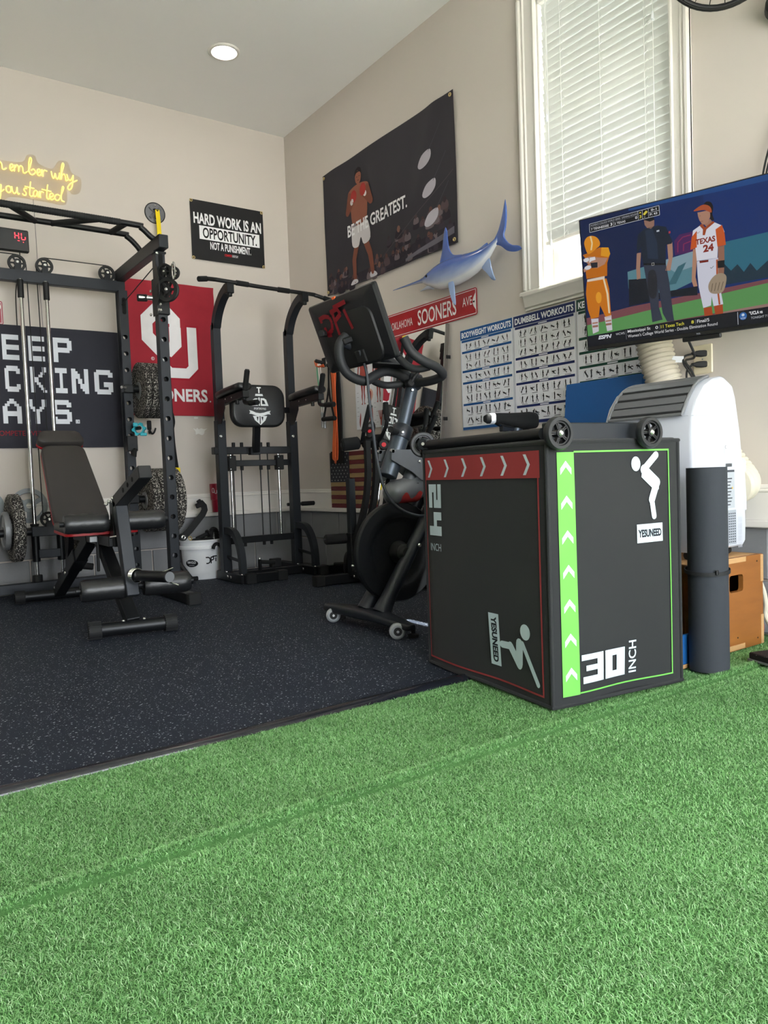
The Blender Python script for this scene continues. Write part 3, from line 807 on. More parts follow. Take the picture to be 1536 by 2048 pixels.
# ------------------------------------------------------------------ wooden plyo box, air conditioner, panels behind
def wood_box():
    mat('plywood_face', '8d5827', 0.45, var=0.22, scale=7, bump=0.05, bscale=60, stretch=(1, 1, 5))
    mat('plywood_edge', 'bb9262', 0.7, var=0.25, scale=60, stretch=(0.3, 0.3, 8))
    mat('plywood_inside', '6b4a2c', 0.8)
    x0, x1, y0, y1, h = 2.30, 2.775, 1.50, 1.95, 0.338; th = 0.018
    t = thing('wooden_box', 'varnished plywood plyo box with hand hole under the white air conditioner', 'wooden box', ((x0+x1)/2, (y0+y1)/2, 0.004))
    z0 = 0.004; W = x1-x0
    def panel(o, u, v, w, hh, hole=None, name='side_panel'):
        mb = MB(); o = V(o); u = V(u); v = V(v)
        if hole is None: mb.prism([(0, 0), (w, 0), (w, hh), (0, hh)], o, u, v, th)
        else:
            hx, hy, hw, hh_ = hole; a0, a1, b0, b1 = hx-hw/2, hx+hw/2, hy-hh_/2, hy+hh_/2
            for q in ((0, 0, w, b0), (0, b1, w, hh), (0, b0, a0, b1), (a1, b0, w, b1)): mb.prism([(q[0], q[1]), (q[2], q[1]), (q[2], q[3]), (q[0], q[3])], o, u, v, th)
            for cx_, cy_, sx_, sy_ in ((a0, b0, 1, 1), (a1, b0, -1, 1), (a1, b1, -1, -1), (a0, b1, 1, -1)):
                pts = [(cx_, cy_)]+[(cx_+sx_*0.012*(1-math.sin(k*math.pi/8)), cy_+sy_*0.012*(1-math.cos(k*math.pi/8))) for k in range(5)]
                mb.prism(pts if sx_*sy_ < 0 else pts[::-1], o, u, v, th)
        return mb.build(name, 'plywood_face', t, smooth=0)
    # front face with hand hole: outside at y0, normal towards -Y
    panel((x0, y0+th, z0), (1, 0, 0), (0, 0, 1), W, h-0.0, hole=(0.295, 0.245, 0.090, 0.062))
    panel((x1, y1-th, z0), (-1, 0, 0), (0, 0, 1), W, h)
    panel((x0, y1-th, z0), (0, -1, 0), (0, 0, 1), y1-y0-2*th, h); panel((x1-th, y0+th, z0), (0, 1, 0), (0, 0, 1), y1-y0-2*th, h)
    mb = MB().box(((x0+x1)/2, (y0+y1)/2, z0+h-th/2+0.0005), (W-2*th, y1-y0-2*th, th)); mb.build('top_panel', 'plywood_edge', t)
    for c, sz in (((2.600, y0-0.0006, z0+h-0.0085), (0.115, 0.003, 0.018)), ((2.59, y0-0.0006, z0+0.012), (0.11, 0.003, 0.018)), ((x1-0.0085, y0-0.0006, 0.29), (0.018, 0.003, 0.10)), ((x1-0.0085, y0-0.0006, 0.06), (0.018, 0.003, 0.11))):
        MB().box(c, sz).build('finger_joint', 'plywood_edge', t)   # end grain showing on the front
    for x, z in ((2.735, 0.318), (2.47, 0.322), (2.735, 0.03), (2.60, 0.05)): MB().cyl((x, y0+0.001, z), (x, y0-0.0012, z), 0.003, n=8).build('screw', 'matt_black', t)
wood_box()

def air_conditioner():
    x0, x1, y0, y1, z0, z1 = 2.400, 2.745, 1.545, 1.925, 0.372, 1.000
    t = thing('portable_air_conditioner', 'white portable air conditioner with grey louvred top on the wooden box', 'air conditioner', ((x0+x1)/2, (y0+y1)/2, 0.342))
    mat('ac_white', 'bec2cc', 0.32, var=0.02, coat=0.15)
    prof = [(x0+0.012, z0), (x0+0.003, z0+0.02), (x0, z0+0.06), (x0, 0.80), (x0+0.012, 0.855), (x0+0.040, 0.915), (x0+0.085, 0.965), (x0+0.14, 0.992), (x0+0.195, z1+0.002), (x0+0.215, 0.998), (x0+0.265, 0.972), (x0+0.283, 0.93), (x0+0.312, 0.80), (x0+0.338, 0.60), (x1, 0.45), (x1-0.004, z0+0.015), (x1-0.02, z0)]
    mb = MB(); secs = []
    for y, k in ((y0, 0.972), (y0+0.004, 0.99), (y0+0.012, 1.0), (y1-0.012, 1.0), (y1-0.004, 0.99), (y1, 0.972)):
        cx, cz = (x0+x1)/2, (z0+z1)/2; secs.append([V((cx+(x-cx)*k, y, cz+(z-cz)*k)) for x, z in prof])
    mb.loft(secs); body = mb.build('housing', 'ac_white', t, smooth=28)
    # side seam lines
    mat('seam_grey', 'aab0ba', 0.5)
    mb = MB()
    mb.tube([(x0+0.028, y0+0.0005, z0+0.01), (x0+0.020, y0+0.0005, 0.80), (x0+0.035, y0+0.0005, 0.86), (x0+0.065, y0+0.0005, 0.92), (x0+0.12, y0+0.0005, 0.965), (x0+0.18, y0+0.0005, 0.978)], 0.0009, n=5, sub=4)
    mb.tube([(x0-0.0006, y1-0.01, 0.868-0.012), (x0-0.0006, y0+0.01, 0.868-0.012)], 0.0007, n=5); mb.tube([(x0, y0-0.0004, 0.856), (x0+0.10, y0-0.0004, 0.856)], 0.0007, n=5)
    mb.build('seam', 'seam_grey', t)
    # louvred outlet following the curved shoulder
    import bisect
    path = catmull([(x0+0.002, 0, 0.862), (x0+0.020, 0, 0.892), (x0+0.046, 0, 0.930), (x0+0.085, 0, 0.970), (x0+0.125, 0, 0.990), (x0+0.165, 0, 1.000)], 4)
    def at(s): q = s*(len(path)-1); k = min(int(q), len(path)-2); return path[k].lerp(path[k+1], q-k)
    def nr(s): a = at(max(0, s-0.03)); b = at(min(1, s+0.03)); d = (b-a).normalized(); return V((-d.z, 0, d.x))
    mat('vent_grey', '5d5f62', 0.45); mat('vent_dark', '1f2022', 0.7)
    ya, yb = y0+0.034, y1-0.030
    mb = MB(); secs = []
    for s in [i/14 for i in range(15)]:
        p = at(s); n_ = nr(s); secs.append([V((p.x, ya, p.z))+n_*0.0015, V((p.x, yb, p.z))+n_*0.0015, V((p.x, yb, p.z))-n_*0.004, V((p.x, ya, p.z))-n_*0.004])
    mb.loft(secs); mb.build('vent_recess', 'vent_dark', t)
    mb = MB()
    loop = [V((at(s).x, ya, at(s).z))+nr(s)*0.002 for s in [i/12 for i in range(13)]]+[V((at(s).x, yb, at(s).z))+nr(s)*0.002 for s in [1-i/12 for i in range(13)]]
    mb.tube(loop, 0.006, n=8, closed=True); mb.build('vent_frame', 'grey_plastic', t)
    for i in range(6):
        s = 0.17+i*0.158; p = at(s); n_ = nr(s); d = (at(min(1, s+0.05))-at(max(0, s-0.05))).normalized()
        w = 0.029; a = V((p.x, 0, p.z)); dirv = (d*0.97+n_*0.06).normalized()
        c0 = a+n_*0.004
        MB().beam(V((c0.x, ya+0.006, c0.z)), V((c0.x, yb-0.006, c0.z)), 0.005, w, upv=dirv, b=0.0018).build('louvre', 'vent_grey', t)
    # labels on the camera side
    pr = Print((x0, y0, 0), X1, Z1, lift=0.0008)
    mat('label_print', 'ffffff')
    pr.rect(.205, .700, .262, .760, 'd5d9e2'); pr.text('c', .208, .738, .216, .750, '50555e', layer=4); pr.rect(.212, .712, .255, .716, 'b9bec9')
    for k in range(16): pr.rect(.212+k*.0026, .672, .2134+k*.0026, .684, '3a3d44', layer=3)
    pr.rect(.215, .520, .268, .660, 'aab0b8', layer=2); pr.rect(.215, .652, .268, .660, '40454e', layer=3)
    for k in range(9): pr.rect(.222, .530+k*.012, .240+.012*((k*7) % 3)/2, .5345+k*.012, '3c4048', layer=3)
    pr.poly([(.248, .590), (.258, .590), (.253, .600)], 'e8b800', layer=3)
    pr.rect(.222, .385, .276, .512, '9aa0aa', layer=2)
    for k in range(4):
        for j in range(12): pr.rect(.226+k*.0125, .392+j*.0095, .2345+k*.0125, .3965+j*.0095, '444950', layer=3)
    for k in range(3):
        for j in range(5): pr.rect(.290+k*.010, .37+j*.024, .2935+k*.010, .388+j*.024, 'b4bac6', layer=3)
    pr.build('rating_label', 'printed_card', t)
    for x in (x0+0.05, x1-0.05):
        for y in (y0+0.05, y1-0.05): MB().cyl((x-0.009, y, 0.358), (x+0.009, y, 0.358), 0.0155, n=14).build('castor', 'matt_black', t)
    # exhaust elbow on the back
    mat('hose_cream', 'cdc6b4', 0.5, var=0.04)
    mb = MB().box((x1+0.004, 1.60, 0.60), (0.035, 0.10, 0.20), b=0.008); mb.build('hose_plate', 'ac_white', t)
    def ribbed(pts, r, amp, turns):
        P_ = catmull(pts, 16); n = len(P_); mb = MB(); out = []
        tot = sum((P_[i+1]-P_[i]).length for i in range(n-1)); st = max(turns*6, n); acc = 0; d = [0]
        for i in range(n-1): d.append(d[-1]+(P_[i+1]-P_[i]).length)
        pts2 = []; rr = []
        for k in range(st+1):
            s = tot*k/st; i = min(bisect.bisect_right(d, s)-1, n-2); f = (s-d[i])/max(d[i+1]-d[i], 1e-9); pts2.append(P_[i].lerp(P_[i+1], f))
            rr.append(r+amp*math.sin(2*math.pi*turns*k/st))
        return mb.tube(pts2, rr, n=26)
    ribbed([(2.755, 1.60, 0.60), (2.80, 1.60, 0.605), (2.835, 1.63, 0.63), (2.835, 1.70, 0.72), (2.825, 1.80, 0.85), (2.815, 1.90, 0.97), (2.805, 1.935, 1.06), (2.80, 1.965, 1.18), (2.80, 1.99, 1.32), (2.815, 2.03, 1.48), (2.84, 2.05, 1.585)], 0.070, 0.0042, 60).build('exhaust_hose', 'hose_cream', t, smooth=60)
    # white drain hose from the base
    MB().tube([(2.70, 1.63, 0.345), (2.79, 1.56, 0.30), (2.812, 1.525, 0.215), (2.822, 1.515, 0.15), (2.825, 1.515, 0.09), (2.80, 1.45, 0.03), (2.77, 1.38, 0.016)], 0.009, n=10, sub=6).build('drain_hose', 'hose_cream', t)
air_conditioner()

mat('blue_foam', '125a9e', 0.6, var=0.05, scale=40, bump=0.1)
mb = MB().beam((2.760, 2.295, 0.006), (2.885, 2.295, 1.092), 0.44, 0.03, upv=(-1, 0, 0), b=0.004)
tag(mb.build('blue_panel', 'blue_foam', loc=(2.76, 2.295, 0.006)), 'tall blue foam panel leaning on the wall behind the air conditioner', 'panel')
t = thing('balance_board', 'small blue topped wooden board on edge between soft box and wooden box', 'board', (2.20, 1.487, 0.004))
MB().box((2.225, 1.486, 0.068), (0.13, 0.012, 0.10), b=0.002).build('blue_face', 'blue_foam', t)
MB().box((2.225, 1.486, 0.011), (0.13, 0.014, 0.014), b=0.002).build('wooden_edge', 'plywood_edge', t)
speck_mat('mat_tile', '201f22', '9a9ca0', 110, 0.12, rough=0.55)
t = thing('rubber_tile', 'thick black rubber tile on the turf at the right edge', 'rubber tile', (2.62, 1.22, 0.008))
R_ = Matrix.Rotation(math.radians(-18), 3, 'Z')
MB().box((2.63, 1.215, 0.026), (0.40, 0.24, 0.022), R_, b=0.003).build('tile', 'mat_tile', t)
MB().box((2.632, 1.213, 0.0115), (0.41, 0.25, 0.007), R_, b=0.001).build('backing', 'grey_plastic', t)
mat('bag_red', '9c2b32', 0.5, var=0.3, scale=20); mat('bag_white', 'cdd0d6', 0.5, var=0.2, scale=25)
t = thing('grip_bag', 'red and white packet on the floor behind the white drain hose', 'packet', (2.86, 1.60, 0.006))
MB().loft([[V((2.86+0.025*math.cos(a)*k, 1.60+0.055*math.sin(a)*k, z)) for a in [2*math.pi*i/14 for i in range(14)]] for z, k in ((0.006, 0.8), (0.02, 1), (0.075, 1.0), (0.11, 0.9))]).build('packet_body', 'bag_white', t, smooth=50)
MB().loft([[V((2.86+0.0262*math.cos(a)*k, 1.60+0.0565*math.sin(a)*k, z)) for a in [2*math.pi*i/14 for i in range(14)]] for z, k in ((0.112, 0.92), (0.15, 0.8), (0.175, 0.45))]).build('packet_top', 'bag_red', t, smooth=50)
MB().loft([[V((2.86+0.0264*math.cos(a)*k, 1.60+0.0568*math.sin(a)*k, z)) for a in [2*math.pi*i/14 for i in range(14)]] for z, k in ((0.030, 1), (0.055, 1.0))]).build('packet_band', 'bag_red', t, smooth=50)
# ------------------------------------------------------------------ power rack with cable station
def perforated(mb, x, y, w, z0, z1, holes, r, face, n=12, d=0.003):
    """plate in the XZ plane at y (face = -1 looks to -Y) with real round holes"""
    zs = [z0]
    for k, h in enumerate(holes):
        nxt = holes[k+1] if k+1 < len(holes) else None
        lo = h-w/2; hi = h+w/2
        if lo > zs[-1]+1e-6: mb.add([(x-w/2, y, zs[-1]), (x+w/2, y, zs[-1]), (x+w/2, y, lo), (x-w/2, y, lo)], [(0, 1, 2, 3)])
        outer = []; inner = []; back = []
        for i in range(n):
            a = 2*math.pi*(i+0.5)/n; c, s_ = math.cos(a), math.sin(a); k_ = (w/2)/max(abs(c), abs(s_))
            outer.append((x+c*k_, y, h+s_*k_)); inner.append((x+c*r, y, h+s_*r)); back.append((x+c*r, y-face*d, h+s_*r))
        fs = []
        for i in range(n):
            j = (i+1) % n; fs += [(i, j, n+j, n+i), (n+i, n+j, 2*n+j, 2*n+i)]
        mb.add(outer+inner+back, fs)
        for cx, cz in ((-1, -1), (1, -1), (1, 1), (-1, 1)):
            p = (x+cx*w/2, y, h+cz*w/2); q = sorted(outer, key=lambda t: (t[0]-p[0])**2+(t[2]-p[2])**2)[:2]; mb.add([p, q[0], q[1]], [(0, 1, 2)])
        zs.append(hi)
    if zs[-1] < z1: mb.add([(x-w/2, y, zs[-1]), (x+w/2, y, zs[-1]), (x+w/2, y, z1), (x-w/2, y, z1)], [(0, 1, 2, 3)])
def upright(x, y, z0, z1, holes, w=0.056, r=0.0155):
    mb = MB()
    perforated(mb, x, y-w/2, w, z0, z1, holes, r, -1); perforated(mb, x, y+w/2, w, z0, z1, holes, r, 1)
    for s in (-1, 1): mb.box((x+s*(w/2-0.0015), y, (z0+z1)/2), (0.003, w, z1-z0), b=0.0008)
    mb.box((x, y, z1+0.001), (w, w, 0.002)); return mb
def pulley(t, c, axis, r, w=0.018, name='pulley', m='matt_black'):
    a = V(axis).normalized(); c = V(c)
    mb = MB().lathe([(r*0.72, -w*0.5), (r, -w*0.5), (r, -w*0.3), (r*0.86, 0), (r, w*0.3), (r, w*0.5), (r*0.72, w*0.5), (r*0.70, w*0.3), (r*0.70, -w*0.3), (r*0.72, -w*0.5)], c, a, 30, cap=False)
    mb.lathe([(r*0.34, -w*0.45), (r*0.34, w*0.45)], c, a, 18)
    x, y = mb.frame(a)
    for k in range(6):
        q = 2*math.pi*k/6; u_ = x*math.cos(q)+y*math.sin(q); mb.beam(c+u_*r*0.3, c+u_*r*0.74, r*0.16, w*0.6, upv=a, b=0)
    p = mb.build(name, m, t)
    MB().lathe([(r*0.15, -w*0.7), (r*0.15, w*0.7), (r*0.09, w*0.85)], c, a, 12).build('axle_bolt', 'bolt_steel', p); return p
def bolt(t, c, axis, r=0.008, h=0.006):
    return MB().lathe([(r, 0), (r, h*0.5), (r*0.6, h)], c, axis, 10).build('bolt', 'bolt_steel', t)

def power_rack():
    XA, XB, YA, YR = 0.40, 1.53, 4.37, 5.14
    t = thing('power_rack', 'black power rack with cable station and perforated uprights beside the red flag', 'power rack', ((XA+XB)/2, 4.75, 0.0))
    hol = [0.145+0.1145*i for i in range(14)]
    for x in (XA, XB):
        upright(x, YA, 0.06, 2.02, hol).build('upright', 'dark_steel', t, smooth=30)
        upright(x, YR-0.03, 0.06, 1.96, [0.145+0.108*i for i in range(15)]).build('upright', 'dark_steel', t, smooth=30)
        MB().beam((x, 4.07, 0.031), (x, 5.20, 0.031), 0.06, 0.058, b=0.003).build('base_beam', 'black_steel', t)
        MB().box((x, 4.075, 0.033), (0.072, 0.05, 0.066), b=0.004).build('foot_cap', 'black_rubber', t)
        MB().beam((x, YA-0.10, 2.062), (x, YR+0.03, 2.062), 0.055, 0.075, b=0.003).build('top_beam', 'dark_steel', t)
        for z in (1.5,): pass
        for y in (YA, YR-0.03): MB().box((x, y, 0.066), (0.11, 0.075, 0.006), b=0.001).build('base_plate', 'black_steel', t)
        MB().box((x, YA-0.0, 2.018), (0.074, 0.06, 0.012), b=0.002).build('joint_plate', 'black_steel', t)
    for x, z in ((XB-0.018, 2.045), (XB-0.020, 2.008)): bolt(t, (x, YA-0.035, z), (-0.3, -1, 0), 0.0085)
    for y in (YA-0.03, YA+0.03): bolt(t, (XB-0.042, y, 0.069), (0, 0, 1), 0.008)
    bolt(t, (XB+0.042, YA-0.02, 0.069), (0, 0, 1), 0.008)
    # slots with a pulley in the head of the right uprights
    mat('slot_black', '08080a', 0.9)
    for y, z in ((YA-0.0285, 1.955), (YR-0.0585, 1.86)):
        MB().prism(rrect(0.026, 0.11, 0.0128), (XB+0.002, y, z), X1, Z1, 0.0008).build('cable_slot', 'slot_black', t, smooth=0)
    # rear frame
    MB().beam((XA-0.03, YR, 1.993), (XB+0.025, YR, 1.993), 0.05, 0.072, upv=(0, 0, 1), b=0.003).build('rear_top_beam', 'dark_steel', t)
    MB().beam((XA-0.03, YR-0.02, 0.068), (XB+0.025, YR-0.02, 0.068), 0.06, 0.06, b=0.003).build('rear_base_beam', 'dark_steel', t)
    for x in (0.60, 0.908, 1.066, 1.447):
        pulley(t, (x, YR-0.002, 2.072), (0, -1, 0), 0.052)
        MB().prism(rrect(0.034, 0.085, 0.016), (x, YR-0.022, 2.052), X1, Z1, 0.003).build('pulley_bracket', 'black_steel', t)
        bolt(t, (x, YR-0.028, 2.072), (0, -1, 0), 0.010)
    for x in (0.915, 1.062):
        MB().cyl((x, YR-0.035, 0.07), (x, YR-0.035, 1.97), 0.0125, n=16).build('guide_rod', 'chrome', t)
        MB().cyl((x, YR-0.035, 1.855), (x, YR-0.035, 1.965), 0.0185, n=16, b=0.002).build('rod_collar', 'matt_black', t)
        MB().cyl((x, YR-0.035, 0.098), (x, YR-0.035, 0.142), 0.029, n=18, b=0.003).build('rod_bumper', 'black_rubber', t)
        MB().cyl((x, YR-0.035, 0.225), (x, YR-0.035, 0.45), 0.0235, n=18, b=0.002).build('carriage_sleeve', 'black_steel', t)
        MB().cyl((x, YR-0.035, 0.45), (x, YR-0.035, 0.462), 0.026, n=18, b=0.002).build('sleeve_cap', 'matt_black', t)
    MB().beam((0.89, YR-0.06, 0.415), (1.088, YR-0.06, 0.415), 0.05, 0.060, b=0.003).build('carriage_bar', 'dark_steel', t)
    MB().beam((0.925, YR-0.062, 0.275), (1.052, YR-0.062, 0.275), 0.012, 0.050, b=0.002).build('carriage_plate', 'dark_steel', t)
    pulley(t, (0.992, YR-0.062, 0.487), (0, -1, 0), 0.048)
    MB().prism(rrect(0.036, 0.075, 0.012), (0.992, YR-0.082, 0.465), X1, Z1, 0.003).build('pulley_bracket', 'black_steel', t)
    bolt(t, (0.992, YR-0.086, 0.487), (0, -1, 0), 0.010)
    MB().cyl((0.90, YR-0.05, 0.415), (0.50, YR-0.05, 0.415), 0.0245, n=18, b=0.003).build('plate_peg', 'black_steel', t)
    MB().cyl((1.07, YR-0.05, 0.415), (1.42, YR-0.05, 0.415), 0.0245, n=18, b=0.003).build('plate_peg', 'black_steel', t)
    for z, L in ((1.315, 0.25), (0.585, 0.29)):
        MB().cyl((XB+0.02, YR-0.09, z), (XB+L, YR-0.09, z), 0.0245, n=18, b=0.003).build('plate_peg', 'black_steel', t)
        MB().beam((XB-0.036, YR-0.06, z), (XB+0.036, YR-0.06, z), 0.075, 0.05, b=0.003).build('peg_bracket', 'black_steel', t)
        MB().cyl((XB-0.03, YR-0.1, z+0.004), (XB-0.06, YR-0.12, z+0.004), 0.010, n=12).build('locking_pin', 'bolt_steel', t)
    # pull-up bars above the side beams
    def pbar(y, zt, yb):
        pts = [(XA, yb, 2.095), (XA+0.045, y, zt-0.055), (XA+0.10, y, zt-0.012), (XA+0.16, y, zt), (XB-0.16, y, zt), (XB-0.09, y, zt-0.012), (XB-0.035, y, zt-0.055), (XB, yb, 2.095)]
        return catmull(pts, 5)
    MB().tube(pbar(4.385, 2.168, 4.385), 0.0165, n=14).build('pull_up_bar', 'black_steel', t)
    MB().tube(pbar(4.66, 2.194, 4.66), 0.0165, n=14).build('pull_up_bar', 'black_steel', t)
    tape = MB()
    for i in range(70):
        x = 0.45+i*0.0125; tape.lathe([(0.0182, 0), (0.0195, 0.006), (0.0182, 0.0122)], (x, 4.385, 2.168), (1, 0, 0), 12, cap=False)
    tape.build('grip_tape', 'black_rubber', t, label='wrapped grip tape')
    for (xa, xb) in ((1.355, 1.350), (1.205, 1.02), (0.76, 0.93), (0.58, 0.58)):
        MB().cyl((xa, 4.385, 2.165), (xb, 4.66, 2.192), 0.0165, n=12).build('grip_handle', 'black_rubber', t)
    # front pulley trolley on the right upright
    y = YA
    MB().box((XB, y-0.005, 1.765), (0.078, 0.075, 0.21), b=0.004).build('trolley_sleeve', 'black_steel', t)
    MB().prism([(-0.052, 0.0), (0.025, 0.0), (0.025, 0.05), (0.06, 0.09), (0.075, 0.16), (0.045, 0.27), (0.01, 0.28), (-0.01, 0.22), (-0.03, 0.14), (-0.045, 0.05)], (XB-0.043, y-0.05, 1.65), V((0, -1, 0)), Z1, 0.004).build('trolley_plate', 'black_steel', t)
    p1 = pulley(t, (XB-0.005, y-0.110, 1.885), (-0.75, -0.66, 0), 0.046, w=0.024); p2 = pulley(t, (XB-0.002, y-0.130, 1.780), (-0.75, -0.66, 0), 0.066, w=0.028)
    pulley(t, (XB+0.035, y-0.130, 1.880), (-0.75, -0.66, 0), 0.038, w=0.02)
    for yy, zz in ((y-0.11, 1.668), (y+0.035, 1.668), (y-0.14, 1.660), (y-0.14, 1.692), (y+0.02, 1.80)): bolt(t, (XB-0.048, yy, zz), (-1, -0.3, 0), 0.009)
    bolt(t, (XB-0.03, y-0.03, 1.905), (-1, -0.3, 0), 0.010)
    MB().cyl((XB-0.03, y+0.03, 1.765), (XB-0.11, y+0.05, 1.765), 0.014, n=14).build('pop_pin', 'bolt_steel', t)
    MB().cyl((XB-0.062, y+0.045, 1.765), (XB-0.118, y+0.06, 1.765), 0.021, n=16, b=0.004).build('pin_knob', 'black_rubber', t)
    ring = [(XB+0.0, y-0.235+0.020*math.cos(a), 1.862+0.048*math.sin(a)) for a in [2*math.pi*i/18 for i in range(18)]]
    MB().tube(ring, 0.0045, n=8, closed=True).build('carabiner', 'chrome', t)
    MB().cyl((XB+0.012, y-0.185, 1.905), (XB+0.0, y-0.235, 1.905), 0.008, n=10).build('cable_end', 'chrome', t)
    # steel cables
    cab = lambda pts, r=0.0032: MB().tube(pts, r, n=6).build('cable', 'matt_black', t)
    cab([(XB-0.012, YA+0.02, 1.955), (XB-0.012, YR-0.05, 1.865)]); cab([(1.066, YR-0.003, 2.124), (1.447, YR-0.003, 2.124)]); cab([(0.60, YR-0.003, 2.124), (0.908, YR-0.003, 2.124)])
    cab([(0.960, YR-0.003, 2.07), (0.962, YR-0.06, 0.487)]); cab([(1.018, YR-0.003, 2.06), (1.022, YR-0.05, 0.50)]); cab([(1.498, YR-0.003, 2.07), (1.495, YR-0.03, 0.12)])
    # J-hook on the rear upright
    MB().bar([(XB+0.0, YR-0.06, 0.94), (XB+0.0, YR-0.075, 0.94), (XB+0.0, YR-0.075, 0.90), (XB+0.0, YR-0.14, 0.885), (XB+0.0, YR-0.145, 0.92)], 0.045, 0.010, upv=(1, 0, 0)).build('j_hook', 'matt_black', t)
    MB().box((XB, YR-0.06, 0.955), (0.068, 0.07, 0.10), b=0.003).build('hook_sleeve', 'black_steel', t)
power_rack()

speck_mat('crumb_rubber', '2f2d2c', 'bdb8af', 115, 0.42, rough=0.85, bump=0.4)
def bumper(name, c, axis, r, w, label, cat, group, hub='hub_steel'):
    t = thing(name, label, cat, c, group=group); a = V(axis).normalized(); c = V(c)
    MB().lathe([(0.055, -w*0.36), (r*0.62, -w*0.36), (r*0.68, -w*0.46), (r*0.95, -w*0.5), (r, -w*0.40), (r, w*0.40), (r*0.95, w*0.5), (r*0.68, w*0.46), (r*0.62, w*0.36), (0.055, w*0.36)], c, a, 44, cap=False).build('rubber_disc', 'crumb_rubber', t, smooth=40)
    MB().lathe([(0.0255, -w*0.44), (0.056, -w*0.44), (0.058, -w*0.3), (0.058, w*0.3), (0.056, w*0.44), (0.0255, w*0.44), (0.0255, -w*0.44)], c, a, 28, cap=False).build('hub', 'hub_steel', t)
    return t
mat('hub_steel', '8b8d8f', 0.5, 0.4)
YP = 5.05
names = ['innermost', 'second from the rack', 'third from the rack', 'outermost']
for i in range(4): bumper('bumper_plate', (1.603+i*0.042, YP, 1.305), (1, 0, 0), 0.183, 0.0405, 'speckled bumper plate, %s on the upper peg of the power rack' % names[i], 'weight plate', 'bumper plates on the upper peg')
for i in range(4): bumper('bumper_plate', (1.612+i*0.056, YP, 0.575), (1, 0, 0), 0.212, 0.054, 'large speckled bumper plate, %s on the lower peg of the power rack' % names[i], 'weight plate', 'bumper plates on the lower peg')
bumper('bumper_plate', (0.800, 5.09, 0.445), (1, 0, 0), 0.208, 0.064, 'speckled bumper plate left of the chrome guide rods', 'weight plate', 'plates on the weight carriage')
bumper('bumper_plate', (1.160, 5.09, 0.418), (1, 0, 0), 0.200, 0.064, 'speckled bumper plate right of the guide rods, behind the bench', 'weight plate', 'plates on the weight carriage')
t = thing('iron_plate', 'small grey iron plate on the carriage peg against the speckled plate', 'weight plate', (0.748, 5.09, 0.415))
MB().lathe([(0.026, -0.014), (0.05, -0.014), (0.055, -0.008), (0.095, -0.008), (0.10, -0.016), (0.115, -0.016), (0.118, 0.0), (0.115, 0.014), (0.026, 0.014), (0.026, -0.014)], (0.748, 5.09, 0.43), (1, 0, 0), 40, cap=False).build('disc', 'hub_steel', t)
mat('plate_grey', '8f969b', 0.5, 0.2, var=0.1)
for x, lab in ((0.93, 'grey ring-handled plate on the white ledge behind the guide rods'), (0.675, 'grey ring-handled plate on the white ledge at the left edge'), (1.16, 'grey ring-handled plate on the white ledge behind the bench back')):
    c = V((x, 5.334, 0.572)); tt = thing('grip_plate', lab, 'weight plate', (x, 5.334, 0.457), group='grey plates on the ledge')
    ax = (0, -1, 0.05)
    MB().lathe([(0.085, -0.006), (0.105, -0.008), (0.113, -0.002), (0.113, 0.006), (0.085, 0.009), (0.082, 0.0), (0.085, -0.006)], c, ax, 40, cap=False).build('rim', 'plate_grey', tt)
    mb = MB().lathe([(0.018, -0.005), (0.042, -0.005), (0.044, 0.0), (0.042, 0.007), (0.018, 0.007), (0.018, -0.005)], c, ax, 24, cap=False)
    for k in range(3):
        q = 2*math.pi*k/3+0.5; u_ = V((math.cos(q), 0, math.sin(q))); mb.beam(c+u_*0.04, c+u_*0.09, 0.030, 0.010, upv=(0, -1, 0), b=0.002)
    mb.build('spoked_hub', 'plate_grey', tt)

# cyan barbell collar on a peg of the rack
mat('cyan_plastic', '2fb6c9', 0.4)
t = thing('barbell_collar', 'turquoise barbell collar hanging on the rear rack upright', 'barbell collar', (1.565, 5.05, 1.04))
mb = MB(); rr = []
for i in range(24): a = 2*math.pi*i/24; k = 0.040+0.005*(1 if i % 4 < 2 else -1); rr.append((k, a))
mb.loft([[V((1.575+0.0*d, 5.035+0*d, 1.048))+V((-0.56, -0.83, 0))*d+V((0.83, -0.56, 0))*k*math.cos(a)+Z1*k*math.sin(a) for k, a in rr] for d in (-0.012, 0.018)]+[[V((1.575, 5.035, 1.048))+V((-0.56, -0.83, 0))*d+V((0.83, -0.56, 0))*0.026*math.cos(a)+Z1*0.026*math.sin(a) for k, a in rr] for d in (0.018, -0.012)], cap=False)
mb.build('ring', 'cyan_plastic', t, smooth=40)
MB().box((1.540, 5.00, 1.075), (0.030, 0.016, 0.026), b=0.004).build('lever', 'cyan_plastic', t)
MB().box((1.590, 5.00, 1.012), (0.045, 0.014, 0.020), b=0.004).build('latch', 'cyan_plastic', t)
MB().cyl((1.55, 5.10, 1.055), (1.575, 5.02, 1.055), 0.012, n=12).build('hook_peg', 'matt_black', t)

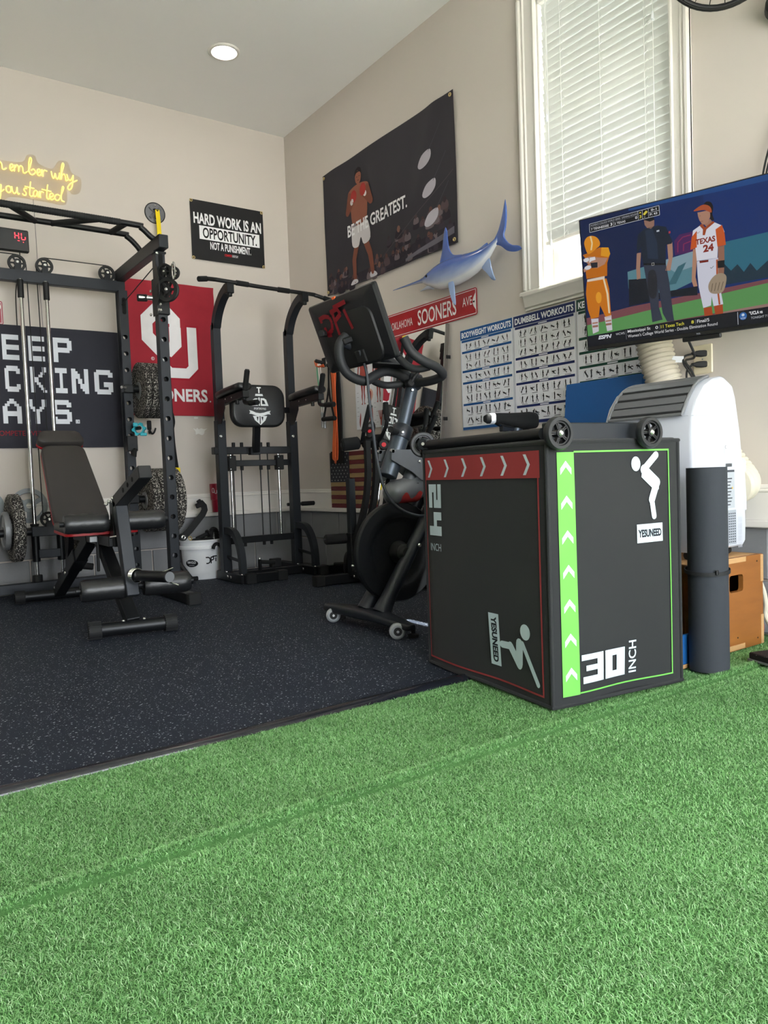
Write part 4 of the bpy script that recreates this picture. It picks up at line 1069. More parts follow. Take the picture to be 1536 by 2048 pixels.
# ------------------------------------------------------------------ weight bench with leg developer
def bench():
    CX = 0.995
    t = thing('weight_bench', 'black adjustable weight bench with red trim and leg rollers in front of the rack', 'weight bench', (CX, 4.1, 0.0))
    def footbar(c, L, d, name):
        c = V(c); d = V(d).normalized(); p0 = c-d*L/2; p1 = c+d*L/2
        b = MB().cyl(p0, p1, 0.031, n=22).build(name, 'black_steel', t)
        for p, q in ((p0, p0+d*0.055), (p1, p1-d*0.055)):
            mb = MB().cyl(p, q, 0.0385, n=22, b=0.003)
            for k in range(22):
                a = 2*math.pi*k/22
                x, y = mb.frame(d); u_ = x*math.cos(a)+y*math.sin(a); mb.beam(p+u_*0.0385, q+u_*0.0385, 0.004, 0.003, upv=u_, b=0)
            mb.build('end_cap', 'black_rubber', b)
        return d
    d = footbar((1.010, 3.463, 0.041), 0.385, (0.98, -0.17, 0), 'front_foot'); footbar((1.005, 4.865, 0.041), 0.52, (0.98, -0.12, 0), 'rear_foot')
    for s in (-1, 1): bolt(t, V((1.010, 3.463, 0.072))+d*0.045*s+V((0, -0.012, 0)), (0, -0.3, 1), 0.0075)
    MB().beam((1.008, 3.463, 0.06), (0.99, 3.86, 0.425), 0.06, 0.055, upv=(0, -1, 0), b=0.003).build('front_leg', 'black_steel', t)
    MB().beam((0.985, 4.865, 0.05), (0.985, 4.02, 0.425), 0.06, 0.06, upv=(0, 0, 1), b=0.003).build('rear_leg', 'black_steel', t)
    MB().beam((0.985, 4.44, 0.245), (0.985, 4.28, 0.316), 0.074, 0.074, upv=(0, 0, 1), b=0.003).build('leg_sleeve', 'black_steel', t)
    MB().cyl((1.02, 4.40, 0.245), (1.075, 4.38, 0.235), 0.019, n=14, b=0.004).build('adjust_knob', 'black_rubber', t)
    MB().beam((0.985, 3.60, 0.425), (0.985, 4.30, 0.425), 0.055, 0.05, b=0.003).build('seat_beam', 'black_steel', t)
    # seat and back pads with red welt
    def pad(c0, c1, wid0, wid1, th, nrm, name, r=0.04):
        """padded cushion from c0 to c1 (points on the underside), nrm = outward face"""
        c0 = V(c0); c1 = V(c1); n_ = V(nrm).normalized(); d = (c1-c0); L = d.length; d.normalize(); sd = d.cross(n_).normalized()
        out = []
        for a, b in ((0, -1), (0, 1), (1, 1), (1, -1)): pass
        poly = []
        for k, (cx, cy, a0, wd) in enumerate(((L-r, wid1/2-r, 0, wid1), (L-r, -wid1/2+r, 270, wid1))): pass
        def corner(px, py, a0):
            return [(px+r*math.cos(math.radians(a0+q*22.5)), py+r*math.sin(math.radians(a0+q*22.5))) for q in range(5)]
        poly += corner(L-r, wid1/2-r, 0)+corner(r, wid0/2-r, 90)+corner(r, -wid0/2+r, 180)+corner(L-r, -wid1/2+r, 270)
        mx_, my_ = L/2, 0
        def ring(k, h): return [c0+d*(mx_+(x-mx_)*k)+sd*(my_+(y-my_)*k)+n_*h for x, y in poly]
        p = MB().loft([ring(0.97, th*0.22), ring(1.0, th*0.32), ring(1.0, th*0.72), ring(0.975, th*0.92), ring(0.93, th), ring(0.5, th*1.06)]).build(name, 'pad_vinyl', t, smooth=50)
        MB().loft([ring(0.97, 0.0), ring(1.004, th*0.05), ring(1.004, th*0.28), ring(0.97, th*0.30)]).build('red_welt', 'red_trim', p, smooth=50)
        return p
    bn = V((0, -0.74, 0.66)).normalized()
    b0 = V((CX, 4.235, 0.455)); b1 = V((CX, 4.640, 0.895)); dd = (b1-b0).normalized(); bn = V((0, -dd.z, dd.y))
    pad(b0, b1, 0.285, 0.235, 0.055, bn, 'back_pad', r=0.05)
    pad(b1+dd*0.006, b1+dd*0.105, 0.255, 0.235, 0.062, bn, 'head_pad', r=0.035)
    pad((0.965, 3.70, 0.452), (0.965, 4.17, 0.452), 0.34, 0.27, 0.055, (0, 0, 1), 'seat_pad')
    for k in (-0.06, 0.06): MB().beam(b0+V((k, 0.0, 0.0))-bn*0.012, b1+V((k, 0, 0))-bn*0.012, 0.03, 0.022, upv=bn, b=0.002).build('back_bracket', 'black_steel', t)
    MB().beam((CX, 4.42, 0.64), (CX, 4.62, 0.19), 0.03, 0.045, upv=(0, -1, 0), b=0.002).build('back_strut', 'black_steel', t)
    # leg developer
    p0 = V((1.0, 3.545, 0.612)); p1 = V((1.0, 3.425, 0.185))
    MB().beam(p0, p1, 0.056, 0.05, upv=(0, -1, 0), b=0.003).build('leg_arm', 'dark_steel', t)
    MB().beam((1.0, 3.60, 0.605), (1.0, 3.60, 0.40), 0.05, 0.05, upv=(0, -1, 0), b=0.003).build('leg_pivot', 'black_steel', t)
    MB().beam((1.0, 3.66, 0.42), (1.0, 3.58, 0.62), 0.04, 0.03, upv=(0, -1, 0), b=0.002).build('pivot_link', 'black_steel', t)
    MB().beam((1.0, 3.560, 0.605), (1.0, 3.150, 0.738), 0.056, 0.056, upv=(0, 0, 1), b=0.003).build('top_arm', 'black_steel', t)
    for k in range(3): MB().cyl(V((0.9715, 3.24+k*0.07, 0.708-k*0.0227)), V((0.9705, 3.24+k*0.07, 0.708-k*0.0227)), 0.011, n=12).build('arm_hole', 'slot_black', t)
    for x, y, z in ((0.955, 3.60, 0.600), (0.962, 3.575, 0.612), (0.975, 3.555, 0.626), (1.02, 3.555, 0.628)): bolt(t, (x, y, z), (-0.4, -1, 0.2), 0.0095, 0.009)
    def roller(c, L0, L1, d_, r):
        c = V(c); d_ = V(d_).normalized()
        MB().cyl(c+d_*(L0-0.02), c+d_*(L1+0.02), 0.012, n=10).build('roller_axle', 'black_steel', t)
        for a, b in ((L0, -0.035), (0.035, L1)):
            mb = MB(); secs = []; n = 14; x, y = mb.frame(d_)
            for k in range(n+1):
                s_ = k/n; pos = a+(b-a)*s_; rr = r*(1-0.10*math.exp(-(s_/0.05)**2)-0.10*math.exp(-((1-s_)/0.05)**2)); 
                secs.append([c+d_*pos+(x*math.cos(q)+y*math.sin(q))*(rr+0.0008*math.sin(5*q+k*1.7)) for q in [2*math.pi*i/22 for i in range(22)]])
            mb.loft(secs).build('roller_pad', 'black_vinyl', t, smooth=60)
    roller((1.0, 3.63, 0.515), -0.225, 0.225, (1, -0.06, 0), 0.046); roller((1.032, 3.475, 0.222), -0.235, 0.245, (1, -0.10, 0), 0.050)
    MB().cyl((1.005, 3.44, 0.278), (1.075, 3.135, 0.290), 0.0245, n=22, b=0.003).build('weight_peg', 'black_steel', t)
    MB().cyl((1.0752, 3.134, 0.290), (1.0757, 3.132, 0.290), 0.0225, n=22).build('peg_cap', 'grey_plastic', t)
    mb = MB()
    for k in range(4): mb.torus((1.010+k*0.0018, 3.405-k*0.008, 0.279), (0.22, -0.97, 0.03), 0.031, 0.0035, n=28, m=8)
    mb.build('spring_collar', 'chrome', t)
    for a, b in (((1.06, 3.17, 0.31), (1.10, 3.15, 0.325)), ((1.06, 3.17, 0.275), (1.115, 3.14, 0.25))): MB().cyl(a, b, 0.0035, n=8).build('collar_handle', 'chrome', t)
    for x in (0.955, 1.03): MB().cyl((x, 3.565, 0.447), (x+0.028, 3.545, 0.452), 0.005, n=10).build('hinge_pin', 'chrome', t)
    MB().cyl((0.945, 3.80, 0.395), (0.975, 3.80, 0.395), 0.004, n=8).build('pull_pin', 'chrome', t)
    MB().beam((0.955, 3.79, 0.44), (0.955, 3.80, 0.27), 0.014, 0.012, b=0.003).build('release_lever', 'matt_black', t)
    MB().box((0.925, 3.75, 0.432), (0.035, 0.02, 0.028), b=0.002).build('latch_plate', 'hub_steel', t)
    bolt(t, (0.955, 4.52, 0.20), (-1, -0.5, 0), 0.009); bolt(t, (0.96, 4.83, 0.085), (-0.5, -1, 0), 0.009); bolt(t, (1.02, 4.83, 0.068), (0, -1, 0.3), 0.009)
bench()
# ------------------------------------------------------------------ pull-up and dip tower
def tower():
    XA, XB, Y = 2.085, 2.64, 4.90
    t = thing('power_tower', 'black pull-up and dip tower with padded arms in the corner', 'power tower', ((XA+XB)/2, 4.85, 0.0))
    for x in (XA, XB):
        MB().bar([(x, Y, 0.92), (x, Y, 1.66), (x, Y-0.015, 1.74), (x, Y-0.065, 1.83), (x, Y-0.15, 1.905), (x, Y-0.245, 1.945)], 0.052, 0.052, upv=(1, 0, 0), sub=5).build('upright', 'dark_steel', t)
        MB().beam((x, Y, 0.055), (x, Y, 1.10), 0.062, 0.062, upv=(1, 0, 0), b=0.003).build('lower_upright', 'dark_steel', t)
        MB().box((x, Y-0.255, 1.938), (0.05, 0.05, 0.065), b=0.003).build('bar_bracket', 'black_steel', t)
        MB().cyl((x, Y-0.262, 1.885), (x, Y-0.262, 1.93), 0.016, n=14, b=0.003).build('bracket_bolt', 'matt_black', t)
        # base
        MB().beam((x, 4.60, 0.033), (x, 5.0 if x == XA else 5.18, 0.033), 0.06, 0.06, b=0.003).build('base_beam', 'black_steel', t)
        s = 1
        MB().beam((x-0.01, 4.60, 0.033), (x+(0.26 if x == XA else 0.215), 4.60, 0.033), 0.06, 0.058, b=0.003).build('front_foot', 'black_steel', t)
        for xx in (x+0.035, x+(0.265 if x == XA else 0.225)): MB().box((xx, 4.60, 0.034), (0.07, 0.068, 0.068), b=0.004).build('foot_cap', 'black_rubber', t)
        MB().bar([(x, Y-0.02, 0.345), (x, Y-0.10, 0.345), (x, Y-0.17, 0.325), (x, Y-0.23, 0.26), (x, Y-0.262, 0.17), (x, Y-0.27, 0.06)], 0.045, 0.04, upv=(1, 0, 0), sub=4).build('curved_brace', 'dark_steel', t)
        MB().beam((x, Y-0.02, 0.165), (x, Y-0.26, 0.145), 0.012, 0.02, b=0.002).build('brace_rod', 'black_steel', t)
        for yy in (Y-0.05, Y-0.30): bolt(t, (x-0.022, yy, 0.063), (0, 0, 1), 0.0085)
        for yy in (Y-0.09, Y-0.14): bolt(t, (x-0.03, yy, 0.035), (-1, -0.2, 0), 0.010)
        bolt(t, (x-0.01, Y-0.032, 0.99), (0, -1, 0), 0.011); bolt(t, (x-0.01, Y-0.032, 1.235), (0, -1, 0), 0.008); bolt(t, (x+0.014, Y-0.032, 1.10), (0, -1, 0), 0.008)
        # padded arm
        MB().beam((x, Y-0.0, 1.215), (x, Y-0.44, 1.235), 0.045, 0.045, b=0.003).build('arm_beam', 'black_steel', t)
        MB().prism([(0, 0), (0.06, 0), (0.13, 0.10), (0.13, 0.14), (0, 0.14)], (x-0.024, Y-0.03, 1.07), V((0, -1, 0)), Z1, 0.004).build('arm_gusset', 'black_steel', t)
        pts = [(x, Y-0.05, 1.262), (x, Y-0.16, 1.275), (x, Y-0.30, 1.282), (x, Y-0.43, 1.288)]
        secs = []
        for (px, py, pz), k in zip([pts[0], (x, Y-0.065, 1.264), pts[1], pts[2], (x, Y-0.415, 1.287), pts[3]], (0.7, 1, 1, 1, 1, 0.7)):
            secs.append([V((px+a*k, py, pz+b*k)) for a, b in rrect(0.105, 0.045, 0.020, 4)])
        MB().loft(secs).build('arm_pad', 'black_vinyl', t, smooth=50)
        MB().tube([(x, Y-0.475, 1.385), (x, Y-0.42, 1.24), (x, Y-0.41, 1.20), (x, Y-0.435, 1.178), (x+0.0, Y-0.52, 1.17), (x, Y-0.58, 1.166)], 0.014, n=14, sub=4).build('dip_handle', 'black_steel', t)
        MB().cyl((x, Y-0.473, 1.38), (x, Y-0.428, 1.26), 0.0175, n=16, b=0.003).build('upper_grip', 'foam_black', t)
        MB().cyl((x, Y-0.49, 1.172), (x, Y-0.60, 1.166), 0.0175, n=16, b=0.003).build('lower_grip', 'foam_black', t)
        MB().cyl((x-0.03, Y-0.37, 1.20), (x-0.03, Y-0.37, 1.175), 0.012, n=12, b=0.002).build('adjust_knob', 'matt_black', t)
        for yy in (Y-0.17, Y-0.27): bolt(t, (x-0.024, yy, 1.228), (-1, 0, 0), 0.006, 0.004)
        if x == XA: continue
        MB().cyl((x-0.03, Y+0.06, 0.495), (x+0.19, Y+0.06, 0.495), 0.012, n=12).build('storage_peg', 'matt_black', t)
        MB().cyl((x+0.09, Y+0.06, 0.495), (x+0.195, Y+0.06, 0.495), 0.017, n=14, b=0.003).build('peg_grip', 'foam_black', t)
    # pull-up bar
    zb = 1.975; yb = Y-0.255
    MB().tube([(1.862, yb-0.05, 1.962), (1.93, yb-0.02, 1.978), (1.985, yb, 1.985), (2.03, yb, 1.984), (2.35, yb, 1.972), (2.69, yb, 1.966), (2.73, yb, 1.962), (2.78, yb-0.02, 1.945), (2.855, yb-0.06, 1.915)], 0.0135, n=14, sub=4).build('pull_up_bar', 'matt_black', t)
    for a, b in (((1.858, yb-0.052, 1.961), (1.925, yb-0.022, 1.977)), ((2.135, yb, 1.981), (2.225, yb, 1.978)), ((2.44, yb, 1.970), (2.53, yb, 1.968)), ((2.785, yb-0.024, 1.943), (2.86, yb-0.064, 1.913))):
        MB().cyl(a, b, 0.0175, n=16, b=0.003).build('foam_grip', 'foam_black', t)
    # back rest
    px = (XA+XB)/2-0.075; c = V((px, Y-0.155, 1.185))
    mb = MB(); secs = []
    for d, k in ((0.0, 0.95), (0.006, 1.0), (0.040, 1.0), (0.050, 0.97), (0.054, 0.90)):
        secs.append([c+V((x_*k, -d, z_*k)) for x_, z_ in rrect(0.395, 0.285, 0.085, 7)])
    mb.loft(secs); mb.build('back_pad', 'black_vinyl', t, smooth=50)
    pr = Print(c+V((0, -0.0545, 0)), X1, Z1, lift=0.0008)
    w = 'f2f4f6'; k = 0.98
    pr.rect(-.016, .118, .016, .126, w, 1); pr.rect(-.005, .085, .005, .118, w, 1); pr.poly([(-.030, .066), (.030, .066), (.026, .080), (-.026, .080)], w, 1)
    pr.poly([(-.064, .0), (-.046, .042), (-.030, .050), (-.012, .050), (-.012, .040), (-.026, .036), (-.034, .014), (-.012, .014), (-.012, .0)], w, 2)
    pr.poly([(.010, .0), (.068, .0), (.052, .042), (.036, .052), (.010, .052)], w, 2); pr.poly([(.020, .012), (.046, .012), (.036, .036), (.020, .040)], '1c1d1f', 3); pr.rect(-.006, 0, .004, .056, w, 2)
    pr.text('SPORTSROYALS', -.042, -.026, .048, -.012, w, bold=0.01, layer=2)
    pr.poly([(-.078, -.030), (-.058, -.034), (-.030, -.046), (0, -.050), (.030, -.046), (.062, -.036), (.082, -.032), (.074, -.046), (.082, -.058), (.060, -.056), (.030, -.066), (0, -.070), (-.030, -.066), (-.058, -.056), (-.078, -.054), (-.070, -.042)], w, 2)
    pr.poly([(-.052, -.068), (.054, -.068), (.040, -.098), (.004, -.130), (-.038, -.098)], w, 2)
    for x_ in (-.026, .010): pr.poly([(x_, -.074), (x_+.016, -.074), (x_+.008, -.104)], '1c1d1f', 3)
    pr.rect(-.003, -.122, .004, -.070, '1c1d1f', 3)
    pr.build('pad_logo', 'printed_card', t, label='white shield emblem')
    MB().beam((px+0.01, Y-0.135, 1.08), (px+0.03, Y-0.06, 0.88), 0.045, 0.04, upv=(0, -1, 0), b=0.003).build('back_post', 'black_steel', t)
    MB().beam((px-0.12, Y-0.12, 1.175), (XB, Y-0.0, 1.178), 0.03, 0.04, b=0.002).build('back_brace', 'black_steel', t)
    # cross members, guide rods and cables
    MB().beam((XA-0.06, Y, 0.893), (XB+0.03, Y, 0.893), 0.05, 0.05, b=0.003).build('cross_bar', 'black_steel', t)
    MB().box((px+0.03, Y-0.035, 0.885), (0.075, 0.05, 0.05), b=0.003).build('post_socket', 'black_steel', t)
    MB().beam((XA, Y, 0.268), (XB, Y, 0.268), 0.05, 0.045, b=0.003).build('lower_cross_bar', 'black_steel', t)
    MB().beam((XA, Y-0.10, 0.033), (XB, Y-0.10, 0.033), 0.055, 0.055, b=0.003).build('base_cross_beam', 'black_steel', t)
    MB().beam((XA+0.02, Y+0.03, 0.805), (XB-0.02, Y+0.03, 0.805), 0.03, 0.042, b=0.003).build('sliding_bar', 'black_steel', t)
    for x in (2.165, 2.535):
        MB().cyl((x, Y+0.03, 0.27), (x, Y+0.03, 0.90), 0.0095, n=14).build('guide_rod', 'chrome', t)
        MB().box((x, Y+0.02, 0.805), (0.055, 0.05, 0.105), b=0.004).build('slide_block', 'matt_black', t)
        for dz in (-0.04, 0.04): bolt(t, (x-0.015, Y-0.005, 0.805+dz), (0, -1, 0), 0.005, 0.003)
    for x in (2.187, 2.248, 2.395, 2.454):
        MB().cyl((x, Y+0.04, 0.255), (x, Y+0.04, 0.92), 0.0045, n=8).build('band_rod', 'matt_black', t)
        MB().cyl((x, Y+0.02, 0.915), (x, Y+0.02, 0.95), 0.012, n=12, b=0.002).build('rod_cap', 'matt_black', t)
        MB().cyl((x, Y+0.03, 0.755), (x, Y+0.03, 0.79), 0.012, n=12, b=0.002).build('band_stop', 'matt_black', t)
        MB().cyl((x, Y+0.03, 0.218), (x, Y+0.03, 0.25), 0.011, n=12, b=0.002).build('rod_foot', 'black_rubber', t)
    # pedal on the base
    MB().beam((2.272, 4.76, 0.06), (2.272, 4.76, 0.135), 0.016, 0.03, b=0.002).build('pedal_post', 'black_steel', t)
    MB().cyl((2.275, 4.75, 0.118), (2.375, 4.73, 0.108), 0.014, n=14, b=0.003).build('pedal_grip', 'foam_black', t)
    bolt(t, (2.272, 4.76, 0.137), (0, 0, 1), 0.008, 0.01)
    MB().box((2.44, 4.86, 0.09), (0.075, 0.05, 0.06), b=0.004).build('rubber_stop', 'black_rubber', t)
tower()

# ------------------------------------------------------------------ bucket of cable handles
def bucket():
    c = V((2.015, 5.165, 0.001)); t = thing('bucket', 'white plastic bucket with a black logo between rack and tower', 'bucket', c)
    mat('bucket_plastic', 'eceef2', 0.35, var=0.03, sss=0.05)
    R0, R1, H = 0.128, 0.146, 0.278
    pr = [(R0-0.003, 0), (R0, 0.004), (R0+(R1-R0)*0.76, H*0.76), (R1+0.010, H*0.765), (R1+0.011, H*0.80), (R1+0.010, H*0.845), (R1+0.001, H*0.85), (R1+0.002, H*0.95), (R1+0.007, H*0.955), (R1+0.008, H*0.99), (R1+0.005, H), (R1-0.001, H), (R1-0.003, H*0.95), (R0-0.004, 0.006), (0.001, 0.006)]
    MB().lathe(pr, c, (0, 0, 1), 48).build('pail', 'bucket_plastic', t, smooth=40)
    fwd = math.atan2(-c.y, -c.x)   # direction towards the viewer
    def mp(x, y, h):
        r = R0+(R1-R0)*(y/H)+0.0012+h*0.5; a = fwd+x/r; return V((c.x+r*math.cos(a), c.y+r*math.sin(a), y))
    p = Print((0, 0, 0), X1, Z1, mapf=mp)
    k = '15161a'
    for pts in ([(.030, .150), (.046, .150), (.055, .142), (.055, .128), (.046, .120), (.032, .120)], [(.060, .118), (.060, .150), (.076, .150), (.078, .138), (.062, .134)], [(.070, .153), (.102, .153)], [(.092, .146), (.092, .126)]): p.stroke([(x*1.25-.012, .135+(y-.135)*1.4) for x, y in pts], 0.0085, k, layer=1, rnd=False)
    n = 22; p.poly([(-.078+.050*math.cos(2*math.pi*i/n), .118+.026*math.sin(2*math.pi*i/n)) for i in range(n)], k, layer=1)
    p.text('RMHOLD', -.112, .116, -.044, .134, 'e8eaee', bold=0.02, layer=4); p.rect(-.098, .102, -.056, .107, '8a8d94', layer=4)
    p.build('bucket_logo', 'printed_card', t, label='black lettering and oval badge')
    # contents, each a thing of its own
    mat('rope_black', '1a1a1c', 0.8, bump=0.4, bscale=80)
    mb = MB(); P_ = catmull([(2.085, 5.15, 0.20), (2.080, 5.15, 0.285), (2.092, 5.15, 0.335), (2.112, 5.155, 0.345), (2.130, 5.16, 0.325), (2.135, 5.16, 0.27), (2.13, 5.165, 0.20)], 10)
    n = len(P_)
    for s in range(3):
        pts = []
        for i, q in enumerate(P_):
            a = i*0.55+s*2.094; pts.append(q+V((0.009*math.cos(a), 0.009*math.sin(a), 0.004*math.sin(a))))
        mb.tube(pts, 0.0095, n=8)
    tag(mb.build('triceps_rope', 'rope_black', loc=(2.11, 5.155, 0.2)), 'black braided triceps rope looping out of the white bucket', 'rope')
    h = thing('cable_handle', 'black cable handle with round end lying in the white bucket', 'handle', (2.0, 5.13, 0.24))
    MB().cyl((1.955, 5.10, 0.285), (2.045, 5.115, 0.315), 0.014, n=14, b=0.003).build('grip', 'foam_black', h)
    MB().lathe([(0.014, -0.008), (0.028, -0.005), (0.028, 0.005), (0.014, 0.008)], (2.048, 5.115, 0.316), (0.95, 0.15, 0.3), 20).build('end_disc', 'matt_black', h)
    h2 = thing('ankle_strap', 'black padded cuff heaped at the rim of the white bucket', 'strap', (1.99, 5.09, 0.24))
    MB().tube([(1.93, 5.12, 0.265), (1.945, 5.08, 0.275), (1.98, 5.055, 0.268), (2.03, 5.06, 0.278), (2.06, 5.09, 0.272), (2.04, 5.13, 0.27), (1.98, 5.14, 0.272)], 0.019, n=12, sub=5, closed=True).build('cuff', 'foam_black', h2)
    mat('brass', 'c4ae78', 0.4, 0.6)
    MB().torus((1.905, 5.085, 0.295), (0.3, -0.9, 0.3), 0.013, 0.004, n=20, m=8).build('ring', 'brass', h2)
    h3 = thing('lat_attachment', 'bent flat black steel attachment arm leaning out of the white bucket', 'attachment', (1.95, 5.15, 0.25))
    MB().bar([(1.872, 5.145, 0.300), (1.93, 5.15, 0.345), (2.035, 5.16, 0.455), (2.052, 5.165, 0.485), (2.048, 5.165, 0.510), (2.020, 5.16, 0.540)], 0.042, 0.016, upv=(0, 1, 0)).build('arm', 'matt_black', h3)
    MB().beam((2.035, 5.16, 0.530), (1.985, 5.155, 0.512), 0.02, 0.034, upv=(0, 0, 1), b=0.004).build('hook_end', 'matt_black', h3)
    MB().beam((1.998, 5.155, 0.536), (2.025, 5.16, 0.552), 0.02, 0.030, upv=(0, 0, 1), b=0.004).build('hook_tip', 'matt_black', h3)
    MB().cyl((1.872, 5.155, 0.303), (1.870, 5.118, 0.303), 0.026, n=20, b=0.003).build('pivot_boss', 'matt_black', h3)
    MB().torus((1.8695, 5.116, 0.303), (0.05, -1, 0), 0.012, 0.0045, n=20, m=8).build('steel_eye', 'bolt_steel', h3)
    hk = MB().tube([(2.030, 4.988, 0.215), (2.040, 4.988, 0.240), (2.060, 4.988, 0.249), (2.088, 4.992, 0.228), (2.112, 5.000, 0.17), (2.124, 5.020, 0.10), (2.135, 5.03, 0.012)], 0.0120, n=12, sub=5)
    tag(hk.build('hook_bar', 'foam_black', loc=(2.13, 5.03, 0.0)), 'black foam hook standing between the white bucket and the tower', 'hook')
    tb = thing('tbar_handle', 'black T-shaped bar lying on the floor beside the white bucket', 'bar', (1.83, 4.98, 0.0))
    MB().cyl((1.755, 5.00, 0.024), (1.905, 4.975, 0.024), 0.0155, n=14, b=0.003).build('grip_bar', 'foam_black', tb)
    MB().cyl((1.858, 4.985, 0.030), (1.795, 5.06, 0.150), 0.0155, n=14).build('stem', 'matt_black', tb)
    cup = thing('tumbler', 'red tumbler with white OU logo on the white ledge', 'tumbler', (2.205, 5.333, 0.4575))
    mat('cup_red', '9c1230', 0.35, var=0.05, coat=0.2)
    cc = V((2.205, 5.312, 0.458))
    MB().lathe([(0.028, 0), (0.030, 0.004), (0.033, 0.085), (0.034, 0.088), (0.040, 0.092), (0.0405, 0.10), (0.045, 0.198), (0.045, 0.207), (0.041, 0.210)], cc, (0, 0, 1), 32).build('cup_body', 'cup_red', cup, smooth=40)
    def mc(x, y, h): r = 0.0405+0.0045*(y-0.10)/0.10+0.0012+h; a = fwd+x/r; return V((cc.x+r*math.cos(a), cc.y+r*math.sin(a), cc.z+y))
    p = Print((0, 0, 0), X1, Z1, mapf=mc)
    def ring(cx, cy, w, h, th, col, L):
        o = [(-w, -h*.55), (-w*.55, -h), (w*.55, -h), (w, -h*.55), (w, h*.55), (w*.55, h), (-w*.55, h), (-w, h*.55)]
        pts = [(cx+a, cy+b) for a, b in o]+[(cx+a*(1-th/w), cy+b*(1-th/h)) for a, b in o]
        p._add(pts, [(i, (i+1) % 8, 8+(i+1) % 8, 8+i) for i in range(8)], col, L)
    ring(-.022, .160, .0095, .018, .0045, 'e9e3e4', 1)
    p.stroke([(-.012, .162), (-.012, .145), (-.008, .138), (.002, .138), (.006, .145), (.006, .162)], .0045, 'e9e3e4', layer=2, rnd=False)
    p.build('cup_logo', 'printed_card', cup, label='white OU monogram')
bucket()

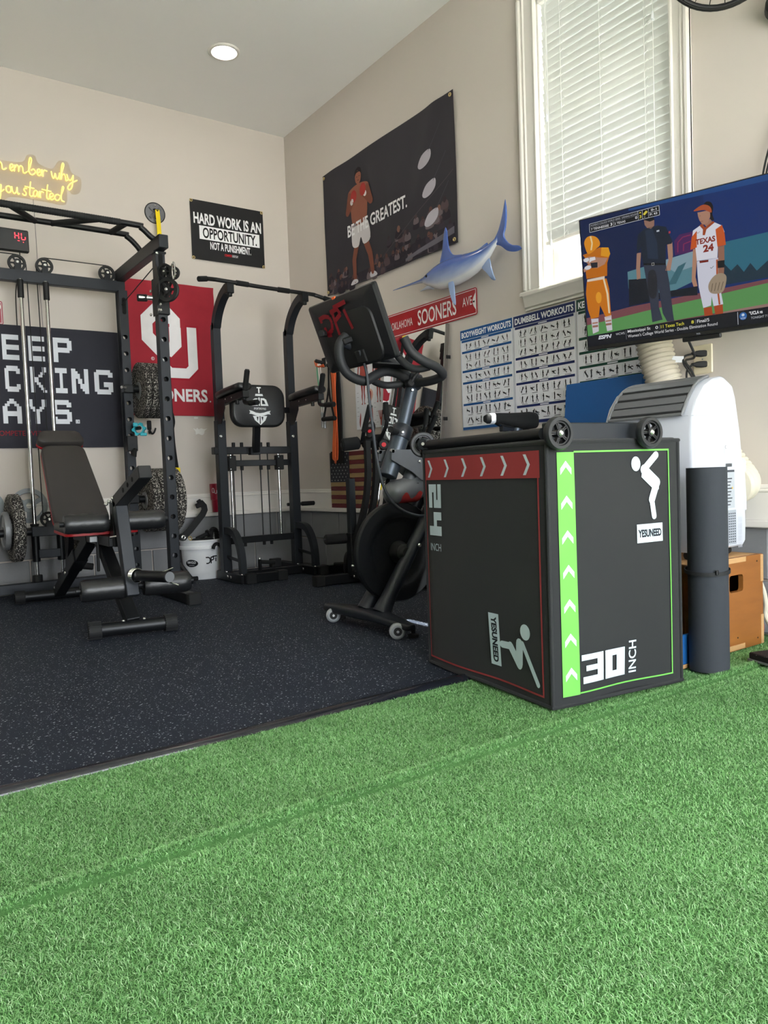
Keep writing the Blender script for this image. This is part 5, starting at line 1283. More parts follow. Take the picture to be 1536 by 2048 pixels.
# ------------------------------------------------------------------ exercise bike
def bike():
    t = thing('exercise_bike', 'black indoor cycling bike with a touchscreen and red DPT lettering', 'exercise bike', (2.25, 2.80, 0.0))
    mat('bike_frame', '24282f', 0.38, 0.2, var=0.08, coat=0.1)
    mat('post_grey', '4b535c', 0.35, 0.55, var=0.06, scale=8)
    mat('shell_grey', '6c6f73', 0.4, 0.25, var=0.08); mat('shell_red', 'a8322f', 0.5, var=0.2, scale=60)
    mat('clear_wheel', '9ea3a6', 0.3, var=0.15, scale=80, coat=0.3)
    CY = 2.83
    # front base
    mb = MB(); secs = []
    for y, x, w, z, h in ((2.490, 1.868, 0.030, 0.050, 0.022), (2.50, 1.866, 0.050, 0.050, 0.026), (2.57, 1.864, 0.070, 0.055, 0.030), (2.75, 1.875, 0.11, 0.064, 0.038), (2.88, 1.875, 0.12, 0.064, 0.042), (3.05, 1.860, 0.09, 0.062, 0.038), (3.13, 1.850, 0.06, 0.062, 0.034), (3.15, 1.85, 0.035, 0.062, 0.030)):
        secs.append([V((x+a, y, z+b)) for a, b in rrect(w, h, min(w, h)*0.35, 4)])
    mb.loft(secs); mb.build('front_base', 'bike_frame', t, smooth=45)
    for y in (2.545, 3.06):
        wl = MB().lathe([(0.012, -0.015), (0.026, -0.015), (0.034, -0.008), (0.034, 0.008), (0.026, 0.015), (0.012, 0.015)], (1.828, y, 0.034), (-0.5, -1, 0), 28).build('transport_wheel', 'clear_wheel', t)
        MB().lathe([(0.018, -0.0175), (0.018, 0.0175)], (1.828, y, 0.034), (-0.5, -1, 0), 18).build('wheel_hub', 'matt_black', wl)
        MB().lathe([(0.006, -0.020), (0.006, 0.020)], (1.828, y, 0.034), (-0.5, -1, 0), 10).build('axle', 'bolt_steel', wl)
    for y in (2.53, 3.11): MB().lathe([(0.024, 0.0), (0.024, 0.012), (0.010, 0.016), (0.008, 0.05)], (1.90, y, 0.0), (0, 0, 1), 16).build('levelling_foot', 'black_rubber', t)
    # fork legs each side of the flywheel
    for s in (-1, 1):
        y = CY+s*0.062
        MB().tube([(1.905, y, 0.07), (1.955, y, 0.15), (2.09, y, 0.35), (2.19, y, 0.50), (2.26, CY+s*0.05, 0.63)], [0.044, 0.034, 0.030, 0.032, 0.040], n=18, sub=5).build('fork_leg', 'bike_frame', t)
        bolt(t, (2.105, y-0.034 if s < 0 else y+0.034, 0.36), (0, s, 0), 0.010)
    # flywheel
    fc = V((2.048, CY, 0.330))
    fl = MB().lathe([(0.02, -0.010), (0.135, -0.010), (0.155, -0.016), (0.165, -0.020), (0.190, -0.020), (0.226, -0.018), (0.233, -0.010), (0.233, 0.010), (0.226, 0.018), (0.190, 0.020), (0.165, 0.020), (0.155, 0.016), (0.135, 0.010), (0.02, 0.010)], fc, (0, 1, 0), 72).build('flywheel', 'black_steel', t, smooth=30)
    MB().lathe([(0.022, -0.075), (0.030, -0.06), (0.040, -0.055), (0.046, -0.035), (0.052, -0.020), (0.052, 0.020), (0.046, 0.035), (0.030, 0.06), (0.022, 0.075)], fc, (0, 1, 0), 28).build('hub', 'matt_black', fl)
    # main frame, rear base, crank
    MB().tube([(2.24, CY-0.005, 0.60), (2.30, CY-0.01, 0.60), (2.42, 2.80, 0.52), (2.55, 2.77, 0.44), (2.70, 2.74, 0.26), (2.80, 2.73, 0.08)], [0.055, 0.06, 0.055, 0.05, 0.042, 0.036], n=18, sub=5).build('main_frame', 'bike_frame', t)
    MB().tube([(2.24, CY, 0.62), (2.235, CY, 0.70), (2.20, CY, 0.775)], [0.05, 0.045, 0.04], n=18, sub=4).build('head_neck', 'bike_frame', t)
    MB().beam((2.80, 2.55, 0.05), (2.80, 3.02, 0.05), 0.06, 0.04, b=0.008).build('rear_base', 'bike_frame', t)
    for y in (2.58, 2.99): MB().cyl((2.80, y, 0), (2.80, y, 0.04), 0.02, n=14, b=0.003).build('levelling_foot', 'black_rubber', t)
    MB().lathe([(0.09, -0.02), (0.10, -0.012), (0.10, 0.012), (0.09, 0.02)], (2.42, 2.72, 0.37), (0, 1, 0), 40).build('chain_guard', 'bike_frame', t)
    for s, z in ((-1, 0.21), (1, 0.53)):
        MB().beam((2.42, 2.80+s*0.11, 0.37), (2.40, 2.80+s*0.12, z), 0.02, 0.03, upv=(1, 0, 0), b=0.004).build('crank_arm', 'hub_steel', t)
        MB().box((2.40, 2.80+s*0.17, z), (0.09, 0.07, 0.022), b=0.005).build('pedal', 'matt_black', t)
    # seat post and saddle
    MB().cyl((2.60, 2.76, 0.42), (2.735, 2.715, 0.905), 0.028, n=18).build('seat_post', 'post_grey', t)
    MB().beam((2.64, 2.735, 0.895), (2.80, 2.71, 0.895), 0.035, 0.03, b=0.004).build('seat_slider', 'bike_frame', t)
    secs = []
    for s, w, z, h in ((0, 0.024, 0.918, 0.026), (0.02, 0.040, 0.918, 0.040), (0.09, 0.056, 0.920, 0.044), (0.16, 0.080, 0.914, 0.054), (0.21, 0.125, 0.908, 0.066), (0.26, 0.150, 0.908, 0.072), (0.300, 0.145, 0.908, 0.066), (0.318, 0.11, 0.906, 0.046)):
        cx = 2.535+s*0.93; cy = 2.735-s*0.06; secs.append([V((cx, cy+a, z+0.024+b)) for a, b in rrect(w, h*1.2, min(w, h)*0.42, 5)])
    MB().loft(secs).build('saddle', 'foam_black', t, smooth=60)
    secs = []
    for s, w, z, h in ((0.026, 0.0435, 0.9182, 0.042), (0.052, 0.050, 0.9192, 0.0445)):
        cx = 2.535+s*0.93; cy = 2.735-s*0.06; secs.append([V((cx, cy+a, z+0.024+b)) for a, b in rrect(w, h*1.2, min(w, h)*0.42, 5)])
    MB().loft(secs).build('saddle_tip', 'white_plastic', t, smooth=60)
    mb = MB()
    for dy in (-0.02, 0.02): mb.tube([(2.60, 2.735+dy*0.5, 0.925), (2.66, 2.73+dy, 0.905), (2.74, 2.72+dy, 0.905), (2.80, 2.715+dy*2, 0.93)], 0.004, n=8, sub=3)
    mb.build('saddle_rail', 'matt_black', t)
    # head tube, collar, handlebar post
    pb = V((2.010, CY, 0.680)); pc = V((2.098, CY, 0.880)); pt = V((2.180, CY, 1.130)); ax = (pc-pb).normalized()
    MB().cyl(pb, pc, 0.0425, n=28, b=0.003).build('head_tube', 'post_grey', t)
    MB().lathe([(0.046, -0.03), (0.048, -0.026), (0.048, 0.028), (0.044, 0.034)], pc, ax, 28).build('collar', 'bike_frame', t)
    MB().cyl(pc, pt, 0.0305, n=24).build('handlebar_post', 'post_grey', t)
    MB().cyl(pc+V((-0.035, -0.02, 0.0)), pc+V((-0.095, -0.045, 0.012)), 0.012, 0.015, n=14).build('clamp_lever', 'matt_black', t)
    bolt(t, pc+V((-0.025, -0.042, 0.0)), (-0.3, -1, 0), 0.007)
    for dy in (-0.02, 0.012): bolt(t, pt+V((-0.034, -0.012+dy, -0.055)), (-0.5, -1, 0), 0.007)
    # bracket plates from fork to head tube
    for s in (-1, 1):
        y = CY+s*0.05
        MB().prism([(-0.08, 0.0), (-0.075, 0.045), (0.035, 0.045), (0.085, 0.02), (0.145, -0.07), (0.12, -0.105), (0.085, -0.095), (0.04, -0.06), (-0.02, -0.03)], (2.075, y, 0.755), X1, Z1, 0.006).build('bracket_plate', 'shell_grey', t)
        for dx, dz in ((0.075, -0.012), (0.11, -0.058)): bolt(t, (2.075+dx, y+s*0.007-(0.006 if s < 0 else 0), 0.755+dz), (0, s, 0), 0.007, 0.004)
        MB().cyl((2.005, y-0.006, 0.795), (2.005, y+0.006, 0.795), 0.010, n=12).build('pivot_bolt', 'bolt_steel', t)
    # brake housing with worn red paint
    secs = []
    for x, z, a, b in ((1.995, 0.600, 0.014, 0.016), (2.008, 0.602, 0.040, 0.044), (2.04, 0.606, 0.055, 0.056), (2.09, 0.610, 0.058, 0.058), (2.13, 0.616, 0.056, 0.060), (2.165, 0.625, 0.050, 0.062), (2.20, 0.632, 0.040, 0.060)):
        secs.append([V((x, CY+a*math.cos(q), z+b*math.sin(q))) for q in [2*math.pi*i/22 for i in range(22)]])
    hs = MB().loft(secs).build('brake_housing', 'shell_grey', t, smooth=60)
    MB().tube([(2.12, CY, 0.625), (2.135, CY, 0.665), (2.155, CY, 0.71)], [0.042, 0.034, 0.030], n=16, sub=4).build('brake_stem', 'shell_grey', hs)
    mb = MB()
    def red(u, v):
        x = 2.05+0.115*u; k = 0.0008
        q = math.radians(-85+78*v*(0.78+0.22*math.sin(9*u))); a, b = 0.0588, 0.0605
        return V((x, CY-(a+k)*math.cos(q), 0.611+0.006*u+(b+k)*math.sin(q)))
    mb.grid(red, 14, 8); mb.build('red_patch', 'shell_red', hs, smooth=60, label='worn red paint')
    MB().box((2.145, CY-0.046, 0.640), (0.016, 0.006, 0.012), b=0.002).build('brake_latch', 'matt_black', hs)
    # handlebars
    tube = lambda pts, r=0.0165: MB().tube(pts, r, n=14, sub=5).build('handlebar', 'bike_grip', t)
    mat('bike_grip', '1e2023', 0.62, var=0.1, scale=60, bump=0.1)
    tube([(1.981, 2.630, 1.274), (2.004, 2.612, 1.214), (2.060, 2.600, 1.175), (2.134, 2.600, 1.151), (2.178, 2.615, 1.122), (2.178, 2.68, 1.108), (2.172, 2.77, 1.107), (2.165, 2.83, 1.114)], 0.0205)
    tube([(1.975, 2.74, 1.255), (1.998, 2.72, 1.222), (2.035, 2.685, 1.166), (2.066, 2.652, 1.148), (2.105, 2.615, 1.155)], 0.0165)
    tube([(1.813, 2.830, 1.304), (1.778, 2.830, 1.262), (1.780, 2.830, 1.193), (1.818, 2.830, 1.136), (1.899, 2.830, 1.110), (1.955, 2.830, 1.135), (2.011, 2.830, 1.158), (2.078, 2.830, 1.154), (2.150, 2.830, 1.125)], 0.0215)
    tube([(1.96, 2.86, 1.125), (2.00, 2.875, 1.112), (2.065, 2.88, 1.103), (2.145, 2.84, 1.112)], 0.0165)
    MB().box((2.172, CY, 1.118), (0.075, 0.085, 0.075), Matrix.Rotation(math.radians(18), 3, 'Y'), b=0.014).build('head_block', 'bike_frame', t)
    MB().cyl((2.125, CY-0.02, 1.105), (2.125, CY-0.055, 1.105), 0.018, n=16, b=0.004).build('clamp_knob', 'matt_black', t)
    MB().beam((2.125, CY-0.05, 1.108), (2.17, CY-0.06, 1.165), 0.012, 0.014, b=0.003).build('clamp_handle', 'black_steel', t)
    MB().beam((1.955, 2.84, 1.186), (2.10, 2.74, 1.170), 0.16, 0.008, b=0.002).build('tray', 'matt_black', t)
    mb = MB()
    for p_ in ((2.062, 2.90, 1.168), (1.999, 2.972, 1.134)): mb.torus(p_, (0.6, -0.7, 0.2), 0.0192, 0.003, n=20, m=6)
    mb.build('cable_tie', 'black_rubber', t)
    # touchscreen: back faces the front of the bike
    TL, BL, TR, BR = V((1.785, 3.10, 1.478)), V((1.898, 3.10, 1.178)), V((1.785, 2.56, 1.478)), V((1.898, 2.56, 1.178))
    u = V((0, -1, 0)); v = (TL-BL).normalized(); n_ = u.cross(v).normalized()   # towards the viewer (back of the screen)
    W, H = 0.54, (TL-BL).length; O = BL
    def P(x, y, d): return O+u*x+v*y+n_*d
    mb = MB(); secs = []
    for d, k in ((-0.016, 0.975), (-0.012, 1.0), (0.0, 1.0), (0.010, 0.97), (0.020, 0.86), (0.024, 0.70)):
        secs.append([P(W/2+a*k, H/2+b*k, d) for a, b in rrect(W, H, 0.012, 3)])
    mat('screen_shell', '141519', 0.42, var=0.08, scale=40)
    scr = mb.loft(secs).build('touchscreen', 'screen_shell', t, smooth=25)
    MB().prism(rrect(W-0.02, H-0.02, 0.006, 2), P(W/2, H/2, -0.0165), u, v, 0.0005).build('glass', 'slot_black', scr, smooth=0)
    mb = MB(); secs = []
    for d, k in ((0.018, 1.0), (0.030, 0.98), (0.033, 0.94)): secs.append([P(W/2+0.02+a*k, H*0.40+b*k, d) for a, b in rrect(0.40, 0.235, 0.05, 5)])
    mb.loft(secs).build('back_cover', 'matt_black', scr, smooth=30)
    MB().box(P(W*0.50, H*0.40, 0.045), (0.06, 0.07, 0.03), Matrix((n_, u, v)).transposed(), b=0.006).build('screen_mount', 'matt_black', t)
    MB().cyl(P(0.11, H*0.58, 0.03), P(0.145, H*0.60, 0.075), 0.016, n=14, b=0.003).build('tilt_knob', 'matt_black', t)
    MB().tube([P(0.26, H*0.40, 0.06), (1.965, 2.84, 1.235), (2.06, CY, 1.20), (2.15, CY, 1.145)], 0.022, n=14, sub=4).build('screen_arm', 'bike_frame', t)
    pr = Print(P(0, 0, 0.0335), u, v, lift=0.001)
    r_ = '8c1420'
    sk = lambda pts: pr.stroke([(0.106+(x-.072)/.28*.241, 0.160+(y-.07)/.248*.125) for x, y in pts], 0.019, r_, layer=1, rnd=False)
    sk([(.085, .262), (.085, .215)]); sk([(.072, .252), (.130, .262), (.172, .240), (.178, .190), (.160, .130), (.105, .105)]); sk([(.100, .172), (.100, .098), (.140, .092)])
    sk([(.210, .285), (.210, .070)]); sk([(.192, .276), (.262, .286), (.278, .235), (.205, .190)]); sk([(.232, .305), (.352, .318)]); sk([(.318, .262), (.340, .085)])
    pr.build('red_lettering', 'printed_card', scr, label='red DPT lettering')
    MB().box(P(0.235, H-0.004, 0.008), (0.008, 0.024, 0.012), Matrix((n_, u, v)).transposed(), b=0.001).build('orange_tab', 'orange_band', scr)
    MB().box(P(0.33, 0.045, 0.034), (0.012, 0.07, 0.055), Matrix((n_, u, v)).transposed(), b=0.003).build('port_cover', 'black_rubber', scr)
    MB().tube([P(0.34, 0.07, 0.04), (1.894, 2.800, 1.144), (1.892, 2.785, 1.043), (1.902, 2.780, 0.911), (1.915, 2.775, 0.767), (1.938, 2.760, 0.632), (1.994, 2.745, 0.545), (2.10, 2.735, 0.497), (2.22, 2.75, 0.50)], 0.0065, n=10, sub=6).build('data_cable', 'grey_cable', t)
mat('orange_band', 'f0703a', 0.6, var=0.08); mat('grey_cable', '3c4046', 0.6)
bike()

# ------------------------------------------------------------------ ab trainer with curved rails
def ab_trainer():
    t = thing('ab_trainer', 'black ab trainer with curved rails and red buttons behind the exercise bike', 'ab trainer', (2.62, 3.95, 0.0))
    MB().beam((2.36, 4.12, 0.035), (2.84, 4.085, 0.035), 0.055, 0.055, b=0.003).build('front_base', 'black_steel', t)
    for p in ((2.365, 4.12, 0.035), (2.835, 4.085, 0.035)): MB().box(p, (0.06, 0.066, 0.066), b=0.004).build('foot_cap', 'black_rubber', t)
    MB().beam((2.60, 4.07, 0.06), (2.66, 3.45, 0.06), 0.05, 0.05, b=0.003).build('base_spine', 'black_steel', t)
    MB().beam((2.40, 3.50, 0.03), (2.71, 3.52, 0.03), 0.05, 0.05, b=0.003).build('rear_base', 'black_steel', t)
    MB().beam((2.60, 4.075, 0.05), (2.60, 4.075, 0.672), 0.045, 0.045, upv=(1, 0, 0), b=0.003).build('post', 'dark_steel', t)
    MB().beam((2.60, 4.075, 0.05), (2.60, 4.075, 0.325), 0.058, 0.058, upv=(1, 0, 0), b=0.003).build('post_sleeve', 'black_steel', t)
    for a, b, r in (((2.44, 4.15, 0.288), (2.585, 4.12, 0.288), 0.033), ((2.625, 4.06, 0.290), (2.75, 4.035, 0.290), 0.052)):
        MB().cyl(a, b, r, n=22, b=0.008).build('knee_roller', 'foam_black', t)
    MB().cyl((2.43, 4.152, 0.288), (2.76, 4.03, 0.289), 0.010, n=10).build('roller_axle', 'black_steel', t)
    for x in (2.60, 2.66):
        MB().bar([(x, 3.868, 0.90), (x, 3.866, 0.80), (x, 3.869, 0.690), (x, 3.902, 0.536), (x, 3.968, 0.394), (x, 4.055, 0.240), (x, 4.075, 0.10)], 0.030, 0.034, upv=(1, 0, 0), sub=5).build('curved_rail', 'matt_black', t)
    MB().cyl((2.485, 3.977, 0.880), (2.595, 3.945, 0.892), 0.040, n=22, b=0.010).build('elbow_pad', 'foam_black', t)
    MB().cyl((2.615, 3.94, 0.893), (2.745, 3.90, 0.905), 0.040, n=22, b=0.010).build('elbow_pad', 'foam_black', t)
    MB().cyl((2.48, 3.978, 0.880), (2.75, 3.90, 0.905), 0.012, n=12).build('pad_axle', 'black_steel', t)
    MB().tube([(2.585, 3.897, 0.900), (2.58, 3.870, 0.950), (2.58, 3.852, 0.985), (2.58, 3.79, 1.108)], 0.012, n=12, sub=3).build('handle', 'black_steel', t)
    MB().cyl((2.58, 3.868, 0.955), (2.58, 3.789, 1.11), 0.0165, n=16, b=0.003).build('handle_grip', 'foam_black', t)
    MB().tube([(2.68, 3.868, 0.885), (2.68, 3.794, 0.955), (2.68, 3.757, 1.019), (2.68, 3.766, 1.125)], 0.012, n=12, sub=4).build('handle', 'black_steel', t)
    MB().cyl((2.68, 3.758, 1.02), (2.68, 3.767, 1.128), 0.0165, n=16, b=0.003).build('handle_grip', 'foam_black', t)
    # rep counter and knob
    nn = V((-0.75, -0.5, 0.45)).normalized(); uu = V((0.45, -0.55, 0.0)).normalized(); vv = nn.cross(uu)*-1
    vv = V((0.35, 0.25, 0.85)).normalized()
    c = V((2.62, 3.85, 0.968)); uu = vv.cross(nn).normalized()
    mb = MB(); mb.loft([[c+uu*a*k+vv*b*k+nn*d for a, b in [(0.028*math.cos(q), 0.060*math.sin(q)) for q in [2*math.pi*i/24 for i in range(24)]]] for d, k in ((-0.012, 0.9), (-0.006, 1), (0.006, 1), (0.010, 0.9))])
    ct = mb.build('rep_counter', 'matt_black', t, smooth=40)
    MB().cyl(c-vv*0.018+nn*0.008, c-vv*0.018+nn*0.013, 0.0115, n=18).build('red_button', 'red_knob', ct)
    MB().prism(rrect(0.026, 0.02, 0.004, 2), c+vv*0.022+nn*0.0105, uu, vv, 0.0006).build('display', 'grey_plastic', ct, smooth=0)
    k = V((2.68, 3.80, 0.872)); MB().cyl(k+V((0.02, 0.03, 0)), k-V((0.012, 0.016, 0)), 0.032, n=24, b=0.005).build('pivot_cover', 'matt_black', t)
    MB().cyl(k-V((0.012, 0.016, 0)), k-V((0.015, 0.020, 0)), 0.014, n=18).build('red_cap', 'red_knob', t)
    for p in ((2.575, 4.045, 0.115), (2.655, 4.03, 0.115), (2.585, 4.04, 0.05)): MB().sphere(p, 0.011, n=10, m=6).build('acorn_nut', 'bolt_steel', t)
ab_trainer()
t = thing('ab_roller', 'black double ab roller on the floor against the block wall behind the ab trainer', 'ab roller', (2.77, 4.36, 0.0))
for s in (-0.02, 0.02): MB().lathe([(0.02, -0.012), (0.075, -0.014), (0.085, -0.008), (0.085, 0.008), (0.075, 0.014), (0.02, 0.012)], (2.77+s, 4.36-s, 0.085), (1, -1, 0), 30).build('wheel', 'black_rubber', t)
MB().cyl((2.68, 4.45, 0.085), (2.86, 4.27, 0.085), 0.014, n=14, b=0.003).build('axle_grip', 'foam_black', t)
# ------------------------------------------------------------------ things on the back wall
def banner_cloth(t, o, u, v, W, H, m, warp, nu=40, nv=26, name='cloth'):
    """hanging cloth with relief; o is its lower left corner a little off the wall"""
    o = V(o); u = V(u); v = V(v); n = u.cross(v).normalized(); mb = MB()
    mb.grid(lambda a, b: o+u*(a*W)+v*(b*H)+n*warp(a*W, b*H), nu, nv)
    k = len(mb.v); nf = list(mb.f); back = [tuple(V(p)-n*0.0012) for p in mb.v]
    mb.v += back; mb.f += [tuple(i+k for i in f)[::-1] for f in nf]
    return mb.build(name, m, t, smooth=60)
def grommets(t, pts, axis, m='brass'):
    for p in pts: MB().torus(p, axis, 0.0085, 0.0035, n=18, m=8).build('grommet', m, t)

YW = YB-0.010
# black banner: HARD WORK IS AN OPPORTUNITY
t = thing('wall_banner', 'black wall banner reading HARD WORK IS AN OPPORTUNITY near the corner', 'banner', (2.412, YB-0.008, 2.311))
mat('banner_black', '121215', 0.7, var=0.15, scale=30, bump=0.1, bscale=700)
W_, H_ = 0.582, 0.430; wv = lambda x, y: 0.004+0.0025*math.sin(9*x+6*y)*math.sin(math.pi*min(1, max(0, y/H_)))
banner_cloth(t, (2.122, YB-0.004, 2.311), X1, Z1, W_, H_, 'banner_black', wv)
p = Print((2.122, YB-0.004, 2.311), X1, Z1, lift=0.0012, warp=wv); w = 'f4f4f6'
p.text('HARD WORK IS AN', .022, .258, .562, .340, w, bold=0.03); p.rect(.062, .150, .545, .248, w); p.text('OPPORTUNITY.', .088, .160, .522, .238, '121215', bold=0.022, layer=4)
p.text('NOT A PUNISHMENT.', .142, .084, .470, .140, w, bold=0.025); p.text('COMPETE', .252, .048, .310, .066, 'c8202c', bold=0.03); p.text('EVERYDAY', .314, .048, .362, .066, w, bold=0.0)
p.build('lettering', 'printed_fabric', t, label='white block lettering')
grommets(t, [(2.132, YB-0.010, 2.731), (2.694, YB-0.010, 2.731), (2.132, YB-0.010, 2.321), (2.694, YB-0.010, 2.321)], (0, -1, 0))

# navy banner: KEEP STACKING DAYS
t = thing('wall_banner', 'navy wall banner with white pixel lettering KEEP STACKING DAYS behind the rack', 'banner', (0.80, YB-0.008, 0.945))
mat('banner_navy', '1f202d', 0.72, var=0.12, scale=25, bump=0.1, bscale=700)
KX, KZ, KW, KH = 0.06, 0.945, 1.505, 0.785
def wk(x, y):
    a = x/KW; b = y/KH
    return 0.008+0.004*math.sin(4*x+3*y)*b+0.005*math.sin(22*(x*0.6-y*0.55))*max(0, a-0.55)*1.5*b+0.003*math.sin(11*x)*(1-b)
banner_cloth(t, (KX, YB-0.006, KZ), X1, Z1, KW, KH, 'banner_navy', wk, 60, 30)
p = Print((KX, YB-0.006, KZ), X1, Z1, lift=0.0014, warp=wk); w = 'e3e6ee'
G = {'K': ["##....##", "##....##", "##...##.", "##..##..", "####....", "####....", "##.##...", "##..##..", "##...##.", "##....##"],
     'E': ["########", "########", "##......", "##......", "########", "########", "##......", "##......", "########", "########"],
     'P': ["#######.", "########", "##....##", "##....##", "########", "#######.", "##......", "##......", "##......", "##......"],
     'S': [".######.", "########", "##....##", "##......", "#######.", ".#######", "......##", "##....##", "########", ".######."],
     'T': ["########", "########", "...##...", "...##...", "...##...", "...##...", "...##...", "...##...", "...##...", "...##..."],
     'A': ["...##...", "..####..", ".##..##.", "##....##", "##....##", "########", "########", "##....##", "##....##", "##....##"],
     'C': [".######.", "########", "##....##", "##......", "##......", "##......", "##......", "##....##", "########", ".######."],
     'I': ["########", "########", "...##...", "...##...", "...##...", "...##...", "...##...", "...##...", "########", "########"],
     'N': ["##....##", "###...##", "####..##", "####..##", "##.##.##", "##.##.##", "##..####", "##..####", "##...###", "##....##"],
     'G': [".######.", "########", "##....##", "##......", "##......", "##..####", "##..####", "##....##", "########", ".######."],
     'D': ["######..", "#######.", "##...###", "##....##", "##....##", "##....##", "##....##", "##...###", "#######.", "######.."],
     'Y': ["##....##", "##....##", "##....##", ".##..##.", "..####..", "...##...", "...##...", "...##...", "...##...", "...##..."]}
def word(s, boxes, z0, z1):
    for ch, (a, b) in zip(s, boxes):
        q = Print((KX, YB-0.006, KZ), X1, Z1, lift=0.0014, warp=wk); q.bitmap(G[ch], a-KX, z0-KZ, b-KX, z1-KZ, w, layer=1); q.build('letter', 'printed_fabric', t)
word('KEEP', [(.675, .775), (.828, .926), (.982, 1.079), (1.132, 1.247)], 1.508, 1.668)
word('STACKING', [(.375, .475), (.525, .625), (.680, .780), (.834, .923), (.984, 1.081), (1.135, 1.208), (1.236, 1.344), (1.382, 1.504)], 1.305, 1.470)
word('DAYS', [(.655, .765), (.810, .920), (.960, 1.070), (1.106, 1.225)], 1.102, 1.260)
p.frame(1.248-KX, 1.106-KZ, 1.273-KX, 1.131-KZ, .004, w, layer=1); p.text('E', 1.254-KX, 1.111-KZ, 1.267-KX, 1.126-KZ, w, layer=1, bold=0.04)
p.text('COMPETE EVERY DAY', .752-KX, 1.024-KZ, 1.163-KX, 1.056-KZ, '9c1f2a', layer=1)
p.build('small_print', 'printed_fabric', t, label='red slogan and small emblem')

# crimson university flag
t = thing('flag', 'crimson flag with white interlocking OU hanging behind the rack', 'flag', (1.95, YB-0.008, 1.17))
mat('flag_red', 'a31a2d', 0.75, var=0.08, scale=20, bump=0.08, bscale=700)
FX, FZ, FW, FH = 1.622, 1.168, 0.648, 0.945
def wf(x, y):
    b = y/FH; a = x/FW
    return 0.007+0.004*math.sin(60*(b+0.22*a)+3*a)*max(0, b-0.80)*5*0.9+0.003*math.sin(5*x+2.5*y)+0.003*math.sin(16*x)*(1-b)**2
banner_cloth(t, (FX, YB-0.006, FZ), X1, Z1, FW, FH, 'flag_red', wf, 44, 70)
p = Print((FX, YB-0.006, FZ), X1, Z1, lift=0.0016, warp=wf); w = 'f0eef0'; R0 = 'a31a2d'
def oct_ring(cx, cy, w2, h2, th, col, L, ch=0.40):
    def o(a, b, c): return [(cx-a, cy-b+c), (cx-a+c, cy-b), (cx+a-c, cy-b), (cx+a, cy-b+c), (cx+a, cy+b-c), (cx+a-c, cy+b), (cx-a+c, cy+b), (cx-a, cy+b-c)]
    c0 = w2*2*ch*0.5+0.02; p._add(o(w2, h2, c0+0.03)+o(w2-th, h2-th, c0), [(i, (i+1) % 8, 8+(i+1) % 8, 8+i) for i in range(8)], col, L)
def U(x0, x1, z0, z1, th, ch, col, L):
    p.poly([(x0, z1), (x0, z0+ch), (x0+ch, z0), (x1-ch, z0), (x1, z0+ch), (x1, z1), (x1-th, z1), (x1-th, z0+ch+th*0.25), (x1-ch-th*0.25, z0+th), (x0+ch+th*0.25, z0+th), (x0+th, z0+ch+th*0.25), (x0+th, z1)], col, L)
def fx(x): return x-FX
def fz(z): return z-FZ
U(fx(1.822), fx(2.140), fz(1.422), fz(1.822), 0.100, 0.085, R0, 2)
oct_ring(fx(1.860), fz(1.780), 0.142, 0.192, 0.082, w, 1)
U(fx(1.838), fx(2.122), fz(1.438), fz(1.808), 0.072, 0.072, w, 3)
p.poly([(fx(1.895), fz(1.600)), (fx(1.925), fz(1.585)), (fx(2.005), fz(1.665)), (fx(2.005), fz(1.80)), (fx(1.918), fz(1.80)), (fx(1.918), fz(1.70))], w, 4)
p.text('SOONERS', fx(1.70), fz(1.268), fx(2.185), fz(1.362), w, bold=0.03, layer=1); p.disc(fx(2.205), fz(1.275), .006, .006, w, 1); p.disc(fx(1.790), fz(1.568), .012, .012, w, 1); p.disc(fx(1.790), fz(1.568), .009, .009, R0, 2); p.text('R', fx(1.785), fz(1.562), fx(1.795), fz(1.574), w, layer=4)
p.build('emblem', 'printed_fabric', t, label='white OU emblem and SOONERS lettering')

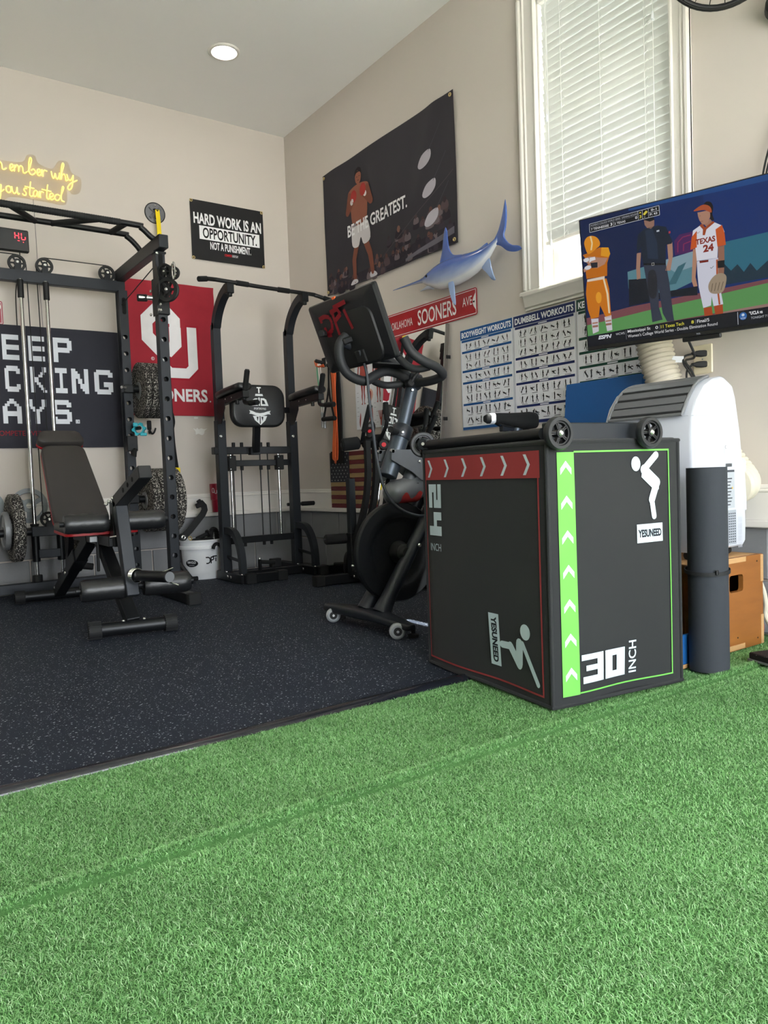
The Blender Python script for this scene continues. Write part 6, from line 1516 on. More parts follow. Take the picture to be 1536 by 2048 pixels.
# neon sign
t = thing('neon_sign', 'lit yellow script neon sign reading remember why you started', 'neon sign', (0.95, YB-0.006, 2.5))
mat('neon_yellow', 'fff2a0', 0.4, emit='ffdf58', estr=0.62)
mat('neon_core', 'ffe060', 0.4)
GL = {'m': [[(0, 0), (.05, .95), (.08, .6), (.22, 1), (.34, .75), (.34, .05), (.40, .7), (.56, 1), (.68, .7), (.70, .1), (.84, 0), (1, .25)]],
      'e': [[(0, .35), (.45, .45), (.80, .72), (.60, 1), (.22, .8), (.15, .3), (.45, 0), (1, .3)]],
      'b': [[(0, .3), (.30, 1.3), (.48, 2.2), (.34, 2.5), (.18, 1.9), (.10, .7), (.22, .05), (.55, 0), (.85, .45), (.66, .85), (.35, .6)]],
      'r': [[(0, .1), (.18, 1), (.28, .0), (.30, .6), (.55, .98), (.95, .9)]],
      'w': [[(0, 1), (.08, .3), (.24, 0), (.44, .8), (.50, .2), (.68, 0), (.88, .5), (.95, 1)]],
      'h': [[(0, 0), (.30, 1.2), (.56, 2.3), (.44, 2.6), (.26, 1.8), (.16, .1), (.30, .7), (.55, .95), (.68, .5), (.72, 0), (1, .2)]],
      'y': [[(0, 1), (.08, .4), (.30, .15), (.52, .6), (.62, 1), (.55, .1), (.42, -.9), (.16, -1.35), (.02, -1.0), (.35, -.3), (1, .35)]],
      'o': [[(.55, 1), (.15, .8), (.08, .3), (.42, 0), (.82, .25), (.85, .75), (.55, 1), (.80, .88), (1.05, .85)]],
      'u': [[(0, 1), (.05, .35), (.28, 0), (.58, .35), (.70, 1), (.72, .25), (.85, 0), (1, .15)]],
      's': [[(.85, 1.05), (.45, 1.05), (.30, .75), (.65, .40), (.55, .05), (.15, .0), (0, .2)]],
      't': [[(.62, 2.2), (.45, 1.1), (.36, .3), (.60, 0), (1, .25)], [(-.35, 1.35), (1.15, 1.25)]],
      'a': [[(.80, .85), (.45, 1), (.10, .6), (.18, .08), (.52, .2), (.80, .85), (.80, .2), (1.05, .15)]],
      'd': [[(.62, .8), (.28, .95), (.03, .5), (.16, .05), (.45, .2), (.80, 1.3), (1.0, 2.1), (.90, 2.3), (.74, 1.2), (.72, .2), (1.0, 0)]]}
def nx(z): return 0.857+z*0.000712+0.02
def script(txt, spans, base, xh):
    for ch, (a, b) in zip(txt, spans):
        mb = MB()
        for st in GL[ch]:
            x0, x1 = nx(a), nx(b); mb.tube([(x0+(x1-x0)*px, YB-0.016, base+xh*py) for px, py in st], 0.0036, n=8, sub=6)
        mb.build('letter', 'neon_yellow', t)
script('remember', [(-150, -105), (-105, -65), (-60, 55), (78, 118), (118, 222), (232, 305), (302, 345), (340, 398)], 2.704, 0.042)
script('why', [(430, 505), (500, 575), (565, 655)], 2.704, 0.042)
script('you', [(-35, 25), (38, 88), (90, 150)], 2.563, 0.042)
script('started', [(175, 222), (215, 268), (262, 312), (312, 356), (358, 412), (398, 446), (445, 530)], 2.563, 0.042)
ac = bpy.data.materials.new('acrylic'); ac.use_nodes = True; N = ac.node_tree.nodes
t_ = N.new('ShaderNodeBsdfTransparent'); t_.inputs[0].default_value = (0.97, 0.95, 0.92, 1); gl = N.new('ShaderNodeBsdfGlossy'); gl.inputs['Roughness'].default_value = 0.05
mx = N.new('ShaderNodeMixShader'); mx.inputs[0].default_value = 0.05; L_ = ac.node_tree.links
L_.new(t_.outputs[0], mx.inputs[1]); L_.new(gl.outputs[0], mx.inputs[2]); L_.new(mx.outputs[0], N['Material Output'].inputs[0]); MATS['acrylic'] = ac
out = [(-190, 2.755), (-60, 2.765), (60, 2.762), (190, 2.775), (235, 2.825), (300, 2.828), (325, 2.785), (440, 2.765), (500, 2.825), (580, 2.828), (610, 2.765), (690, 2.735), (675, 2.645), (600, 2.625), (560, 2.67), (545, 2.55), (380, 2.545), (170, 2.545), (60, 2.535), (-10, 2.49), (-80, 2.50), (-110, 2.60), (-190, 2.66)]
MB().prism([(q.x, q.y) for q in catmull([(nx(a)-0.9, z-2.6, 0) for a, z in out], 4, True)], (0.9, YB-0.007, 2.6), X1, Z1, 0.004).build('backing', 'acrylic', t, smooth=0)
mat('clear_cord', 'd8d2c8', 0.4)
MB().tube([(nx(265), YB-0.004, 2.55), (nx(270), YB-0.003, 2.3), (nx(272), YB-0.003, 2.1), (nx(285), YB-0.003, 1.72)], 0.0016, n=6, sub=4).build('power_cord', 'grey_plastic', t)

# red LED interval timer
t = thing('led_timer', 'black LED timer with red digits on the wall under the neon sign', 'timer', (0.80, YB-0.03, 2.195))
MB().box((0.775, YB-0.018, 2.265), (0.488, 0.034, 0.140), b=0.006).build('case', 'matt_black', t)
mat('led_red', 'ff2030', 0.4, emit='ff2a38', estr=2.2); mat('led_glass', '2b2d33', 0.25)
MB().box((0.775, YB-0.0358, 2.265), (0.476, 0.0015, 0.128), b=0.0005).build('front_glass', 'led_glass', t)
def seg(x, z, w, h, on):
    s = {'a': [(0, h), (w, h)], 'b': [(w, h), (w, h/2)], 'c': [(w, h/2), (w, 0)], 'd': [(0, 0), (w, 0)], 'e': [(0, 0), (0, h/2)], 'f': [(0, h/2), (0, h)], 'g': [(0, h/2), (w, h/2)]}
    for k in on:
        (a, b), (c, d) = s[k]; p0 = V((x+a, YB-0.0368, z+b)); p1 = V((x+c, YB-0.0368, z+d)); dv = (p1-p0)*0.14
        MB().beam(p0+dv, p1-dv, 0.0045, 0.0016, upv=(0, -1, 0), b=0).build('digit_segment', 'led_red', t)
seg(0.938, 2.272, 0.022, 0.042, 'fgbec'); seg(0.976, 2.272, 0.022, 0.042, 'fcde'); seg(0.70, 2.272, 0.022, 0.042, 'abged')
MB().box((0.958, YB-0.037, 2.262), (0.012, 0.001, 0.003)).build('digit_dash', 'led_red', t); MB().box((0.986, YB-0.037, 2.256), (0.004, 0.001, 0.004)).build('digit_dot', 'led_red', t)
MB().tube([(0.965, YB-0.01, 2.197), (0.966, YB-0.006, 2.1), (0.93, YB-0.006, 1.95), (0.925, YB-0.006, 1.72)], 0.003, n=8, sub=5).build('power_cord', 'matt_black', t)
t = thing('tin_sign', 'small crimson tin sign at the left edge above the navy banner', 'sign', (0.70, YB-0.004, 1.74))
mat('tin_red', '9b1730', 0.35)
MB().prism([(a+0.694, b+1.802) for a, b in rrect(0.305, 0.150, 0.012)], (0, YB-0.002, 0), X1, Z1, 0.002).build('plate', 'tin_red', t, smooth=0)
p = Print((0.54, YB-0.004, 1.727), X1, Z1, lift=0.0005); p.frame(.008, .008, .300, .142, .003, 'e8dfe0', 1); p.text('D', .276, .095, .296, .130, 'f0e8ea', bold=0.04, layer=1)
p.build('lettering', 'enamel_print', t)

# ceiling-style strap anchor with suspension trainer
t = thing('suspension_trainer', 'suspension trainer with yellow and black straps on a round grey wall anchor', 'suspension trainer', (1.862, YB-0.02, 2.593))
mat('anchor_grey', '6f7175', 0.5, 0.2)
c = V((1.862, YB-0.001, 2.593))
MB().lathe([(0.073, 0), (0.073, 0.004), (0.066, 0.007), (0.03, 0.010)], c, (0, -1, 0), 40).build('anchor_plate', 'anchor_grey', t)
MB().torus(c+V((0, -0.005, 0)), (0, -1, 0), 0.071, 0.0035, n=44, m=6).build('anchor_rim', 'matt_black', t)
for a in (45, 135):
    d = V((math.cos(math.radians(a)), 0, math.sin(math.radians(a)))); MB().beam(c-d*0.055+V((0, -0.011, 0)), c+d*0.055+V((0, -0.011, 0)), 0.022, 0.012, upv=(0, -1, 0), b=0.004).build('anchor_rib', 'grey_plastic', t)
MB().tube([c+V((-.012, -.012, .02)), c+V((-.012, -.045, .012)), c+V((0, -.055, 0)), c+V((.012, -.045, .012)), c+V((.012, -.012, .02))], 0.006, n=8, sub=4).build('anchor_hook', 'matt_black', t)
bolt(t, c+V((0.002, -0.012, 0.052)), (0, -1, 0), 0.006); bolt(t, c+V((0.002, -0.012, -0.052)), (0, -1, 0), 0.006)
def strap(pts, w, m, name='strap', th=0.003, tw=(0, -1, 0)): return MB().bar(pts, w, th, upv=tw, sub=4).build(name, m, t)
strap([(1.862, YB-0.058, 2.60), (1.866, YB-0.06, 2.50), (1.870, YB-0.06, 2.30), (1.872, YB-0.06, 2.05)], 0.030, 'yellow_strap')
strap([(1.872, YB-0.06, 2.05), (1.882, YB-0.06, 1.5), (1.890, YB-0.055, 1.06), (1.900, YB-0.05, 0.90), (1.915, YB-0.05, 0.76)], 0.030, 'foam_black')
strap([(1.888, YB-0.065, 1.08), (1.880, YB-0.065, 1.14), (1.895, YB-0.065, 1.18), (1.905, YB-0.065, 1.12), (1.892, YB-0.065, 1.06)], 0.012, 'foam_black')
MB().box((1.913, YB-0.058, 0.768), (0.040, 0.010, 0.050), b=0.002).build('yellow_tag', 'yellow_strap', t)
strap([(1.913, YB-0.05, 0.75), (1.925, YB-0.05, 0.66), (1.930, YB-0.05, 0.56), (1.920, YB-0.05, 0.50), (1.912, YB-0.05, 0.55), (1.905, YB-0.05, 0.66)], 0.028, 'foam_black', 'foot_loop')
MB().cyl((1.912, YB-0.055, 0.545), (1.922, YB-0.055, 0.50), 0.014, n=12, b=0.002).build('handle_grip', 'foam_black', t)

# hook on the wall, filler patches
t = thing('wall_hook', 'black double wall hook on a white backing beside the rack', 'hook', (1.742, YB-0.006, 1.07))
MB().prism([(a, b) for a, b in rrect(0.040, 0.060, 0.015)], (1.735, YB-0.0005, 1.075), X1, Z1, 0.0025).build('backing_patch', 'spackle', t)
MB().box((1.742, YB-0.010, 1.098), (0.030, 0.012, 0.065), b=0.004).build('hook_plate', 'matt_black', t)
MB().tube([(1.742, YB-0.016, 1.08), (1.742, YB-0.030, 1.055), (1.748, YB-0.045, 1.035), (1.760, YB-0.055, 1.045), (1.772, YB-0.055, 1.075)], 0.006, n=8, sub=4).build('hook_arm', 'matt_black', t)
MB().tube([(1.740, YB-0.016, 1.08), (1.738, YB-0.026, 1.05), (1.734, YB-0.034, 1.040), (1.728, YB-0.040, 1.055)], 0.006, n=8, sub=4).build('hook_arm', 'matt_black', t)
for cx, cz, pts in ((2.119, 1.059, [(-.052, .020), (-.03, .012), (-.022, .024), (-.008, .012), (.01, .020), (.03, .014), (.055, .018), (.036, .002), (.030, -.020), (.012, -.030), (-.012, -.020), (-.034, -.026), (-.034, -.006)]), (2.09, 1.155, [(-.012, .004), (.015, .006), (.018, -.004), (-.008, -.006)])):
    mb = MB().prism([(q.x, q.y) for q in catmull([(a, b, 0) for a, b in pts], 3, True)], (cx, YB-0.0002, cz), X1, Z1, 0.0012); o = mb.build('filler_patch', 'spackle', None, loc=(0, 0, 0)); o.parent = wall_back
# ------------------------------------------------------------------ things on the right wall
XW = XR
Un = V((0, -1, 0))   # left to right as seen from the room
def wy(y0): return lambda y: y0-y
# boxing banner (generic boxer, own drawing)
t = thing('wall_banner', 'dark banner with a boxer and the words BE THE GREATEST', 'banner', (XW-0.006, 4.04, 2.0))
mat('banner_dark', '24212b', 0.65, var=0.12, scale=18, bump=0.08, bscale=700)
BY, BZ, BW, BH = 4.760, 1.996, 1.445, 0.852
def wb(x, y):
    a, b = x/BW, y/BH
    sag = 0.010*math.exp(-((a-0.10-0.5*(1-b))/0.10)**2)*b*1.2+0.009*math.exp(-((a-0.88+0.25*(1-b))/0.05)**2)*b
    return 0.010+sag+0.004*math.sin(7*x+4*y)+0.003*math.sin(19*x-6*y)*(1-b)
o_ = (XW-0.004, BY, BZ)
banner_cloth(t, o_, Un, Z1, BW, BH, 'banner_dark', wb, 60, 34)
p = Print(o_, Un, Z1, lift=0.0014, step=0.00015, warp=wb)
# crowd along the lower edge
rr = random.Random(4)
p.poly([(0.02, 0.01), (BW-0.02, 0.01), (BW-0.02, .12), (.02, .05)], '2f2a33', layer=1)
for i in range(90):
    x = 0.04+rr.random()*1.36; y = 0.02+rr.random()*(0.10+0.20*(x/BW)**1.5); s = 0.018+0.010*rr.random()
    if 0.30 < x < 0.62 and y > 0.06: continue
    cc = rr.choice(['5b3f3b', '6b4a42', '4a3638', '7a584c', '3b3036', '4d3c40'])
    p.blob([(x-s*1.3, y-s*1.6), (x+s*1.3, y-s*1.6), (x+s*1.1, y), (x, y+s*.3), (x-s*1.1, y)], rr.choice(['2c2730', '3d3540', '55464a', '6e6266', '29242c']), layer=2+i*0.05, sub=3)
    p.disc(x, y+s*.5, s*.62, s*.8, cc, layer=2.03+i*0.05, n=10)
for x, y in ((1.165, .555), (1.20, .375), (1.215, .200)):
    p.blob([(x-.06, y-.015), (x-.02, y+.035), (x+.055, y+.05), (x+.06, y+.005), (x+.02, y-.03), (x-.035, y-.04)], 'b3aeb8', layer=8)
    p.stroke([(x+.04, y+.04), (x+.16, y+.17)], .004, '4a4652', layer=8, rnd=False)
p.stroke([(.70, .10), (1.42, .42)], .005, '4d444a', layer=8, rnd=False); p.poly([(.95, .03), (1.42, .10), (1.42, .06), (.95, .012)], '6a6670', layer=8)
# a boxer standing in a plain guard
sk, sk2 = '7d4a3a', '8f5846'; bx = .455
p.stroke([(bx-.035, .30), (bx-.085, .17), (bx-.075, .03)], .062, sk, layer=10, taper=.62); p.stroke([(bx+.045, .30), (bx+.105, .17), (bx+.125, .04)], .062, sk, layer=10, taper=.62)
p.blob([(bx-.10, .035), (bx-.05, .03), (bx-.045, .0065), (bx-.13, .006)], 'c9c6cc', layer=10.5); p.blob([(bx+.10, .045), (bx+.15, .04), (bx+.175, .012), (bx+.10, .010)], 'c9c6cc', layer=10.5)
p.blob([(bx-.085, .40), (bx+.085, .40), (bx+.12, .27), (bx+.04, .245), (bx+.005, .30), (bx-.03, .245), (bx-.105, .27)], 'd3cfd2', layer=11); p.rect(bx-.083, .388, bx+.083, .408, '8b868c', layer=11.5)
p.blob([(bx-.08, .40), (bx+.08, .40), (bx+.105, .52), (bx+.125, .615), (bx+.05, .650), (bx-.05, .650), (bx-.125, .615), (bx-.105, .52)], sk2, layer=12)
p.stroke([(bx-.105, .60), (bx-.145, .50), (bx-.075, .555)], .046, sk, layer=13); p.stroke([(bx+.105, .60), (bx+.145, .50), (bx+.065, .57)], .046, sk, layer=13)
p.disc(bx-.058, .585, .036, .042, 'a5342f', layer=14); p.disc(bx+.052, .600, .036, .042, 'a5342f', layer=14); p.stroke([(bx-.085, .552), (bx-.078, .558)], .036, 'd9d4d6', layer=13.6); p.stroke([(bx+.078, .565), (bx+.072, .572)], .036, 'd9d4d6', layer=13.6)
p.disc(bx, .700, .036, .048, sk2, layer=14.5); p.blob([(bx-.038, .710), (bx-.036, .745), (bx, .762), (bx+.036, .745), (bx+.038, .710), (bx+.02, .728), (bx-.02, .728)], '1f1a1d', layer=15)
for s in (-1, 1): p.rect(bx+s*.014-.006, .700, bx+s*.014+.006, .704, '2a1a18', layer=15.2)
p.rect(bx-.010, .675, bx+.010, .679, '54302a', layer=15.2)
p.text('BE THE GREATEST.', .300, .335, .990, .415, 'f0eff2', bold=0.022, layer=17)
p.build('printed_picture', 'printed_fabric', t, label='printed boxer, crowd and white lettering')
grommets(t, [(XW-0.022, BY-.022, BZ+BH-.022), (XW-0.022, BY-BW+.022, BZ+BH-.022), (XW-0.022, BY-BW+.022, BZ+.022), (XW-0.022, BY-.022, BZ+.022)], (-1, 0, 0))

# swordfish trophy
t = thing('swordfish_trophy', 'blue and silver swordfish trophy mounted below the boxing banner', 'fish trophy', (XW-0.01, 3.25, 1.80))
XF = 2.845
def cmesh(secs, cols, name, smooth=60):
    mb = MB().loft(secs); ob = mb.build(name, attr_mat('fish_paint', 0.22, coat=0.5), t, smooth=smooth)
    at = ob.data.color_attributes.new('Col', 'FLOAT_COLOR', 'POINT'); at.data.foreach_set('color', [x for c in cols for x in (*lin(c), 1.0)]); return ob
def mixc(a, b, k):
    A = [int(a[i:i+2], 16) for i in (0, 2, 4)]; B = [int(b[i:i+2], 16) for i in (0, 2, 4)]; return '%02x%02x%02x' % tuple(int(x+(y-x)*k) for x, y in zip(A, B))
body = [(3.560, 1.828, .018, .016), (3.535, 1.827, .030, .024), (3.500, 1.824, .045, .030), (3.45, 1.820, .064, .038), (3.40, 1.817, .076, .044), (3.33, 1.815, .080, .047), (3.25, 1.815, .078, .046), (3.17, 1.818, .070, .042), (3.10, 1.826, .060, .036), (3.04, 1.840, .047, .028), (2.99, 1.862, .032, .020), (2.955, 1.885, .021, .014), (2.93, 1.900, .016, .010)]
body = [(q.x, q.y, *w_) for q, w_ in [(V((a, b, 0)), (c, d)) for a, b, c, d in body]]
secs = []; cols = []; n = 24
for (y, z, h, d) in body:
    ring = []
    for i in range(n):
        a = 2*math.pi*i/n; ring.append(V((XF-d*math.cos(a), y, z+h*math.sin(a))))
        k = math.sin(a); nz = 0.10*math.sin(y*90+i*1.3)*math.sin(y*37)
        kk = min(1, max(0, (k+0.62+nz)/1.10)); cols.append(mixc('ccd3e2', '3b5cab', kk) if k > -0.6 else 'e6e7ea')
    secs.append(ring)
cmesh(secs, cols, 'body')
secs = []; cols = []
for (y, z, r) in ((3.545, 1.832, .020), (3.60, 1.833, .011), (3.70, 1.836, .0065), (3.80, 1.838, .004), (3.873, 1.839, .0018)):
    secs.append([V((XF-r*0.8*math.cos(2*math.pi*i/12), y, z+r*math.sin(2*math.pi*i/12))) for i in range(12)]); cols += ['4a66a8' if math.sin(2*math.pi*i/12) > -.2 else 'a9b4cc' for i in range(12)]
cmesh(secs, cols, 'bill')
secs = []; cols = []
for (y, z, r) in ((3.48, 1.775, .016), (3.53, 1.782, .011), (3.575, 1.778, .005), (3.60, 1.775, .0015)):
    secs.append([V((XF-r*0.9*math.cos(2*math.pi*i/10), y, z+r*math.sin(2*math.pi*i/10))) for i in range(10)]); cols += ['b9c1d0']*10
cmesh(secs, cols, 'lower_jaw')
MB().sphere((XF-0.030, 3.500, 1.838), (.006, .008, .008), n=12, m=8).build('eye', 'slot_black', t)
mat('fin_blue', '4263ae', 0.3, coat=0.4, var=0.15, scale=14)
mat('fin_pale', '8ea5cf', 0.3, coat=0.4, var=0.15, scale=14)
def fin(pts, m, x=XF, th=0.008, name='fin', tilt=0.0):
    cv = catmull([(a, b, 0) for a, b in pts], 4, True)
    mb = MB(); n_ = len(cv); cx = sum(q.x for q in cv)/n_; cy = sum(q.y for q in cv)/n_
    vs = []
    for sg, k in ((-1, 0.86), (0, 1.0), (1, 0.86)):
        for q in cv: vs.append((x+sg*th/2+tilt*(q.y-pts[0][1]), cx+(q.x-cx)*k, cy+(q.y-cy)*k))
    fs = [tuple(range(n_))[::-1], tuple(range(2*n_, 3*n_))]
    for r in (0, 1):
        for i in range(n_): j = (i+1) % n_; fs.append((r*n_+i, r*n_+j, (r+1)*n_+j, (r+1)*n_+i))
    return mb.add(vs, fs).build(name, m, t, smooth=40)
fin([(3.405, 1.865), (3.385, 1.96), (3.362, 2.06), (3.345, 2.078), (3.340, 2.02), (3.325, 1.95), (3.285, 1.905), (3.20, 1.885), (3.14, 1.878), (3.24, 1.865)], 'fin_blue', name='dorsal_fin')
fin([(3.14, 1.880), (3.06, 1.892), (3.015, 1.905), (3.008, 1.890), (3.05, 1.872), (3.12, 1.860)], 'fin_blue', name='rear_dorsal_fin', th=0.006)
fin([(2.965, 1.898), (2.925, 1.945), (2.895, 2.01), (2.872, 2.078), (2.864, 2.08), (2.862, 2.02), (2.872, 1.95), (2.888, 1.91), (2.868, 1.870), (2.825, 1.835), (2.768, 1.815), (2.762, 1.806), (2.80, 1.803), (2.86, 1.822), (2.91, 1.860), (2.955, 1.880)], 'fin_blue', name='tail_fin', th=0.010)
fin([(3.305, 1.755), (3.285, 1.70), (3.255, 1.640), (3.228, 1.612), (3.222, 1.625), (3.240, 1.69), (3.262, 1.755)], 'fin_pale', x=XF-0.030, name='pectoral_fin', tilt=0.15)
fin([(3.06, 1.79), (3.02, 1.745), (2.985, 1.705), (2.955, 1.695), (2.968, 1.725), (2.985, 1.775), (3.00, 1.82)], 'fin_pale', name='anal_fin', th=0.007)
MB().cyl((XW, 3.25, 1.82), (XF+0.02, 3.25, 1.82), 0.02, n=12).build('mount', 'matt_black', t)

# red street sign
t = thing('street_sign', 'long red street sign reading OKLAHOMA SOONERS AVE under the swordfish', 'street sign', (XW-0.004, 3.63, 1.64))
mat('sign_red', 'ad1b26', 0.28, var=0.05, coat=0.4)
SY, SZ, SW, SH = 4.090, 1.565, 0.912, 0.151
MB().prism([(a+SW/2, b+SH/2) for a, b in rrect(SW, SH, 0.014)], (XW-0.006, SY, SZ), Un, Z1, 0.0018).build('sign_plate', 'sign_red', t, smooth=0)
for y in (SY-0.03, SY-SW+0.03): MB().cyl((XW, y, SZ+SH/2), (XW-0.0085, y, SZ+SH/2), 0.005, n=10).build('screw', 'matt_black', t)
p = Print((XW-0.0078, SY, SZ), Un, Z1, lift=0.0005)
p.frame(.007, .007, SW-.007, SH-.007, .0035, 'f2eeee', 1)
p.text('OKLAHOMA', .096, .048, .318, .096, 'f2eeee', bold=0.0, layer=1); p.text('SOONERS', .372, .032, .735, .124, 'f2eeee', bold=0.012, layer=1); p.text('AVE', .790, .062, .872, .112, 'f2eeee', bold=0.0, layer=1)
p.poly([(SW-.010+.0*i, .03) if False else (SW-.010-.026*math.sin(math.pi*i/10), .028+.095*i/10) for i in range(11)], 'f2eeee', 1); p.disc(SW-.022, .075, .004, .006, '2a2a2c', 3)
p.poly([(.030-.018*0, .03)]+[(.010+.022*math.sin(math.pi*i/10), .123-.095*i/10) for i in range(11)][1:10], 'f2eeee', 1)
p.build('lettering', 'enamel_print', t, label='white street sign lettering')

# workout charts
def chart(y0, title, col, bands, seed, label, tx):
    t = thing('workout_chart', label, 'poster', (XW-0.002, y0-0.212, 0.925), group='workout charts under the window')
    Wc, Hc = 0.422, 0.572; z0 = 0.926
    mat('chart_card', 'eceef4', 0.35, var=0.02, coat=0.2)
    MB().box((XW-0.0025, y0-Wc/2, z0+Hc/2), (0.004, Wc, Hc), b=0.001).build('card', 'chart_card', t)
    p = Print((XW-0.0046, y0, z0), Un, Z1, lift=0.0006, step=0.0001)
    p.frame(0, 0, Wc, Hc, .005, 'cfd4df', 1); p.rect(.002, Hc*.900, Wc-.002, Hc-.002, col, 2); p.text(title, .012, Hc*.918, Wc-.012, Hc*.976, 'f4f6fa', bold=0.035, layer=3)
    p.rect(.002, .002, Wc-.002, .018, col, 2)
    r = random.Random(seed); ink = '23262e'
    bnd = [b for b, _ in bands]+[0.032]
    for k, (b, rows) in enumerate(bands):
        p.rect(.012, Hc*(b-.011), Wc-.012, Hc*(b+.011), col, 2); p.rect(Wc*.42, Hc*(b-.005), Wc*.56, Hc*(b+.005), 'e6eaf2', 3)
        top = b-.014; bot = bnd[k+1]+.012; rh = (top-bot)/rows
        for j in range(rows):
            for c in range(5):
                cx = .035+(Wc-.05)*(c+.08)/5; cyb = Hc*(top-rh*(j+1)); ch = Hc*rh
                p.rect(cx+.008, cyb+ch*.06, cx+.048, cyb+ch*.11, '6a6e78', 3)
                p.rect(cx-.004, cyb+ch*.35, cx-.002, cyb+ch*.85, 'b6bac4', 3)
                for q in range(2):
                    fx_ = cx+.012+q*.030; fy = cyb+ch*.20; s = min(ch*.80, .054); lean = r.choice([0, 0, 0, .12, -.15, 0.7, -0.7, 1.3])
                    def tr(a, b_): ca, sa = math.cos(lean), math.sin(lean); return (fx_+(a*ca-(b_-.45)*sa)*s*.62, fy+((a*sa+(b_-.45)*ca)+.42)*s*.9)
                    st = lambda pts, w_: p.stroke([tr(*u_) for u_ in pts], w_*s, ink, layer=3, rnd=False)
                    x, y = tr(0, .92); p.disc(x, y, s*.075, s*.085, '4a3c38', layer=3, n=8)
                    st([(0, .84), (0, .45)], .17); kx, ky = r.uniform(-.2, .25), r.uniform(.18, .3)
                    st([(.02, .46), (kx, ky), (kx+r.uniform(-.1, .1), .0)], .09); st([(-.02, .46), (-kx*.6, ky), (-kx*.6+r.uniform(-.1, .1), .0)], .09)
                    ex, ey = r.uniform(.1, .25), r.uniform(.5, .95); st([(.03, .80), (ex, ey), (ex+r.uniform(-.1, .12), ey+r.uniform(-.15, .2))], .06); st([(-.03, .80), (-ex, ey), (-ex+r.uniform(-.12, .1), ey+r.uniform(-.15, .2))], .06)
    p.build('printed_exercises', 'printed_card', t, label='rows of small exercise figures')
chart(3.332, 'BODYWEIGHT WORKOUTS', '1d5796', [(.885, 1), (.775, 2), (.585, 1), (.470, 2), (.255, 2)], 1, 'workout chart poster titled BODYWEIGHT WORKOUTS with blue bands', 0)
chart(2.905, 'DUMBBELL WORKOUTS', '1f2d66', [(.885, 3), (.605, 1), (.490, 1), (.375, 2), (.165, 1)], 2, 'workout chart poster titled DUMBBELL WORKOUTS with navy bands', 0)
chart(2.478, 'KETTLEBELL WORKOUTS', '17493c', [(.885, 2), (.665, 1), (.545, 1), (.425, 1), (.300, 2)], 3, 'green banded workout chart partly hidden behind the television', 0)

# anatomy poster
t = thing('anatomy_poster', 'white poster of red muscle anatomy drawings behind the exercise bike', 'poster', (XW-0.002, 4.27, 1.005))
MB().box((XW-0.0025, 4.265, 1.285), (0.004, 0.385, 0.555), b=0.001).build('card', 'chart_card', t)
p = Print((XW-0.0046, 4.4575, 1.0075), Un, Z1, lift=0.0006); md, mr, mp = 'a8403c', 'c05a50', 'd9b3a4'
def ly(y): return .170+(y-.10)*.80
for cx in (.10, .285):
    for s in (-1, 1): p.blob([(cx+s*.008, ly(.33)), (cx+s*.024, ly(.33)), (cx+s*.026, ly(.26)), (cx+s*.019, ly(.20)), (cx+s*.022, ly(.165)), (cx+s*.015, ly(.115)), (cx+s*.025, ly(.105)), (cx+s*.010, ly(.100)), (cx+s*.010, ly(.16)), (cx+s*.005, ly(.22))], md, 1)
    p.blob([(cx-.036, ly(.33)), (cx+.036, ly(.33)), (cx+.030, ly(.40)), (cx+.042, ly(.47)), (cx+.016, ly(.50)), (cx-.016, ly(.50)), (cx-.042, ly(.47)), (cx-.03, ly(.40))], mr, 2); p.disc(cx, ly(.522), .013, .016, mr, 2)
    for s in (-1, 1): p.stroke([(cx+s*.040, ly(.46)), (cx+s*.054, ly(.40)), (cx+s*.060, ly(.33))], .013, md, 2)
p.blob([(.178, .265), (.155, .245), (.157, .215), (.188, .185), (.215, .215), (.216, .245), (.198, .265)], mp, 1); p.blob([(.186, .255), (.174, .235), (.186, .195), (.198, .235)], md, 2)
p.blob([(.172, .150), (.160, .11), (.164, .06), (.18, .030), (.204, .035), (.208, .09), (.202, .145)], mr, 1); p.blob([(.05, .09), (.042, .05), (.05, .012), (.058, .05), (.062, .09), (.056, .115)], md, 1)
for k in range(5): p.stroke([(.305+(k-2)*.006, .055), (.305+(k-2)*.014, .11)], .006, md, 1)
p.stroke([(.305, .06), (.305, .02)], .018, mr, 1)
for k in range(34):
    x = rr.choice([.02, .14, .225, .25, .345]); y = .02+k*.0145; p.rect(x, y, x+.022, y+.0025, 'a5a8b0', 1)
p.build('printed_anatomy', 'printed_card', t, label='red muscle drawings')

# hook with bands and jump rope
mat('mint_band', '86d1ac', 0.6); mat('rope_white', 'e9e6e0', 0.6); mat('alu_grip', 'b9bcc0', 0.35, 0.6)
t = thing('rope_hook', 'black wall hook holding bands and ropes left of the anatomy poster', 'hook', (XW-0.01, 4.87, 1.52))
MB().cyl((XW, 4.870, 1.530), (XW-0.075, 4.872, 1.545), 0.013, n=14, b=0.003).build('peg', 'matt_black', t); MB().box((XW-0.004, 4.87, 1.535), (0.008, 0.05, 0.07), b=0.003).build('plate', 'matt_black', t)
mb = MB()
mb.tube([(XW-0.05, 4.925, 1.552), (XW-0.055, 4.905, 1.520), (XW-0.06, 4.88, 1.507), (XW-0.06, 4.84, 1.500), (XW-0.05, 4.80, 1.508)], 0.0055, n=8, sub=5); mb.tube([(XW-0.04, 4.915, 1.548), (XW-0.045, 4.895, 1.512), (XW-0.05, 4.86, 1.498), (XW-0.045, 4.80, 1.497)], 0.0055, n=8, sub=5)
tag(mb.build('resistance_tube', 'orange_band', loc=(XW-0.05, 4.87, 1.50)), 'orange rubber tube draped over the black wall hook', 'exercise band')
